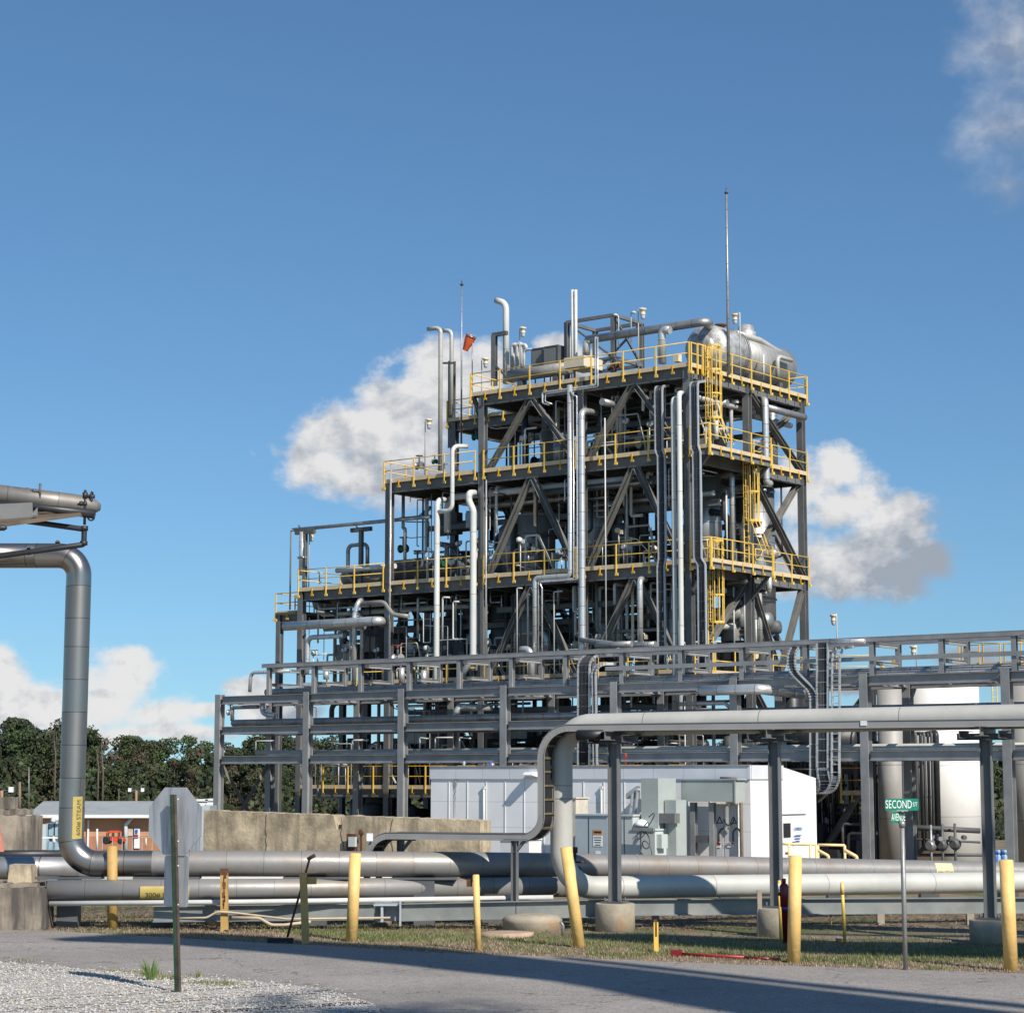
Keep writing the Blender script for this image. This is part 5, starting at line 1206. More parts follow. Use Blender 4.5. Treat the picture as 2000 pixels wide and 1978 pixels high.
for i in range(95):
    u = r2.uniform(25.5, 30.8); v = r2.uniform(9.5, 17); mb = MB(); z0 = r2.uniform(GP, 3); z1 = z0 + r2.uniform(1, 4); k = r2.random()
    if k < .8: mb.tube([W(u, v, z0), W(u, v, z1), W(u + r2.uniform(-2, 2), v, z1)], r2.choice([.04, .07, .12]), 8, bend=.2)
    else: mb.box(W(u, v, GP + (z1 - z0) / 2), r2.uniform(.4, 1.0), .6, (z1 - z0) * .6, ANG)
    part(mb, 'equipment', r2.choice([STEELD, BLKP, BLKP, BLKP, SILVD]) if k < .8 else BLKP, unit)
hvessel('dark blue grey horizontal vessel end beyond the right cable trays', W(26.2, 11, 4.1), W(30.4, 11, 4.1), .75, BLKP)
handrail('yellow handrail on the far deck right of the cable trays', [W(27.4, 11.3, FZ + .1), W(31.0, 11.3, FZ + .1)])
handrail('yellow railing high on the tanks behind the rack rail at the right edge', [W(*onv(*zp('J', 1275, 232), 27)), W(*onv(*zp('J', 1900, 200), 27))], step=1.2)
handrail('second yellow railing crossing behind the one at the right edge', [W(*onv(*zp('J', 1300, 200), 31)), W(*onv(*zp('J', 1950, 222), 29))], step=1.4, toe=False)
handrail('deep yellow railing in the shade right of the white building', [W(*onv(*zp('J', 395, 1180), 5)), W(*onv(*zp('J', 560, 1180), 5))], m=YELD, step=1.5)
# stair rail
mb = MB(); a = W(*onv(*zp('J', 775, 180), 12)); c = W(*onv(*zp('J', 850, 255), 12)); mb.bar(a, c, .1, .12); mb.bar(a + UV_U * -.9, c + UV_U * -.9, .1, .12)
for t in (0, .5, 1): q = a.lerp(c, t); mb.bar(q - UP * 1.0, q, .08, .08)
top(mb, 'stair_rail', YEL, 'yellow sloping stair rail behind the rack near the tanks', 'stair rail')
def tank(label, pl, pr, ytop, Y, m, dome=.06, name='storage_tank'):
    a = at(pl, ytop, Y); b_ = at(pr, ytop, Y); r = (b_.x - a.x) / 2; c = Vector(((a.x + b_.x) / 2, Y + r, GP)); h = a.z - GP
    root = thing(name, label, 'tank', c); mb = MB(); mb.lathe([(0, r), (h, r)], c, UP, 48); part(mb, 'shell', m, root)
    mb = MB(); mb.lathe([(h, r), (h + r * dome, r * .6), (h + r * dome * 1.5, .05)], c, UP, 48); part(mb, 'roof', m, root)
    return root, c, r, h
tank('large white storage tank behind the right part of the rack', 1780, 1926, 1337.5, 101, TANKW)
tank('slim grey white tank left of the large white one', 1716.5, 1765, 1341, 96, TANKG)
tank('grey tank cut by the right edge of the picture', 1974, 2060, 1337, 92, TANKG)
mb = MB(); a = at(1772, 1330, 97); mb.bar(Vector((a.x, 97, GP)), Vector((a.x, 97, a.z)), .35, .35, up=UV_V, kind='I'); top(mb, 'steel_column', BLKP, 'dark steel column between the two left tanks', 'column')
base = at(1943, 1374, 97); tz = at(1943, 1335, 97).z
ladder('yellow ladder top on the right side of the large white tank', base, tz - base.z + .6, Vector((-.75, .66, 0)), None, m=YEL)
# lines against the white tank
for i, x in enumerate((950, 985, 1012, 1040, 1068, 1100)):
    a = at(*zp('J', x, 765), 95.5); b_ = at(*zp('J', x, 1440), 95.5); mb = MB(); rr = .14 if i == 5 else .07; mb.tube([a + Vector((0, 2.0, .2)), a + Vector((0, 0, .2)), Vector((a.x, a.y, b_.z - 1))], rr, 8, bend=.15)
    top(mb, 'tank_line', BLKP if i % 2 else STEELD, ['first', 'second', 'third', 'fourth', 'fifth', 'thick sixth'][i] + ' dark vertical line from the left in front of the white tank', 'pipe')
a = at(*zp('J', 930, 1435), 94); b_ = at(*zp('J', 1430, 1460), 94); mb = MB(); mb.tube([a, b_], .12, 8); mb.tube([a - UP * .5, b_ - UP * .5], .05, 8); mb.tube([at(*zp('J', 960, 1640), 94), at(*zp('J', 1110, 1480), 94)], .1, 8); mb.tube([at(*zp('J', 960, 1640), 94), at(*zp('J', 1640, 1640), 94)], .07, 8); top(mb, 'pipe_manifold', STEELD, 'dark manifold of pipes at the foot of the white tank', 'pipes')
for i, x in enumerate((1065, 1150, 1245)):
    c = at(*zp('J', x, 1570 - 5 * i), 93.6); mb = MB(); mb.lathe([(-.25, .16), (-.2, .2), (.0, .27), (.2, .2), (.25, .16)], c, UV_V, 12); mb.tube([c - UP * 2.0, c + UP * .9], .06, 8); mb.tube([c + Vector((.35, 0, .3)), c + Vector((.35, -.4, .3))], .1, 8)
    top(mb, 'transfer_pump', [SILVD, STEELD, STEELD][i % 3], ['left pump below the white tank', 'middle pump below the white tank', 'right pump below the white tank'][i], 'pump')
for i, x in enumerate((1540, 1562, 1590, 1610)):
    c = at(*zp('J', x + 8, 1690), 80); mb = MB(); mb.lathe([(-.9, .085), (.2, .085), (.26, .05), (.29, .035)], c, UP, 10); mb.lathe([(.29, .07), (.42, .07), (.44, .03)], c, UP, 10)
    top(mb, 'gas_cylinder', BLUEM if i % 2 == 0 else TEALM, ['leftmost blue bottle beside the third pier', 'pale blue bottle, second from the third pier', 'blue bottle, third from the third pier', 'pale blue bottle farthest from the third pier'][i], 'gas bottle')
q = at(*zp('J', 898, 1607), 90); mb = MB(); mb.box(q, .38, .04, .34); top(mb, 'notice_board', mat('notice_yellow', (.45, .40, .02), .6), 'small yellow notice board in the shade behind the street sign pole', 'notice')

sh = thing('dark_backing', 'dark block added to fill the gloom at the back under the tower', 'dark block', W(14, 18.5, GP))  # added dark block that blacks out the view under the tower
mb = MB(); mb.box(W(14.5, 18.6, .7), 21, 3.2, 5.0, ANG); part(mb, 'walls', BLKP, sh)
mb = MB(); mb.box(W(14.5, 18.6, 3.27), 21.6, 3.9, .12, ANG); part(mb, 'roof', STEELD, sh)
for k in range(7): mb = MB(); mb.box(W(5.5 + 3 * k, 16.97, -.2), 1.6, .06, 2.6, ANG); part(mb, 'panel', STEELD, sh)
# ------------------------------------------------------------------ white building and gear in front of it
BV = -8.0; BU0, BU1 = 20.65, 36.14; BD = 4.9; BT = 2.86
b = thing('white_building', 'long white metal panel building in front of the rack', 'building', W((BU0 + BU1) / 2, BV + BD / 2, GP))
prof = [(BV, BT), (BV + BD * .48, BT), (BV + BD, BT - .42), (BV + BD, GP), (BV, GP)]
mb = MB(); mb.prism([W(BU0, v, z) for v, z in prof], UV_U * (BU1 - BU0)); part(mb, 'walls', WALLW, b)
mb = MB()
for k in range(1, 16): mb.box(W(BU0 + k * .98, BV - .012, (GP + BT - .5) / 2), .03, .024, BT - .5 - GP, ANG)
part(mb, 'panel_ribs', WALLW, b)
mb = MB(); mb.bar(W(BU0 - .03, BV - .03, BT - .2), W(BU1 + .03, BV - .03, BT - .2), .05, .52); mb.bar(W(BU1 + .03, BV, BT - .2), W(BU1 + .03, BV + BD * .48, BT - .2), .05, .52); part(mb, 'fascia', mat('fascia_white', (.66, .68, .71), .45, 0, .05, .8, stain=(.35, .33, .3), st=(.66, .8), ssc=2.5, streak=True, vline=1.4), b)
mb = MB(); mb.bar(W(BU0 - .03, BV - .05, BT + .065), W(BU1 + .03, BV - .05, BT + .065), .1, .03); part(mb, 'drip_edge', mat('rusty_trim', (.42, .33, .26), .6, 0, .2, 5), b)
def fbox(root, name, m, z, x0, y0, x1, y1, v, dv, label=None):
    a = onv(*zp(z, x0, y0), v); c = onv(*zp(z, x1, y1), v); mb = MB(); mb.box(W((a[0] + c[0]) / 2, v + dv / 2, (a[2] + c[2]) / 2), c[0] - a[0], dv, a[2] - c[2], ANG)
    return part(mb, name, m, root, label), (a[0], c[0], a[2], c[2])
d1, _ = fbox(b, 'door', DOORG, 'I', 832, 1268, 893, 1700, BV - .05, .05); d2, _ = fbox(b, 'door', DOORG, 'I', 898, 1268, 992, 1700, BV - .05, .05)
fbox(b, 'door_trim', TAN, 'I', 832, 1260, 1000, 1267, BV - .07, .06); fbox(b, 'door_trim', WTRIM, 'I', 994, 1268, 1004, 1700, BV - .07, .06)
for x in (858, 962):
    mb = MB(); p = W(*onv(*zp('I', x, 1540), BV - .09)); mb.tube([p, p + UP * .35, p + UP * .55 + UV_U * .2, p + UP * .3 + UV_U * .35], .03, 6, bend=.1); part(mb, 'handle', STEELD, b)
for x0, x1 in ((836, 866), (916, 970)):
    fbox(b, 'danger_sign', SWHITE, 'I', x0, 1545, x1, 1585, BV - .075, .02); fbox(b, 'danger_sign', REDM, 'I', x0, 1547, x1, 1566, BV - .09, .02)
mb = MB(); p = W(*onv(*zp('I', 943, 1556), BV - .096)); text_flat(mb, 'DANGER', .17, p, UV_U, UP, .8); part(mb, 'lettering', SWHITE, b)
fbox(b, 'warning_sign', YELD, 'I', 930, 1424, 955, 1437, BV - .075, .02)
mb = MB()
for x in (940,):
    for k in range(10):
        a0 = R(180 + 18 * k); c = W(*onv(*zp('I', 932, 1372), BV - .06)); mb.bar(c + UV_U * .22 * math.cos(a0) + UP * .22 * math.sin(a0), c + UV_U * .22 * math.cos(a0 + .3) + UP * .22 * math.sin(a0 + .3), .02, .03)
for x in (862, 965):
    c = W(*onv(*zp('I', x, 1383), BV - .06)); tri = [c + UV_U * -.13 + UP * -.1, c + UV_U * .13 + UP * -.1, c + UP * .14]
    for k in range(3): mb.bar(tri[k], tri[(k + 1) % 3], .02, .025)
part(mb, 'pictogram', INK, b)
# right end wall: door with window, canopy panel, signs, landing
def ebox(root, name, m, z, x0, y0, x1, y1, du=.05, u=BU1, label=None):
    a = onu(*zp(z, x0, y0), u); c = onu(*zp(z, x1, y1), u); zt = (a[2] + onu(*zp(z, x1, y0), u)[2]) / 2; zb = (c[2] + onu(*zp(z, x0, y1), u)[2]) / 2; mb = MB()
    mb.box(W(u + du / 2, (a[1] + c[1]) / 2, (zt + zb) / 2), du, abs(c[1] - a[1]), abs(zt - zb), ANG); return part(mb, name, m, root, label)
ebox(b, 'door', WTRIM, 'I', 1300, 1342, 1495, 1690, .05); ebox(b, 'transom_panel', WTRIM, 'I', 1300, 1218, 1495, 1335, .04); ebox(b, 'door_header', STEELD, 'I', 1296, 1336, 1498, 1341, .08)
ebox(b, 'window', GLASSD, 'I', 1328, 1403, 1380, 1508, .08); ebox(b, 'notice', TEALM, 'I', 1422, 1435, 1467, 1455, .08)
ebox(b, 'notice', SWHITE, 'I', 1422, 1457, 1467, 1488, .075); ebox(b, 'danger_sign', REDM, 'I', 1342, 1618, 1372, 1632, .08); ebox(b, 'handle', STEELD, 'I', 1396, 1540, 1402, 1560, .14)
mb = MB(); c = W(*onu(*zp('I', 1444, 1446), BU1 + .09)); text_flat(mb, 'NOTICE', .17, c, UV_V, UP, .8)
for k in range(4): mb.box(c - UP * (.26 + .1 * k), .005, .5 - .08 * k, .03, ANG)
part(mb, 'lettering', BLUEM, b)
def wlamp(x, y):
    p = W(*onv(*zp('H', x, y), BV)); mb = MB(); mb.prism([p, p + UP * .22, p + UP * .22 - UV_V * .35, p + UP * .1 - UV_V * .5], UV_U * .45); return mb
part(wlamp(822, 1062), 'wall_lamp', WTRIM, b)
for x, yt in ((478, 1138), (1355, 1138)):
    mb = MB(); p = W(*onv(*zp('H', x, yt), BV - .06)); q = W(*onv(*zp('H', x, 1700), BV - .06)); mb.tube([p, Vector((p.x, p.y, q.z))], .045, 6); mb.box(p, .12, .08, .1, ANG); part(mb, 'conduit', WHITEQ, b)
mb = MB(); p = W(*onv(*zp('H', 265, 1055), BV - .034)); 
for k in range(14): mb.box(p - UP * (.0 + k * .12) + UV_U * rnd.uniform(-.02, .02), .10 * (1 - k / 16) * (1.6 if k < 4 else .6), .006, .13, ANG)
part(mb, 'rust_streak', mat('streak_grey', (.33, .33, .32), .7, 0, .2, 6), b)
for i, (z, x, y, m, lb) in enumerate((('H', 330, 968, TEALM, 'small pale blue cap on the white roof'), ('H', 527, 972, BLUEM, 'pair of blue valves on the white roof'), ('I', 160, 910, REDM, 'red beacon lamp on a short post on the white roof'))):
    p = W(*onv(*zp(z, x, y), BV + .6)); mb = MB(); mb.lathe([(-.05, .05), (.1, .06), (.15, .03)], p, UP, 8); mb.tube([Vector((p.x, p.y, BT)), p], .02, 5); top(mb, 'roof_fitting', m, lb, 'roof fitting')
# railing beside the end wall
def rail2(label, P, m=YEL, posts=True, low=.55, base=None):
    root = thing('railing', label, 'railing', P[0]); mb = MB(); mb.tube(P, .05, 8, bend=.08); part(mb, 'top_rail', m, root); mb = MB(); mb.tube([p - UP * low for p in P], .05, 8); part(mb, 'mid_rail', m, root)
    for p in P: mb = MB(); mb.tube([p, Vector((p.x, p.y, base if base is not None else p.z - 1.1))], .05, 8); part(mb, 'post', m, root)
    return root
P = [at(*zp('N', 1090, 228), 79), at(*zp('N', 1165, 230), 79), at(*zp('N', 1365, 235), 79), at(*zp('N', 1420, 236), 79)]
rail2('pale yellow railing along the landing of the white building', P, YELP, low=2.05, base=-1.3)
P = [at(*zp('N', 1437, 238), 80), at(*zp('N', 1690, 243), 80)]; rail2('pale yellow railing at the end of the landing', P, YELP, low=1.95, base=-1.3)
mb = MB(); mb.tube([at(*zp('N', 1690, 290), 79.5), at(*zp('N', 1800, 350), 79.5), at(*zp('N', 1808, 400), 79.5)], .07, 8, bend=.1); top(mb, 'stair_handrail', YELP, 'long sloping yellow stair handrail right of the white building', 'handrail'); mb = MB(); mb.tube([at(*zp('N', 1425, 282), 79.5), at(*zp('N', 1535, 343), 79.5), at(*zp('N', 1540, 400), 79.5)], .06, 8, bend=.1); top(mb, 'stair_handrail', YELP, 'short sloping yellow handrail within the landing railing', 'handrail')
# switchgear
def gear(name, label, cat, z, x0, y0, x1, y1, v, dv, m, extra=None):
    a = onv(*zp(z, x0, y0), v); c = onv(*zp(z, x1, y1), v); root = thing(name, label, cat, W((a[0] + c[0]) / 2, v + dv / 2, GP)); mb = MB(); zb = GP + .02
    zb = c[2] if extra == 'hang' else GP
    mb.box(W((a[0] + c[0]) / 2, v + dv / 2, (a[2] + zb) / 2), c[0] - a[0], dv, a[2] - zb, ANG); part(mb, 'body', m, root)
    if extra != 'hang': mb = MB(); mb.box(W((a[0] + c[0]) / 2, v + dv / 2, a[2] + .03), c[0] - a[0] + .1, dv + .1, .06, ANG); part(mb, 'lid', m, root)
    mb = MB(); mb.box(W((a[0] + c[0]) / 2 - .12, v - .006, (a[2] + zb) / 2), .025, .012, (a[2] - zb) * .96, ANG); part(mb, 'door_gap', INK, root)
    return root
g = gear('electrical_cabinet', 'wide blue grey electrical cabinet with a warning label', 'cabinet', 'H', 1160, 1345, 1404, 1640, -11, 1.4, CABG)
p = W(*onv(*zp('H', 1328, 1470), -11.01)); mb = MB(); mb.box(p, .42, .01, .2, ANG); part(mb, 'warning_label', mat('label_orange', (.62, .3, .12), .6), g); mb = MB(); mb.box(p - UP * .32, .42, .01, .4, ANG); mb.box(p - UP * .95, .22, .01, .5, ANG); part(mb, 'label', SWHITE, g)
mb = MB()
for k in range(4): mb.box(p - UP * (.2 + .09 * k) - UV_V * .008, .34 - .03 * k, .004, .03, ANG)
mb.box(p - UV_V * .008, .34, .004, .07, ANG)
part(mb, 'lettering', INK, g)
gear('electrical_cabinet', 'tall pale cabinet right of the blue grey one', 'cabinet', 'H', 1505, 1350, 1590, 1640, -11, 1.0, LGREY)
gear('electrical_cabinet', 'low pale cabinet under the coiled cables', 'cabinet', 'I', 212, 1455, 380, 1640, -11, .9, LGREY)
gear('junction_box', 'small pale junction box under the duct', 'junction box', 'I', 432, 1480, 490, 1600, -10.2, .4, DUCTG, 'hang')
gear('junction_box', 'pale box beside the coiled cables', 'junction box', 'I', 382, 1485, 430, 1590, -10.9, .4, LGREY, 'hang')
gear('electrical_cabinet', 'beige box behind the elbow of the loop pipe', 'cabinet', 'H', 1050, 1220, 1165, 1480, -9.6, .8, mat('box_beige', (.6, .55, .45), .6))
gear('electrical_cabinet', 'white cabinet half hidden behind the tray post', 'cabinet', 'H', 600, 1525, 815, 1640, -10.0, .8, WTRIM)
# bus duct
g = thing('bus_duct', 'grey green bus duct bent over the switchgear into the building', 'bus duct', W(*onv(*zp('I', 340, 1480), -10)))
a = onv(*zp('I', 275, 1068), -10.6); c = onv(*zp('I', 405, 1420), -10.6)
mb = MB(); mb.box(W((a[0] + c[0]) / 2, -10.0, (a[2] + c[2] - .5) / 2), c[0] - a[0], 1.2, a[2] - c[2] + .5, ANG); part(mb, 'vertical_duct', DUCTG, g)
a2 = onu(*zp('I', 410, 1075), c[0]); h0 = W(c[0], -10.0, a[2] - .42); h1u = onv(*zp('I', 1005, 1140), -8.75)
mb = MB(); mb.box(W((c[0] + h1u[0]) / 2, -8.75, a[2] - .47), h1u[0] - c[0], .6, .78, ANG); part(mb, 'horizontal_duct', DUCTG, g)
mb = MB(); mb.box(W((c[0] + h1u[0]) / 2 + .1, -8.75, a[2] - .04), h1u[0] - c[0] + .1, .68, .05, ANG); part(mb, 'cover', DUCTG, g)
mb = MB(); mb.box(W(c[0] + .3, -9.9, a[2] - 2.0), .5, .7, 2.4, ANG); part(mb, 'drop_duct', DUCTG, g)
mb = MB(); mb.box(W(h1u[0] + .03, -8.75, a[2] - .47), .06, .66, .84, ANG); part(mb, 'end_flange', DUCTG, g)
for i, x in enumerate((505, 668, 808)):
    p = onv(*zp('I', x, 1190), -8.8); mb = MB(); mb.bar(W(p[0], -8.8, GP), W(p[0], -8.8, a[2] - .9), .2, .2, up=UV_V, kind='I'); part(mb, 'support_post', GALV, g)
p = onv(*zp('I', 668, 1520), -8.8); q = onv(*zp('I', 808, 1520), -8.8); mb = MB(); mb.bar(W(p[0] + .1, -8.8, p[2]), W(q[0] - .1, -8.8, p[2]), .16, .26); part(mb, 'cross_bar', STEELD, g)
mb = MB(); mb.box(W(c[0] + .35, -10.4, onv(*zp('I', 460, 1365), -10.3)[2]), .7, .35, .36, ANG); part(mb, 'bracket_box', STEEL, g)
p = W(*onv(*zp('I', 870, 1070), BV - .2)); q = W(*onv(*zp('I', 1020, 1072), BV - .2)); mb = MB(); mb.tube([p, q, q - UP * 4.0], .07, 8, bend=.25); top(mb, 'rain_pipe', mat('pipe_brownish', (.30, .25, .21), .5, .2), 'brownish conduit running over the doors and down the wall', 'conduit')
p = [W(*onv(*zp('I', x, y), -9.0)) for x, y in ((270, 1155), (215, 1155), (195, 1350))]; mb = MB()
for o in (0, .22): mb.tube([k + UV_U * o * (0 if j == 0 else 1) for j, k in enumerate(p)] + [p[2] + UV_U * o - UP * 1.2], .06, 8, bend=.25)
top(mb, 'conduit_pair', SILV, 'pair of silver conduits curving beside the bus duct', 'conduit')
a = onv(*zp('I', 160, 1125), -8.9); c = onv(*zp('I', 270, 1222), -8.9); mb = MB(); mb.prism([W(a[0], -8.9, c[2]), W(a[0], -8.9, a[2] - .3), W(a[0] + .5, -8.9, a[2]), W(c[0], -8.9, a[2]), W(c[0], -8.9, c[2])], UV_V * .9); top(mb, 'vent_hood', DUCTG, 'rounded vent hood on the wall left of the bus duct', 'vent hood')
# coiled cables
mb = MB(); c = W(*onv(*zp('I', 335, 1500), -11.1)); P = []
for k in range(140): t = k / 139; P.append(c + UV_U * (.22 * math.sin(t * 37) + .16 * math.sin(t * 13 + 1) - .2 * t) + UP * (.7 - 2.2 * t + .22 * math.sin(t * 41)) - UV_V * (.15 + .06 * math.cos(t * 23)))
mb.tube(P, .022, 5); top(mb, 'coiled_cable', STEELD, 'tangled grey cables hanging in front of the low cabinet', 'cables')
p = W(*onv(*zp('I', 280, 1425), -10.8)); mb = MB(); mb.lathe([(0, .3), (.12, .27), (.22, .15), (.26, .02)], p, UP, 12); top(mb, 'dome_cap', WTRIM, 'white dome cap above the coiled cables', 'cap')
mb = MB(); a = W(*onv(*zp('I', 212, 1445), -11.3)); c = W(*onv(*zp('I', 370, 1452), -11.3)); mb.bar(a, c, .1, .12); top(mb, 'cable_bracket', SILVD, 'light bracket carrying the coiled cables', 'bracket')

# ------------------------------------------------------------------ far left background
YB = 290
def fb(x0, y0, x1, y1, Y=YB, z='F'): return at(*zp(z, x0, y0), Y), at(*zp(z, x1, y1), Y)
t = thing('tan_building', 'low tan building with a grey roof and white fascia beyond the tall riser pipe', 'building', at(250, 1655, YB))
a, c = fb(250, 1365, 1500, 1600); w_ = c.x - a.x
mb = MB(); mb.box(((a.x + c.x) / 2, YB + 8, (a.z - 7.6) / 2), w_, 15.6, a.z + 7.6); part(mb, 'walls', TANB, t)
mb = MB(); e, f_ = fb(250, 1500, 1500, 1600); mb.box(((a.x + c.x) / 2, YB + .15, (e.z - 7.6) / 2), w_ + .1, .2, e.z + 7.6); part(mb, 'lower_siding', BRNB, t)
r0, r1_ = fb(225, 1338, 1500, 1362); top_z = at(*zp('F', 300, 1310), YB).z
mb = MB(); mb.prism([Vector((r0.x, YB - 1.5, r0.z)), Vector((r0.x, YB + 8, top_z + 1.2)), Vector((r0.x, YB + 17, r0.z))], Vector((r1_.x - r0.x, 0, 0))); part(mb, 'roof', ROOFG, t)
mb = MB(); mb.box(((r0.x + r1_.x) / 2, YB - 1.6, (r0.z + r1_.z) / 2), r1_.x - r0.x + .4, .2, abs(r0.z - r1_.z)); part(mb, 'fascia', WTRIM, t)
mb = MB(); p0, p1, p2 = at(*zp('F', 985, 1362), YB - .3), at(*zp('F', 940, 1415), YB - .3), at(*zp('F', 940, 1600), YB - .3); mb.tube([p0, p1, p2], .3, 6); part(mb, 'downpipe', WTRIM, t)
for (x0, y0, x1, y1, m, nm) in ((945, 1440, 993, 1498, mat('louvre_beige', (.5, .42, .33), .7), 'louvre'), (1005, 1440, 1043, 1590, WTRIM, 'door'), (1013, 1450, 1030, 1478, BLUEM, 'poster'), (1007, 1488, 1033, 1512, REDM, 'sign'), (655, 1380, 663, 1600, WTRIM, 'trim')):
    a, c = fb(x0, y0, x1, y1); mb = MB(); mb.box(((a.x + c.x) / 2, YB - (.1 if nm in ('louvre', 'door', 'trim') else .25), (a.z + c.z) / 2), c.x - a.x, .15, a.z - c.z); part(mb, nm, m, t)
# tractor
Yt = 270; a, c = fb(770, 1460, 935, 1560, Yt); L_ = c.x - a.x; zb = c.z; H = a.z - c.z
t = thing('tractor', 'small red tractor with a black roll cage parked in front of the tan building', 'tractor', (a.x + L_ / 2, Yt, zb))
mb = MB(); mb.box((a.x + L_ * .66, Yt, zb + H * .42), L_ * .6, 1.0, H * .28); mb.box((a.x + L_ * .75, Yt, zb + H * .30), L_ * .5, 1.1, H * .18); part(mb, 'bonnet', mat('tractor_red', (.72, .07, .02), .4, 0, .05), t)
mb = MB(); mb.box((a.x + L_ * .52, Yt, zb + H * .94), L_ * .48, 1.2, H * .14); mb.prism([Vector((a.x + L_ * .16, Yt - .6, zb + H * .80)), Vector((a.x + L_ * .28, Yt - .6, zb + H)), Vector((a.x + L_ * .3, Yt - .6, zb + H * .9)), Vector((a.x + L_ * .24, Yt - .6, zb + H * .78))], Vector((0, 1.2, 0))); part(mb, 'roof', MATS['tractor_red'], t)
for xx in (.2, .45, .72):
  for sy_ in (-.5, .5):
    mb = MB(); mb.bar((a.x + L_ * xx, Yt + sy_, zb + H * .4), (a.x + L_ * xx * .98, Yt + sy_, zb + H * .9), .12, .12); part(mb, 'cage_post', BLACKR, t)
mb = MB(); mb.box((a.x + L_ * .36, Yt, zb + H * .42), L_ * .3, .9, H * .3); part(mb, 'seat', BLACKR, t)
for (xx, rr) in ((.2, .30), (.82, .22)):
    for yy in (-.65, .65):
        mb = MB(); mb.lathe([(-.18, H * rr * .8), (-.14, H * rr), (.14, H * rr), (.18, H * rr * .8)], Vector((a.x + L_ * xx, Yt + yy, zb + H * rr)), (0, 1, 0), 14); part(mb, 'wheel', BLACKR, t)
# railing, posts, poles, transformer, shed
a = at(*zp('F', 765, 1502), 180); c = at(*zp('F', 1210, 1515), 180); root = thing('pipe_railing', 'grey pipe railing in front of the tractor', 'railing', (a.x, 180, a.z - 3.5))
mb = MB(); mb.tube([a, c], .035, 6); mb.tube([a - UP * 1.1, c - UP * 1.1], .035, 6); part(mb, 'rail', PIPEG, root); mb = MB()
for k in range(7): q = a.lerp(c, k / 6); mb.tube([q, q - UP * 3.4], .035, 6)
part(mb, 'posts', PIPEG, root)
for (nm, lb, cat, x, y0, y1, Y, r, m) in (('white_post', 'thick white post between the riser pipe and the tractor', 'post', 725, 1445, 1600, 150, .085, WTRIM), ('white_post', 'slim white post right of the tall concrete block', 'post', 266, 1500, 1610, 60, .022, WTRIM), ('grey_post', 'plain grey post rising behind the left concrete blocks', 'post', 147, 1095, 1330, 75, .055, mat('wood_post', (.2, .15, .11), .8)),
        ('antenna_mast', 'thin antenna mast left of the riser pipe', 'mast', 216, 985, 1320, 110, .028, PIPEG), ('utility_pole', 'bare thin pole in front of the wood', 'pole', 887, 1145, 1340, 300, .1, BARK), ('cream_post', 'cream post in front of the tan building', 'post', 1090, 1515, 1580, 200, .1, CREAM)):
    a = at(*zp('F', x, y0), Y); c = at(*zp('F', x, y1), Y); mb = MB(); mb.tube([c, a], [r, r * .8], 8); top(mb, nm, m, lb, cat)
def fl(label, x, y0, y1, Y, heads):
    a = at(*zp('F', x, y0), Y); c = at(*zp('F', x, y1), Y); root = thing('floodlight_pole', label, 'floodlight pole', c); mb = MB(); mb.tube([c, a], .17, 7); part(mb, 'pole', mat('wood_pole', (.33, .2, .13), .8), root)
    for h in heads: mb = MB(); mb.box(a + Vector((h, 0, .1)), .42, .4, .5); part(mb, 'floodlight', WTRIM, root); mb = MB(); mb.bar(a, a + Vector((h, 0, .05)), .08, .08); part(mb, 'arm', STEELD, root)
fl('wooden floodlight pole with two white heads before the wood', 1017, 1160, 1340, 300, (-.9, .9)); fl('short floodlight pole at the far left edge', 12, 1160, 1260, 200, (.9,))
root = thing('transformer', 'pale blue electrical transformer boxes between concrete block and riser pipe', 'transformer', at(95, 1660, 110))
for (x0, y0, x1, y1, m) in ((295, 1412, 340, 1600, LGREY), (345, 1405, 358, 1600, TEALM), (358, 1408, 398, 1500, TEALM), (402, 1408, 432, 1500, TEALM), (355, 1540, 398, 1605, TEALM), (402, 1545, 440, 1605, TEALM), (432, 1385, 456, 1480, WTRIM), (398, 1390, 405, 1600, WTRIM)):
    a, c = fb(x0, y0, x1, y1, 110); mb = MB(); mb.box(((a.x + c.x) / 2, 110.5, (a.z + c.z) / 2), c.x - a.x, .9, a.z - c.z); part(mb, 'box', m, root)
a, c = at(*zp('F', 290, 1510), 109), at(*zp('F', 455, 1512), 109); mb = MB()
for k in range(3): mb.bar(a - UP * .9 * k, c - UP * .9 * k, .06, .08)
part(mb, 'rack', WTRIM, root); mb = MB(); mb.tube([at(*zp('F', 398, 1395), 109.8), at(*zp('F', 398, 1370), 109.8), at(*zp('F', 450, 1370), 109.8)], .14, 8, bend=.3); part(mb, 'conduit', WTRIM, root)
a = at(*zp('F', 1500, 1275), 84); c = at(*zp('F', 1560, 1640), 84); mb = MB(); mb.box(((a.x + c.x) / 2, 85, (a.z + c.z) / 2), c.x - a.x, 2, a.z - c.z); top(mb, 'metal_shed', CABG, 'narrow blue grey metal shed behind the end of the concrete wall', 'shed')
a = at(*zp('F', 1425, 1500), 83); c = at(*zp('F', 1500, 1640), 83); mb = MB()
for k in range(8): mb.box((a.x + (c.x - a.x) * (k + .5) / 8, 83, (a.z + c.z) / 2), (c.x - a.x) / 16, .3, a.z - c.z)
mb.box(((a.x + c.x) / 2, 83.2, (a.z + c.z) / 2), c.x - a.x, .2, a.z - c.z); top(mb, 'corrugated_panel', CABG, 'low corrugated blue grey panel beside the narrow shed', 'panel')
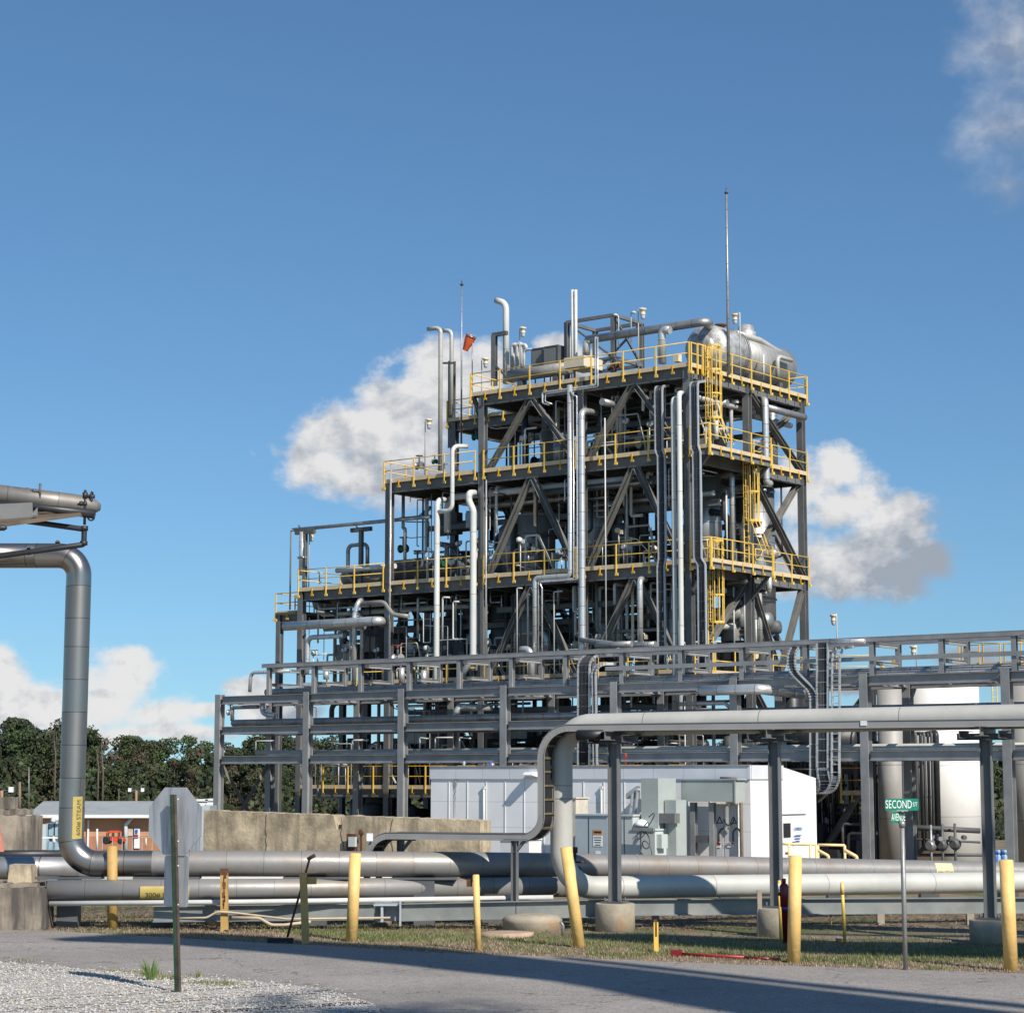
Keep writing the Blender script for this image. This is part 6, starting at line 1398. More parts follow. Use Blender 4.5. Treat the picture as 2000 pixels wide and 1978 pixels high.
for i, (x0, x1, y0, y1) in enumerate(((1465, 1545, 1232, 1262), (1550, 1605, 1228, 1255), (1555, 1612, 1262, 1300))):
    a, c = fb(x0, y0, x1, y1, 130); mb = MB(); mb.box(((a.x + c.x) / 2, 131, (a.z + c.z) / 2 - .3), c.x - a.x, 2.5, a.z - c.z + .6); mb.box(((a.x + c.x) / 2, 131, a.z), c.x - a.x + .2, 2.7, .12)
    top(mb, 'air_handler', WTRIM, ['long white roof unit beside the narrow shed', 'upper white unit next to the first rack column', 'lower white unit next to the first rack column'][i], 'air unit')
# ------------------------------------------------------------------ concrete wall and blocks
WL_, WR_ = at(398, 1582, 46.2), at(938, 1602, 43.0)
dW = (WR_ - WL_); dWn = Vector((dW.x, dW.y, 0)).normalized(); nW = Vector((-dWn.y, dWn.x, 0))
def ragged_wall(p, q, depth, n, drop, rag_, notch=None):
    """wall standing from p to q with an uneven chipped top; depth vector"""
    poly = [Vector((p.x, p.y, p.z - drop))]
    for k in range(n + 1):
        a = p.lerp(q, k / n); a.z += rnd.uniform(-rag_, rag_)
        if notch and abs(k / n - notch) < .012: a.z -= .28
        poly.append(a)
    poly.append(Vector((q.x, q.y, q.z - drop))); return MB().prism(poly, depth)
mb = ragged_wall(WL_, WR_, nW * .45, 80, 3.4, .012, .51); w = thing('concrete_wall', 'weathered buff concrete wall in front of the rack columns', 'wall', (WL_ + WR_) / 2 - UP * 1.7); part(mb, 'wall', CONC, w)
for t_ in (.24, .515, .70):
    a = WL_.lerp(WR_, t_); mb = MB(); pp = a - nW * .006
    q0 = pp - UP * .03
    for k in range(12):
        q1 = q0 - UP * .11 + dWn * rnd.uniform(-.035, .035); mb.bar(q0, q1, .012, .01, up=nW); q0 = q1
    mb = mb; part(mb, 'crack', mat('crack_dark', (.13, .11, .085), .9), w)
p = at(*zp('G', 1130, 1540), 44.35); mb = MB(); mb.box(p - nW * .14, .16, .08, .2, math.atan2(dWn.y, dWn.x)); top(mb, 'junction_box', LGREY, 'small pale box fixed to the concrete wall below a rust spot', 'junction box')
mb = MB(); mb.box(p - nW * .09 - UP * .02 + dWn * -.06, .22, .04, .36, math.atan2(dWn.y, dWn.x)); part(mb, 'backing', RUSTY, w)
p = at(*zp('G', 1190, 1470), 44.3) - nW * .12; mb = MB(); mb.lathe([(0, .07), (.02, .05)], p, -nW, 10); mb.box(p - UP * .22, .05, .01, .4, math.atan2(dWn.y, dWn.x)); part(mb, 'rust_mark', RUSTY, w)
def block(label, x0, y0, x1, y1, Y, depth, m, name='concrete_block', z='F', zb=None, rg=.02):
    a, c = at(*zp(z, x0, y0), Y), at(*zp(z, x1, y0), Y); zz = at(*zp(z, x0, y1), Y).z if zb is None else zb
    mb = ragged_wall(a, c, Vector((0, depth, 0)), 10, a.z - zz, rg); return top(mb, name, m, label, 'concrete block')
block('tall old concrete block at the left edge with dark streaks', -60, 1345, 286, 0, 46, .45, CONCD, zb=-.8)
block('ledge of concrete on top of the tall left block', -60, 1300, 222, 1344, 46.1, .35, CONCD)
block('small concrete cube on the upper ledge at the left edge', -60, 1210, 114, 1299, 46.15, .3, CONCD)
block('broad weathered concrete block beside the road at the left edge', -200, 515, 352, 0, 35.3, .6, CONCD, z='K', zb=0, rg=.02)
block('worn concrete step on the broad roadside block', -200, 483, 280, 514, 35.6, .8, CONCD, z='K', rg=.015)
a = at(*zp('K', 68, 340), 35.9); c = at(*zp('K', 232, 340), 35.9); zb_ = at(*zp('K', 68, 483), 35.9).z
mb = MB(); mb.prism([Vector((a.x - .02, 35.9, zb_)), Vector((a.x + .01, 35.9, a.z)), Vector((c.x, 35.9, a.z - .01)), Vector((c.x + .02, 35.9, zb_))], (0, .45, 0)); top(mb, 'concrete_pedestal', CONC, 'small pale concrete pedestal standing on the worn step', 'concrete block')
mb = MB(); a = at(0, 1605, 40); c = at(5, 1670, 40); mb.bar(at(-8, 1600, 40), at(6, 1668, 40), .12, .08); top(mb, 'pink_post', mat('faded_pink', (.62, .25, .18), .7), 'leaning faded pink post cut by the left edge', 'post')

# ------------------------------------------------------------------ big ground pipes and riser
def pA(px, py, Y): return at(px, py, Y)
RA = .213
mb = MB(); a1, a2, a3 = pA(-250, 1085, 36.2), pA(155, 1085, 35.9), pA(143, 1686, 35.9)
a3.x = a2.x + (-.02); a3.y = a2.y
a4 = pA(494, 1685.5, 36.0); a3.z = a4.z
P = [a1, a2, a3, a4, pA(860, 1687.5, 36.4), pA(1060, 1689, 37.4), pA(1400, 1694.5, 39), pA(2000, 1705, 41.6), pA(3300, 1730, 46.0)]
root = thing('steam_riser', 'long fat jacketed steam pipe rising at the left and running along the ground', 'pipe', Vector((a3.x, a3.y, 0)))
def split_tube(P, r, bend, seg, i0, i1, bs=9): 
    m_ = MB(); m_.tube(P[i0:i1], r, seg, bend=bend, bs=bs, caps=False); return m_
# corner pieces share the fillet, so cut straight parts at the middle of the long runs
def mid(a, c, t): return a.lerp(c, t)
m1 = MB(); m1.tube([a1, mid(a1, a2, .8), ], RA, 32); part(m1, 'top_run', STAINL, root)
m1 = MB(); m1.tube([mid(a1, a2, .8), a2, mid(a2, a3, .3)], RA, 32, bend=.52, bs=12, caps=False); part(m1, 'upper_elbow', STAINL, root)
m1 = MB(); m1.tube([mid(a2, a3, .3), mid(a2, a3, .82)], RA, 32, caps=False); part(m1, 'riser', STAINL, root)
m1 = MB(); m1.tube([mid(a2, a3, .82), a3, mid(a3, a4, .45)], RA * 1.01, 32, bend=.60, bs=12, caps=False); part(m1, 'lower_elbow', STAINL, root)
GRP = mat('ground_pipe_jacket', (.32, .31, .295), .42, .3, .12, .8, seam=.62, seamw=.007, stain=(.25, .185, .13), st=(.48, .72), ssc=.8, bump=.3)
m1 = MB(); m1.tube([mid(a3, a4, .45)] + P[3:], RA, 32, caps=False); part(m1, 'ground_run', GRP, root)
# lifting eye
p = at(*zp('Q', 632, 905), 35.9); m1 = MB(); m1.box(p - UP * .04, .075, .03, .12); m1.lathe([(-.015, .042), (.015, .042)], p + UP * .015, (0, 1, 0), 12); part(m1, 'lifting_eye', STEELD, root)
def curved_label(root, name, m_bg, m_ink, txt, axis0, axis1, r, center_ang, half_ang, size, ref, flip=1, narrow=1.0, off_t=0.0, label=None, txtang=0.0):
    """a marker wrapped on a pipe from axis0 to axis1; ref = unit vector at angle 0"""
    d = (axis1 - axis0); L_ = d.length; d /= L_; x = (ref - d * ref.dot(d)).normalized(); y = d.cross(x)
    mb = MB(); n = 14; V = []; fs = []
    for i in range(n + 1):
        a_ = center_ang - half_ang + 2 * half_ang * i / n; v_ = x * math.cos(a_) + y * math.sin(a_)
        V += [axis0 + v_ * (r + .004), axis1 + v_ * (r + .004)]
    for i in range(n): fs.append([2 * i, 2 * i + 1, 2 * i + 3, 2 * i + 2])
    mb.add(V, fs, None, True); g = part(mb, name, m_bg, root, label)
    Vt, Fc = text_mesh(txt, size, 'lettering'); mb = MB(); PV = []
    for v in Vt:
        s_ = v.x * narrow; h_ = -v.y
        a_ = center_ang + txtang + h_ / r; vv = x * math.cos(a_) + y * math.sin(a_); PV.append(axis0 + d * (L_ / 2 + off_t + s_) + vv * (r + .007))
    mb.add(PV, Fc); part(mb, 'lettering', m_ink, root)
# riser marker (reads upwards)
z0_, z1_ = at(*zp('F', 600, 1520), 35.7).z, at(*zp('F', 600, 1205), 35.7).z
curved_label(root, 'pipe_marker', LABY, INK, '600# STEAM', Vector((a2.x - .01, a2.y, z0_)), Vector((a2.x - .01, a2.y, z1_)), RA, R(38), R(24), .105, Vector((0, -1, 0)), 1, 1.05, txtang=R(5))
# ground marker on the far right run
def on_run(px): 
    Pq = P[3:]
    for i in range(len(Pq) - 1):
        s0 = CX + (Pq[i].x / Pq[i].y) * 4163; s1 = CX + (Pq[i + 1].x / Pq[i + 1].y) * 4163
        if s0 <= px <= s1: return Pq[i].lerp(Pq[i + 1], (px - s0) / (s1 - s0))
    return Pq[-1]
curved_label(root, 'pipe_marker', LABC, INK, '600# STEAM', on_run(1804), on_run(1838), RA, R(-14), R(38), .068, Vector((0, -1, 0)), -1, .95, txtang=R(14))
def band(root, m, p, d, w_, r, name='band', tilt=0.0):
    d = d.normalized(); mb = MB(); mb.lathe([(0, r + .004), (w_, r + .004)], p, (d + UP * tilt).normalized(), 32); mb.f = mb.f[:-2]; mb.uv = mb.uv[:-2]; mb.sm = mb.sm[:-2]; mb.mi = mb.mi[:-2]; return part(mb, name, m, root)
# lower ground pipe, left: dull, right: the loop pipe
B0, B1, B2_ = pA(-150, 1738, 35.4), pA(430, 1736, 35.7), pA(1120, 1731, 36.9)
root = thing('steam_pipe', 'lower ground pipe with a yellow marker behind the stop sign', 'pipe', B1 - UP * .3); mb = MB(); mb.tube([pA(93, 1738.5, 35.5), B1, B2_], .17, 28); part(mb, 'jacket', GRP, root)
q = pA(255 + 20, 1738, 35.6); dB = (B2_ - B1).normalized(); curved_label(root, 'pipe_marker', LABY, INK, '300# STEAM', pA(275, 1738, 35.58), pA(371, 1737, 35.66), .171, R(14), R(38), .12, Vector((0, -1, 0)), -1, 1.0, off_t=.0, txtang=R(12))
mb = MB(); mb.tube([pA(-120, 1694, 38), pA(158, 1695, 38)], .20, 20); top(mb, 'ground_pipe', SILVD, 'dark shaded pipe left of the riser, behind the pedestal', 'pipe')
mb = MB(); mb.tube([pA(-120, 1669, 40), pA(145, 1668, 40)], .085, 14); top(mb, 'ground_pipe', BLKP, 'thin flat dark pipe at the far left above the shaded one', 'pipe')
mb = MB(); mb.tube([pA(97, 1764, 35.4), pA(470, 1761, 35.2), pA(1080, 1752, 35.9)], .042, 12); top(mb, 'white_line', WHITEQ, 'slim white line along the ground under the steam pipes', 'pipe')
mb = MB(); mb.tube([pA(93, 1718, 37.6), pA(1010, 1718, 38.2)], .06, 12); top(mb, 'white_line', WHITEQ, 'pale line peeping between the two fat ground pipes', 'pipe')
# pipe supports under the two runs
for i, px in enumerate((110, 330, 620, 830, 960, 1230, 1420, 1620, 1800, 1960)):
    c = on_run(px) if px > 494 else a3.lerp(a4, max(0, (px - 143) / 351)); mb = MB(); mb.box((c.x, c.y, (c.z - RA) / 2), .35, .3, max(.05, c.z - RA)); mb.box((c.x, c.y, c.z - RA - .02), 1.1, .34, .04)
    top(mb, 'pipe_support', STEELD, 'dark support under the fat ground pipe, ' + ['by the riser', 'behind the stop sign', 'behind the rusty bracket post', 'below the concrete wall', 'left of the tray post', 'behind the first pier', 'between the first two piers', 'right of the second pier', 'behind the street sign pole', 'by the third pier'][i], 'support')

# ------------------------------------------------------------------ upper left pipe deck cut by the frame
YQ = 33.0
def q_(x, y, Y=YQ): return at(*zp('Q', x, y), Y)
g = thing('vessel_pipe', 'fat jacketed pipe with a rounded end high at the left edge', 'pipe', q_(0, 520)); mb = MB()
e0, e1 = q_(-500, 315), q_(760, 468, YQ + .6); mb.tube([e0, e1, e1 + (e1 - e0).normalized() * .25, e1 + (e1 - e0).normalized() * .42, e1 + (e1 - e0).normalized() * .5], [.165, .165, .155, .11, .05], 24); part(mb, 'jacket', mat('old_jacket', (.27, .25, .23), .5, .5, .2, 1.5, seam=.8, seamw=.01, stain=(.16, .12, .09), st=(.5, .7), ssc=2), g)
mb = MB(); c = q_(370, 330, YQ + .3); mb.tube([c - Vector((.1, 0, 0)), c + Vector((.1, 0, 0))], .02, 8); mb.tube([c - Vector((.1, 0, .10)), c + Vector((-.1, 0, .05))], .03, 8); mb.tube([c + Vector((.1, 0, -.12)), c + Vector((.1, 0, .12))], .02, 8); mb.tube([c - Vector((.02, 0, 0)), c + Vector((.03, 0, 0))], .035, 8); part(mb, 'fitting', STEELD, g)
g = thing('pipe_bridge_end', 'pointed dark end of a steel pipe bridge at the left edge', 'pipe bridge', q_(0, 720))
mb = MB(); tipL = q_(1040, 585); mb.tube([q_(-500, 440), q_(430, 510), tipL], [.05, .05, .075], 14); part(mb, 'edge_pipe', BLKP, g)
mb = MB(); A_, B_, C_, D_ = q_(-500, 480, 34.6), q_(300, 500, 34.2), q_(1000, 590), q_(-500, 790, 31.8)
mb.prism([q_(-500, 560, 34.8), q_(210, 500, 34.4), q_(1000, 592, 33.05), q_(-500, 800, 31.6)], (0, 0, .06)); part(mb, 'deck', mat('old_brown_steel', (.13, .10, .07), .6, .2, .25, 2), g)
mb = MB(); mb.bar(q_(-500, 585, 32.6), q_(360, 545, 32.8), .05, .25); mb.prism([q_(330, 600, 32.4), q_(410, 510, 32.5), q_(412, 600, 32.5)], (0, .03, 0)); part(mb, 'gusset', STEEL, g)
mb = MB(); mb.tube([q_(-300, 735, 31.9), q_(45, 735, 31.9), q_(75, 735, 31.9)], [.045, .045, .02], 10); part(mb, 'lower_pipe', BLKP, g)
g = thing('drain_line', 'thin black pipe looping down beside the riser top with a valve', 'pipe', q_(930, 935)); mb = MB()
mb.tube([q_(-500, 590), q_(280, 660), q_(925, 750), q_(920, 918), q_(-500, 1110, 32.4)], .044, 12, bend=.04); part(mb, 'pipe', BLKP, g)
for (x, y, x2, y2) in ((925, 715, 925, 765), (920, 880, 918, 925), (300, 995, 335, 990)): mb = MB(); mb.tube([q_(x, y), q_(x2, y2)], .06, 10); part(mb, 'fitting', BLKP, g)
mb = MB(); mb.tube([q_(928, 700), q_(932, 480), q_(936, 320)], .022, 8); mb.tube([q_(850, 478), q_(932, 465)], .018, 8); mb.tube([q_(934, 345), q_(934, 410)], .042, 8); mb.tube([q_(875, 468), q_(905, 466)], .04, 8); mb.tube([q_(932, 450), q_(932, 490)], .036, 8); mb.tube([q_(936, 385), q_(1005, 385)], .028, 8); part(mb, 'vent', BLKP, g)
mb = MB(); c = q_(1005, 392); mb.tube([c + Vector((math.cos(R(a)) * .02, math.sin(R(a)) * .05, math.sin(R(a)) * .075 + 0)) + Vector((0, 0, 0)) for a in range(0, 361, 30)], .014, 5, caps=False); mb.lathe([(-.05, .03), (.05, .03)], c, (1, 0, 0), 8); mb.tube([c + Vector((0, math.cos(R(a)) * .06, math.sin(R(a)) * .075)) for a in range(0, 361, 30)], .014, 5, caps=False); part(mb, 'handwheel', BLKP, g)
mb = MB(); c = q_(1000, 618); mb.tube([c + Vector((math.cos(R(a)) * .05, 0, math.sin(R(a)) * .05)) for a in range(0, 361, 40)], .015, 5, caps=False); part(mb, 'drain_cock', BLKP, g)

# ------------------------------------------------------------------ elevated loop pipe, tray and piers
TL, TR = at(1108, 1421, 35.2), at(2010, 1408.5, 32.1); dT = Vector((TR.x - TL.x, TR.y - TL.y, 0)).normalized(); nT = Vector((-dT.y, dT.x, 0))
if nT.y < 0: nT = -nT
def tl(px):      # point above the tray line at picture column px, with the tray height
    r = ray(px, 1500); t = (TL.x * dT.y - TL.y * dT.x) / (r.x * dT.y - r.y * dT.x); s_ = (Vector((r.x * t, r.y * t, 0)) - Vector((TL.x, TL.y, 0))).dot(dT) / (Vector((TR.x - TL.x, TR.y - TL.y, 0)).length)
    return Vector((r.x * t, r.y * t, TL.z + (TR.z - TL.z) * s_))
g = thing('loop_pipe', 'grey white loop pipe dropping from the elevated run to the ground line', 'pipe', Vector((tl(1068).x, tl(1068).y + .6, .3)))
o6 = nT * .62; ztop = .0
pT = tl(1068) + o6; pE = TR + dT * 14 + o6; zc = at(1118, 1394, pT.y).z - .195; zc2 = at(2000, 1373, TR.y + .5).z - .195; zc2 = zc + (zc2 - zc) * ((pE - pT).to_2d().length / ((TR - tl(1068)).to_2d().length))
pT.z = zc; pE.z = zc2; pBt = Vector((pT.x, pT.y, at(1060, 1733, 36).z)); gR = pA(2000, 1736, 40.0); gR.z = pBt.z - .1; gR2 = gR + (gR - pBt).normalized() * 16
RL = .19
mb = MB(); mb.tube([pE, mid(pE, pT, .93)], RL, 32, caps=False); part(mb, 'elevated_run', CREAMP, g)
mb = MB(); mb.tube([mid(pE, pT, .93), pT, mid(pT, pBt, .45)], RL, 32, bend=.55, bs=12, caps=False); part(mb, 'upper_elbow', CREAMP, g)
mb = MB(); mb.tube([mid(pT, pBt, .45), pBt, mid(pBt, gR, .3)], RL, 32, bend=.62, bs=12, caps=False); part(mb, 'lower_elbow', CREAMP, g)
WHGR = mat('ground_white_jacket', (.55, .55, .51), .42, .05, .10, .8, bump=.3, seam=2.3, seamw=.012, stain=(.5, .45, .38), st=(.6, .85))
mb = MB(); mb.tube([mid(pBt, gR, .3), gR, gR2], RL, 32, caps=False); part(mb, 'ground_run', WHGR, g)
mb = MB(); q = at(*zp('H', 1262, 747), tl(1150).y - .02); mb.lathe([(-.2, .09), (.25, .09)], q, dT, 14); part(mb, 'open_end', BLKP, g)
# tray
g = thing('tray_run', 'grey cable tray following the loop pipe on the piers', 'cable tray', Vector((TL.x, TL.y, 0)))
zr = (at(1108, 1414, 35.2).z - at(1108, 1428, 35.2).z)
def tpt(px, py): c = tl(px); q = at(px, py, c.y); return Vector((c.x, c.y, q.z))
path = [TR + dT * 14, tpt(1057, 1421), tpt(1057, 1635), tpt(719, 1634), tpt(719, 1760)]
path[1].z = TL.z + .0; path[2].x, path[2].y = path[1].x, path[1].y; path[3].z = path[2].z; path[4].x, path[4].y = path[3].x, path[3].y
def arcs(P, rads, n=10):
    out = [P[0]]
    for i in range(1, len(P) - 1):
        seg_ = arc([P[i - 1], P[i], P[i + 1]], rads[i - 1], n); out += seg_[1:-1]
    return out + [P[-1]]
pf = arcs(path, [.50, .34, .42])
# smaller radius on lower bends is close enough; rails follow the bend
for s_, nm in ((0, 'near_rail'), (.44, 'far_rail')):
    mb = MB()
    for a, c in zip(pf[:-1], pf[1:]): 
        d = (c - a).normalized(); mb.bar(a + nT * s_ - d * .002, c + nT * s_ + d * .002, .012, zr, up=d.cross(nT))
        for sg in (-1, 1): mb.bar(a + nT * (s_ - .012) + d.cross(nT) * sg * zr * .48, c + nT * (s_ - .012) + d.cross(nT) * sg * zr * .48, .014, .006, up=d.cross(nT))
    part(mb, nm, STEEL if False else mat('tray_grey', (.30, .295, .285), .5, .1, .08, 1.5), g)
mb = MB(); acc = 0
for a, c in zip(pf[:-1], pf[1:]):
    L_ = (c - a).length; d = (c - a) / L_; t_ = .23 - acc
    while t_ < L_: 
        q = a + d * t_ + d.cross(nT) * .035; mb.bar(q, q + nT * .44, .03, .035, up=d); t_ += .23
    acc = (L_ - (t_ - .23))
part(mb, 'rungs', mat('rung_brown', (.17, .13, .07), .6, .1, .2, 3), g)
mb = MB()
for k in range(5): mb.tube([pf[i] + nT * (.07 + .075 * k) - (pf[i + 1] - pf[i]).cross(nT).normalized() * .0 for i in range(len(pf) - 2)], .039, 7, caps=True)
part(mb, 'cables', BLACKR, g)
mb = MB(); a = at(*zp('J', 535, 640), tl(1680).y - .03); c = at(*zp('J', 588, 675), tl(1690).y - .03); mb.box((a + c) / 2 + nT * -.0, abs(c.x - a.x), .01, a.z - c.z, math.atan2(dT.y, dT.x)); part(mb, 'tag', WTRIM, g)
mb = MB(); a = at(*zp('L', 1245, 133), pf[-6].y - .05); mb.box(a, .11, .01, .13, R(-3)); part(mb, 'tag', WTRIM, g)
# piers
PXS = [(1190, 1817, 'first pier, right of the loop pipe elbow'), (1505, 1830, 'middle pier, half behind the thick pale bollard'), (1921, 1839, 'third pier, near the right edge'), (2430, 1850, 'fourth pier, beyond the right edge')]
for i, (px, pyb, lb) in enumerate(PXS):
    c = tl(px) + nT * .22; g = thing('pipe_pier', 'grey steel post on a round concrete footing, ' + lb, 'pier', Vector((c.x, c.y, 0)))
    ztp = at(px, 1755 - (0 if i < 1 else -20), c.y).z; zcap = [at(px, 1763, c.y).z, at(px, 1772, c.y).z, at(px, 1795, c.y).z, .42][i]
    mb = MB(); mb.lathe([(-.1, .325), (zcap - .02, .325), (zcap, .31)], Vector((c.x, c.y, 0)), UP, 32); part(mb, 'footing', CONCP, g)
    mb = MB(); mb.box((c.x, c.y, zcap + .015), .36, .34, .03, math.atan2(dT.y, dT.x)); part(mb, 'base_plate', STEELD, g)
    zt = c.z - zr / 2 - .15
    mb = MB(); mb.bar(Vector((c.x, c.y, zcap + .03)), Vector((c.x, c.y, zt)), .165, .17, up=dT, kind='I', t=.012); part(mb, 'post', STEEL, g)
    mb = MB(); mb.bar(Vector((c.x, c.y, zt + .07)) - nT * .42, Vector((c.x, c.y, zt + .07)) + nT * .75, .16, .15, kind='I', t=.012); part(mb, 'cross_arm', STEEL, g)
    mb = MB()
    for sx_ in (-.3, .3): mb.bar(Vector((c.x, c.y, zt + .02)) + dT * sx_ - nT * .3, Vector((c.x, c.y, zt + .02)) + dT * sx_ + nT * .4, .1, .12, kind='C', t=.01)
    mb.bar(Vector((c.x, c.y, zt - .01)) - dT * .42 - nT * .1, Vector((c.x, c.y, zt - .01)) + dT * .42 - nT * .1, .12, .1, kind='I', t=.01); part(mb, 'saddle_plates', STEELD, g)
    mb = MB()
    for sx_ in (-.13, .13):
        for sy_ in (-.12, .12): mb.tube([Vector((c.x, c.y, zcap)) + dT * sx_ + nT * sy_, Vector((c.x, c.y, zcap + .09)) + dT * sx_ + nT * sy_], .014, 6)
    part(mb, 'anchor_bolts', STEELD, g)
mb = MB(); pz = tl(1480) + nT * .05; mb.box((pz.x - .02, pz.y - .0, .36), .07, .09, .72); top(mb, 'timber_stake', mat('grey_timber', (.33, .27, .22), .85, 0, .15, 6), 'square timber stake beside the footing of the middle pier', 'stake')
# tray posts
for i, (x, zt_y, base, lb) in enumerate(((1003, 1641, 0, 'grey tray support post with a knee brace in front of the ground pipes'), (772, 1641, .0, 'grey tray support post with a knee brace before the concrete wall'))):
    c = tl(x) + nT * (.22 if i else .05); zt = at(x, zt_y, c.y).z; g = thing('tray_post', lb, 'support post', Vector((c.x, c.y, 0)))
    mb = MB(); mb.bar(Vector((c.x, c.y, 0)), Vector((c.x, c.y, zt)), .10, .10, up=dT, kind='I', t=.01); part(mb, 'post', STEEL, g)
    mb = MB(); mb.bar(Vector((c.x, c.y, zt + .015)) - dT * .18, Vector((c.x, c.y, zt + .015)) + dT * .26, .12, .03); mb.bar(Vector((c.x, c.y, zt - .2)), Vector((c.x, c.y, zt)) + dT * .18, .05, .05); part(mb, 'knee_brace', STEEL, g)
# dark bands: shadows are cast by the tray; steam valve near the leaning bollard
g = thing('steam_trap', 'small rusty valve cluster beside the leaning yellow bollard', 'valve', at(1122, 1680, 36.2)); V_ = [at(*zp('H', 1085, 1390), 36.5), at(*zp('H', 1100, 1620), 36.3)]
mb = MB(); mb.tube([at(*zp('H', 1082, 1395), 36.6), at(*zp('H', 1085, 1490), 36.6)], .05, 8); mb.box(at(*zp('H', 1085, 1405), 36.6), .10, .08, .14); mb.tube([at(*zp('H', 1105, 1480), 36.6), at(*zp('H', 1100, 1590), 36.6)], .035, 8); part(mb, 'upper_fitting', STEELD, g)
mb = MB(); mb.box(at(*zp('H', 1160, 1603), 36.2), .08, .08, .10); mb.tube([at(*zp('H', 1160, 1610), 36.2), at(*zp('H', 1155, 1780), 36.2)], .022, 8); mb.tube([at(*zp('H', 1160, 1693), 36.1), at(*zp('H', 1240, 1693), 36.1)], .015, 8); part(mb, 'pipework', RUSTY, g)
for (x, y) in ((1238, 1693), (1192, 1745)): mb = MB(); c = at(*zp('H', x, y), 36.08); mb.tube([c + Vector((math.cos(R(a)) * .018, math.sin(R(a)) * .01, math.sin(R(a)) * .04)) for a in range(0, 361, 30)], .009, 5, caps=False); mb.tube([c, c + Vector((.03, 0, 0))], .02, 6); part(mb, 'handwheel', BLKP, g)
# steel channels on the ground
def skid(label, pa, pb, Y0_, Y1_, ytop, ybot, flange=True):
    a = at(pa, ytop[0], Y0_); c = at(pb, ytop[1], Y1_); a2 = at(pa, ybot[0], Y0_); h = a.z - a2.z; g = thing('steel_channel', label, 'steel beam', Vector(((a.x + c.x) / 2, (a.y + c.y) / 2, a2.z)))
    mb = MB(); mb.bar(a - UP * h / 2, Vector((c.x, c.y, c.z)) - UP * h / 2, .16, h, kind='I', t=.014); part(mb, 'beam', mat('weathered_channel', (.23, .245, .235), .55, .25, .14, 1.6, stain=(.3, .3, .27), st=(.55, .75), ssc=2), g)
    return g
skid('left long grey steel channel lying behind the roadside posts', 300, 731, 35.5, 35.5, (1768, 1763), (1800, 1796))
skid('middle long grey steel channel reaching to the first pier', 783, 1205, 35.6, 35.6, (1763.5, 1755), (1798, 1786))
skid('right long grey steel channel running behind the second pier to the right edge', 1215, 2700, 35.8, 39.0, (1755, 1749), (1787, 1768))
mb = MB(); a = at(731, 1764, 35.5); c = at(783, 1764, 35.5); zz = at(740, 1800, 35.5).z
mb.box(((a.x + c.x) / 2, 35.6, a.z - .02), c.x - a.x + .02, .3, .03); mb.box((a.x + .13, 35.6, (a.z + zz) / 2), .04, .25, a.z - zz); mb.box((c.x, 35.4, (a.z + zz) / 2), .02, .3, a.z - zz + .1); mb.box(((a.x + c.x) / 2, 35.75, (a.z + zz) / 2), c.x - a.x, .03, a.z - zz); top(mb, 'beam_joint', CABG, 'open joint box between the two left channels', 'steel bracket')
for i, (px, py, r_) in enumerate(((415, 1808, .13), (748, 1808, .15))):
    p = gz(px, py); mb = MB(); mb.lathe([(0, r_), (.22, r_), (.24, r_ * .9)], Vector((p.x, p.y, 0)), UP, 18); top(mb, 'small_footing', CONCP, ['small round concrete footing by the rusty square post', 'small round concrete footing below the open joint box'][i], 'footing')
for i, px in enumerate((1280, 1720, 1895)):
    p = gz(px, 1805); mb = MB(); mb.box((p.x, p.y, .08), .12, .12, .2); top(mb, 'sleeper', CONCP, ['short block under the right channel by the stub post', 'short block under the right channel left of the sign pole', 'short block under the right channel by the third pier'][i], 'block')
mb = MB(); PP = [at(*zp('K', 1330, 745), 34.9), at(*zp('K', 1560, 740), 34.9), at(*zp('K', 1640, 695), 34.9), at(*zp('K', 1740, 700), 34.9), at(*zp('L', 620, 750), 34.9), at(*zp('L', 1400, 740), 34.9)]; mb.tube(PP, .018, 7, bend=.15); top(mb, 'conduit', mat('buff_conduit', (.5, .4, .27), .6, 0), 'thin buff conduit arching along the left channel', 'conduit')
mb = MB(); PP = [at(*zp('K', 1750, 740), 34.7), at(*zp('L', 410, 742), 34.7), at(*zp('L', 500, 795), 34.7), at(*zp('L', 600, 795), 34.7), at(*zp('L', 800, 770), 34.7)]; mb.tube(PP, .026, 8, bend=.2); top(mb, 'conduit', MATS['buff_conduit'], 'thicker buff conduit sagging in front of the left channel', 'conduit')
# concrete caps on the verge
p = gz(1040, 1820); mb = MB(); mb.lathe([(-.05, .49), (.13, .48), (.17, .50), (.24, .42), (.26, .2)], Vector((p.x, p.y + .5, 0)), UP, 40); top(mb, 'manhole', CONCP, 'raised round concrete cap with a chipped edge on the verge', 'manhole')
p = gz(988, 1831); mb = MB(); mb.lathe([(-.05, .44), (.055, .44), (.06, .3)], Vector((p.x, p.y + .44, 0)), UP, 36); top(mb, 'concrete_disc', mat('pinkish_concrete', (.42, .30, .22), .9, 0, .15, 4, bump=.3), 'low flat concrete disc left of the raised cap', 'concrete disc')
mb = MB(); q = [at(*zp('M', 905, 770), 33.3), at(*zp('M', 928, 800), 33.3), at(*zp('M', 922, 878), 33.3)]; mb.tube(q, .022, 8, bend=.05); top(mb, 'bent_conduit', PIPEG, 'short bent conduit end beside the raised cap', 'conduit')
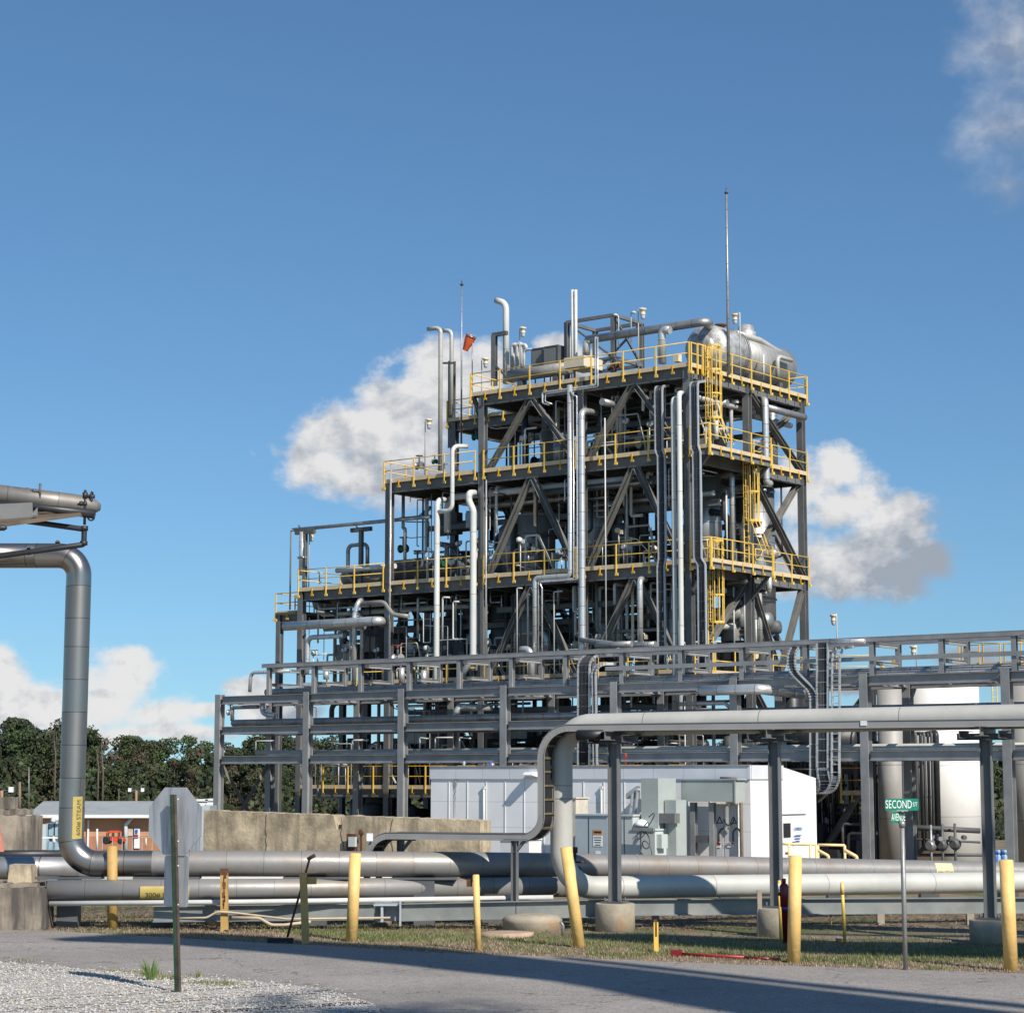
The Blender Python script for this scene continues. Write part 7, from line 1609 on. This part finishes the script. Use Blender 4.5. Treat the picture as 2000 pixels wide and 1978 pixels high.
p = gz(1643, 1838); mb = MB(); mb.lathe([(-.02, .085), (.035, .085), (.04, .06)], Vector((p.x, p.y, 0)), UP, 20); mb.m = 1; mb.lathe([(.042, .095), (.055, .095)], Vector((p.x, p.y, 0)), UP, 20); top(mb, 'orange_pipe_cap', [mat('clay_orange', (.72, .27, .10), .7), WHITEQ], 'low orange cap with a white rim by the slim yellow post', 'cap')

# ------------------------------------------------------------------ bollards and posts
def bollard(name, label, cat, top_px, base_px, wpx, m, square=False, seg=20, dome=.0, extra=None):
    b_ = gz(*base_px); t_ = at(top_px[0], top_px[1], b_.y); r_ = wpx / 4163 * b_.y / 2; c0 = Vector((b_.x, b_.y + (0 if square else r_ * .0), -.05)); c1 = Vector((t_.x, b_.y, t_.z))
    mb = MB()
    if square: mb.bar(c0, c1, r_ * 2, r_ * 2, up=(0, 1, 0))
    else: mb.tube([c0, c1], r_, seg)
    return mb, c0, c1, r_
def put_b(name, label, cat, *a, **k):
    m = a[3]; mb, c0, c1, r_ = bollard(name, label, cat, *a, **k)
    root = thing(name, label, cat, Vector((c0.x, c0.y, 0))); part(mb, 'shaft', m, root)
    if not k.get('square'): mb = MB(); mb.lathe([(-.02, r_ * .985), (.004, r_ * .985), (.012, r_ * .8)], c1, c1 - c0, 20); part(mb, 'cap', m, root)
    return root, c0, c1, r_
put_b('bollard', 'yellow bollard, shade put into its colour, left of the stop sign', 'bollard', (219, 1653), (220, 1813), 20, BOLLD)
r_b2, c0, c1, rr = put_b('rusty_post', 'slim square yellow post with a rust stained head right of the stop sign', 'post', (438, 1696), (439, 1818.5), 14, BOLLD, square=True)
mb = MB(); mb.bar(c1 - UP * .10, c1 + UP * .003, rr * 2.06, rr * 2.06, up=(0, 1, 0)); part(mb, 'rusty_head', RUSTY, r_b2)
mb = MB()
for k in range(9): z_ = c1.z - .12 - .06 * k; mb.box((c1.x + rnd.uniform(.0, .03), c1.y - rr - .003, z_), rnd.uniform(.012, .06) * (1.3 - k * .1), .006, rnd.uniform(.04, .1))
part(mb, 'rust_run', RUSTY, r_b2)
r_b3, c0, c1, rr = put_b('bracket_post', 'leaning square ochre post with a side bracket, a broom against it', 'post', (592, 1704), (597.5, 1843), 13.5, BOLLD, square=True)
mb = MB(); a = at(*zp('L', 772, 432), c1.y); c = at(*zp('L', 842, 488), c1.y); mb.box(((a.x + c.x) / 2, c1.y + .02, (a.z + c.z) / 2), c.x - a.x, .05, a.z - c.z); part(mb, 'bracket', BOLLD, r_b3)
put_b('bollard', 'thick leaning yellow bollard left of the middle, third bollard from the left', 'bollard', (694, 1667), (686.5, 1838), 22.5, BOLL)
r5, c0, c1, rr = put_b('bollard', 'slim bright yellow bollard below the tray in the middle', 'bollard', (929.5, 1709), (934, 1856), 13, BOLL)
mb = MB(); a = at(*zp('M', 198, 450), c1.y + .08); c = at(*zp('M', 240, 505), c1.y + .08); mb.box(((a.x + c.x) / 2, c1.y + .05, (a.z + c.z) / 2), c.x - a.x, .04, a.z - c.z); part(mb, 'bracket', RUSTY, r5)
put_b('bollard', 'thick yellow bollard leaning strongly beside the loop pipe', 'bollard', (1105.5, 1655), (1132.5, 1849), 23, BOLL)
r7, c0, c1, rr = put_b('stub_post', 'short yellow stub post with a rusted broken top', 'post', (1281, 1800), (1281.5, 1859), 9, YEL, square=True)
mb = MB(); mb.bar(c1, c1 + UP * .035 + Vector((-.015, 0, 0)), rr * 1.4, rr * 1.6, up=(0, 1, 0)); mb.box((c1.x, c1.y - rr - .002, c1.z - .1), .025, .006, .2); part(mb, 'rusted_top', RUSTY, r7)
put_b('bollard', 'thick pale yellow bollard in front of the red hydrant', 'bollard', (1553.5, 1672), (1550, 1879), 25.5, BOLL)
r9, c0, c1, rr = put_b('marker_post', 'slim yellow marker post beside the orange cap', 'post', (1644.5, 1724), (1650.5, 1840), 6.4, YEL)
mb = MB(); mb.tube([c1 - (c1 - c0).normalized() * .17, c1 + (c1 - c0).normalized() * .01], rr * 1.2, 14); part(mb, 'sleeve', BOLL, r9)
r10, c0, c1, rr = put_b('marker_post', 'slim yellow marker post with a white collar next to the red hydrant', 'post', (1522, 1720), (1525.5, 1835), 6.2, YEL)
mb = MB(); d_ = (c1 - c0).normalized(); mb.tube([c1 - d_ * .16, c1 - d_ * .04], rr * 1.06, 14); part(mb, 'collar', WTRIM, r10)
put_b('bollard', 'large yellow bollard at the right edge of the picture', 'bollard', (1965.3, 1680), (1975, 1895), 27, BOLL)
# hydrant / indicator post
p = gz(1536, 1842); t_ = at(1531, 1724, p.y); g = thing('hydrant_post', 'dark red hydrant post with a blue band behind the pale bollard', 'hydrant', Vector((p.x, p.y, 0))); ax_ = Vector((t_.x, p.y, t_.z)) - Vector((p.x, p.y, 0)); L_ = ax_.length; B0_ = Vector((p.x, p.y, 0))
mb = MB(); mb.lathe([(-.03, .05), (L_ * .6, .055), (L_ * .61, .07), (L_ * .95, .07), (L_ * .985, .05), (L_, .02)], B0_, ax_, 18); part(mb, 'barrel', DREDM, g)
mb = MB(); mb.lathe([(L_ * .56, .058), (L_ * .615, .058)], B0_, ax_, 18); part(mb, 'blue_band', BLUEM, g)
mb = MB(); c = B0_ + ax_ * .82; mb.tube([c + Vector((-.10, 0, 0)), c + Vector((.10, 0, 0))], .03, 10); mb.lathe([(0, .03), (.06, .035), (.07, .015)], B0_ + ax_ * 1.0, UP, 8); part(mb, 'outlets', DREDM, g)
# broom leaning on the bracket post
p0 = at(*zp('L', 622, 888), gz(*zp('L', 622, 932)).y); p1 = at(*zp('L', 830, 272), p0.y + .05); g = thing('push_broom', 'rusty red push broom leaning upside with its black head on the verge', 'broom', p0)
hh = at(*zp('L', 815, 285), p0.y + .05); mb = MB(); mb.tube([p0, at(*zp('L', 790, 300), p0.y + .05), p1 + Vector((0, 0, .0))], .018, 10); part(mb, 'handle', RUSTY, g)
mb = MB(); mb.tube([at(*zp('L', 775, 300), p0.y + .05), at(*zp('L', 832, 268), p0.y + .05)], .03, 10); part(mb, 'grip', RUSTY, g)
a = at(*zp('L', 475, 895), p0.y); c = at(*zp('L', 668, 930), p0.y); mb = MB(); mb.box(((a.x + c.x) / 2, p0.y, (a.z + c.z) / 2 + .0), c.x - a.x, .09, max(.08, a.z - c.z)); part(mb, 'head', BLACKR, g)
# red gate pipe lying on the verge
a = gz(*zp('N', 140, 1290)); c = gz(*zp('N', 1080, 1335)); g = thing('fallen_pole', 'red painted pole lying on the verge in front of the pale bollard', 'pole', (a + c) / 2); mb = MB(); mb.tube([a + UP * .035, mid(a, c, .65) + UP * .03], .022, 10); part(mb, 'red_tube', REDM, g)
mb = MB(); mb.tube([mid(a, c, .65) + UP * .03, mid(a, c, .9) + UP * .026], .018, 10); part(mb, 'dark_tube', DREDM, g); mb = MB(); mb.tube([mid(a, c, .9) + UP * .028, c + UP * .02], .022, 10); part(mb, 'red_tip', REDM, g)
h_ = gz(*zp('N', 100, 1290)); mb = MB(); mb.box(h_ + UP * .04, .15, .08, .06); mb.box(h_ + UP * .08 + Vector((.0, 0, 0)), .17, .04, .02); part(mb, 'socket', DREDM, g)

# ------------------------------------------------------------------ stop sign seen from behind
bs_ = gz(349, 1938); Ys = bs_.y; g = thing('stop_sign', 'octagonal stop sign seen from behind on a green channel post', 'road sign', bs_)
tp_ = at(339.5, 1551, Ys)
rail_t = Vector((tp_.x, Ys, tp_.z)); yaw = R(-30); sx_v = Vector((math.cos(yaw), math.sin(yaw), 0)); nrm_s = Vector((-math.sin(yaw), math.cos(yaw), 0))   # plate runs along sx_v
cs = at(341.7, 1603, Ys + .06); hO = (at(341, 1537, Ys).z - at(341, 1669, Ys).z) / 2
oc = [cs + sx_v * hO / math.cos(R(22.5)) * math.cos(R(22.5 + 45 * k)) + UP * hO / math.cos(R(22.5)) * math.sin(R(22.5 + 45 * k)) for k in range(8)]
mb = MB(); mb.prism(oc, nrm_s * .004); part(mb, 'octagon_plate', SIGNB, g)
mb = MB(); mb.prism([q + nrm_s * .006 for q in oc], nrm_s * .001); part(mb, 'red_face', REDM, g)
c2 = at(344.3, 1720, Ys + .06); h2 = (at(344, 1670.5, Ys).z - at(344, 1771, Ys).z) / 2; w2 = 52 / 4163 * Ys / 2 / math.cos(yaw)
def rrect(c, ax, ay, w_, h_, r_, n=4):
    out = []
    for (sx_, sy_, a0) in ((1, 1, 0), (-1, 1, 90), (-1, -1, 180), (1, -1, 270)):
        for k in range(n + 1): a_ = R(a0 + 90 * k / n); out.append(c + ax * (sx_ * (w_ - r_) + math.cos(a_) * r_) + ay * (sy_ * (h_ - r_) + math.sin(a_) * r_))
    return out
mb = MB(); mb.prism(rrect(c2, sx_v, UP, w2, h2, .035), nrm_s * .004); part(mb, 'lower_plate', SIGNB, g)
d_ = (rail_t - bs_).normalized(); pt = Vector((-.0, -.045, 0)); vw = sx_v * .033
mb = MB(); b0_, b1_ = bs_ - UP * .05 + pt, rail_t + pt; mb.bar(b0_ - vw * .5, b1_ - vw * .5, .035, .045, up=nrm_s); part(mb, 'green_flange', POSTG, g)
mb = MB(); mb.bar(b0_ + vw * .55, b1_ + vw * .55, .034, .038, up=nrm_s); part(mb, 'web', POSTB, g)
mb = MB(); n_ = 62
for k in range(n_): q = b0_.lerp(b1_, (k + .5) / n_) + vw * .62 - nrm_s * .0195; mb.box(q, .008, .003, .012, yaw)
part(mb, 'punched_holes', INK, g)
mb = MB()
for py in (1642, 1560, 1690, 1766): q = at(348, py, Ys - .06) ; mb.lathe([(0, .009), (.01, .007)], q, (0, -1, 0), 8)
part(mb, 'bolts', SWHITE, g)

# ------------------------------------------------------------------ street name sign
pb_ = gz(1768.7, 1894); Yp = pb_.y; g = thing('street_sign', 'street name sign with two green blades on a galvanised pole', 'street sign', pb_)
ptop = at(1762, 1612, Yp); mb = MB(); mb.tube([pb_ - UP * .05, Vector((ptop.x, Yp, ptop.z))], .031, 14); part(mb, 'pole', PIPEG, g)
mb = MB(); mb.tube([Vector((ptop.x, Yp, ptop.z)) - UP * .02, at(1761.5, 1603, Yp)], .042, 12); part(mb, 'collar', PIPEG, g)
def blade(x0, x1, y0, y1, yaw_, txt, sz, big, nar, sub=None):
    a = at(x0, y0, Yp); c = at(x1, y1, Yp); cen = (a + c) / 2; cen.y = Yp; hw = abs(c.x - a.x) / 2 / (math.cos(yaw_) - (x0 + x1 - 2000) / 8326 * math.sin(yaw_)); hh_ = abs(a.z - c.z) / 2; ax = Vector((math.cos(yaw_), math.sin(yaw_), 0)); nn = Vector((math.sin(yaw_), -math.cos(yaw_), 0))
    mb = MB(); mb.prism(rrect(cen + nn * .0, ax, UP, hw, hh_, .03), -nn * .006); part(mb, 'blade', SGREEN, g)
    mb = MB(); text_flat(mb, txt, sz, cen + ax * big + nn * .004 - UP * .002, ax, UP, nar)
    if sub: text_flat(mb, sub[0], sub[1], cen + ax * sub[2] + nn * .004, ax, UP, .8)
    part(mb, 'lettering', SWHITE, g); return cen, ax, nn, hw, hh_
blade(1728, 1794.6, 1559, 1582.5, R(6), 'SECOND', .150, -.042, .60, ('ST', .075, .178))
# AVENUE blade at a steep angle, its far end out of sight behind the pole
blade(1740.5, 1768, 1584.5, 1607, R(35), 'AVENUE', .135, .0, .50)
mb = MB(); q = at(1761.5, 1582.5, Yp); mb.box(q, .16, .03, .018, R(6)); mb.lathe([(-.02, .03), (.0, .03)], q - UP * .002, UP, 10); part(mb, 'clamp', PIPEG, g)

# ------------------------------------------------------------------ added unseen slabs outside the frame, shaped to shadow road and verge
SH = Vector((SUN_H.x, SUN_H.y, 0))
def cast(px, py, h): p = gz(px, py); return p + SH * h / math.tan(SUN_EL) + Vector((0, 0, h))
def slab(name, label, pts, h, th=.5, m=STEELD, cat='shadow caster'):
    mb = MB(); mb.prism([cast(x, y, h) for x, y in pts], (0, 0, th)); return top(mb, name, m, label, cat)
HB = 21
slab('road_shadow_caster', 'added unseen slab shaped to cast the wide shadow on the road', [(120, 1838), (260, 1828), (420, 1826), (560, 1833), (640, 1842), (720, 1847), (860, 1853), (1041, 1872), (1300, 1899), (1600, 1934), (2000, 1979), (2300, 2012), (2300, 2300), (1900, 2080), (1500, 1990), (1360, 1967), (1200, 1936), (1093, 1918), (900, 1898), (788, 1885), (560, 1863), (336, 1845)], HB)  # unseen caster, outline drawn from the shadow it throws on the road
slab('strip_shadow_caster', 'added unseen strip casting the thin pipe shadow on the road', [(1120, 1871), (1300, 1889), (1600, 1922), (2000, 1961), (2300, 1994), (2300, 2003), (2000, 1970), (1600, 1930), (1300, 1896), (1110, 1875)], HB + .6, .3, cat='pipe')  # unseen strip, added for the thin shadow along the road
slab('verge_shadow_caster', 'added unseen slab casting the dark band on the grass verge', [(1150, 1826), (1300, 1826), (1480, 1834), (1700, 1842), (2000, 1844), (2300, 1846), (2300, 1885), (2000, 1873), (1700, 1866), (1500, 1859), (1300, 1845), (1150, 1834)], HB, .4, cat='beam')  # unseen slab, added for the dark band across the verge
slab('line_shadow_caster', 'added unseen strip casting a thin shadow line on the verge', [(1560, 1823), (1800, 1826), (2200, 1829), (2200, 1832), (1800, 1829), (1560, 1825)], HB, .12, cat='pipe')  # unseen sliver, added for the hairline shadow on the verge
# added unseen tree, set so its crown dapples the gravel corner
tq = cast(690, 1978, 24.0)
root = thing('dapple_tree', 'added unseen tree whose crown dapples the gravel corner', 'tree', (tq.x, tq.y, 0)); mb = MB(); mb.tube([(tq.x, tq.y, -.1), (tq.x + .1, tq.y, 12), (tq.x, tq.y, 24)], [.22, .15, .04], 8); part(mb, 'trunk', BARK, root)
mb = MB(); r3 = random.Random(3)
for _ in range(60):
    bc = Vector((tq.x + r3.gauss(0, .75), tq.y + r3.gauss(0, .75), 23.4 + r3.gauss(0, .7)))
    for k in range(28):
        p = bc + Vector((r3.gauss(0, .2), r3.gauss(0, .2), r3.gauss(0, .15))); s_ = .09; ax_ = Vector((r3.gauss(0, 1), r3.gauss(0, 1), r3.gauss(0, .6))).normalized() * s_; ay_ = ax_.orthogonal().normalized() * s_ * .6; mb.m = r3.choice([0, 1, 2]); mb.add([p - ax_, p + ay_, p + ax_, p - ay_], [[0, 1, 2, 3]])
part(mb, 'crown', LEAFS, root)
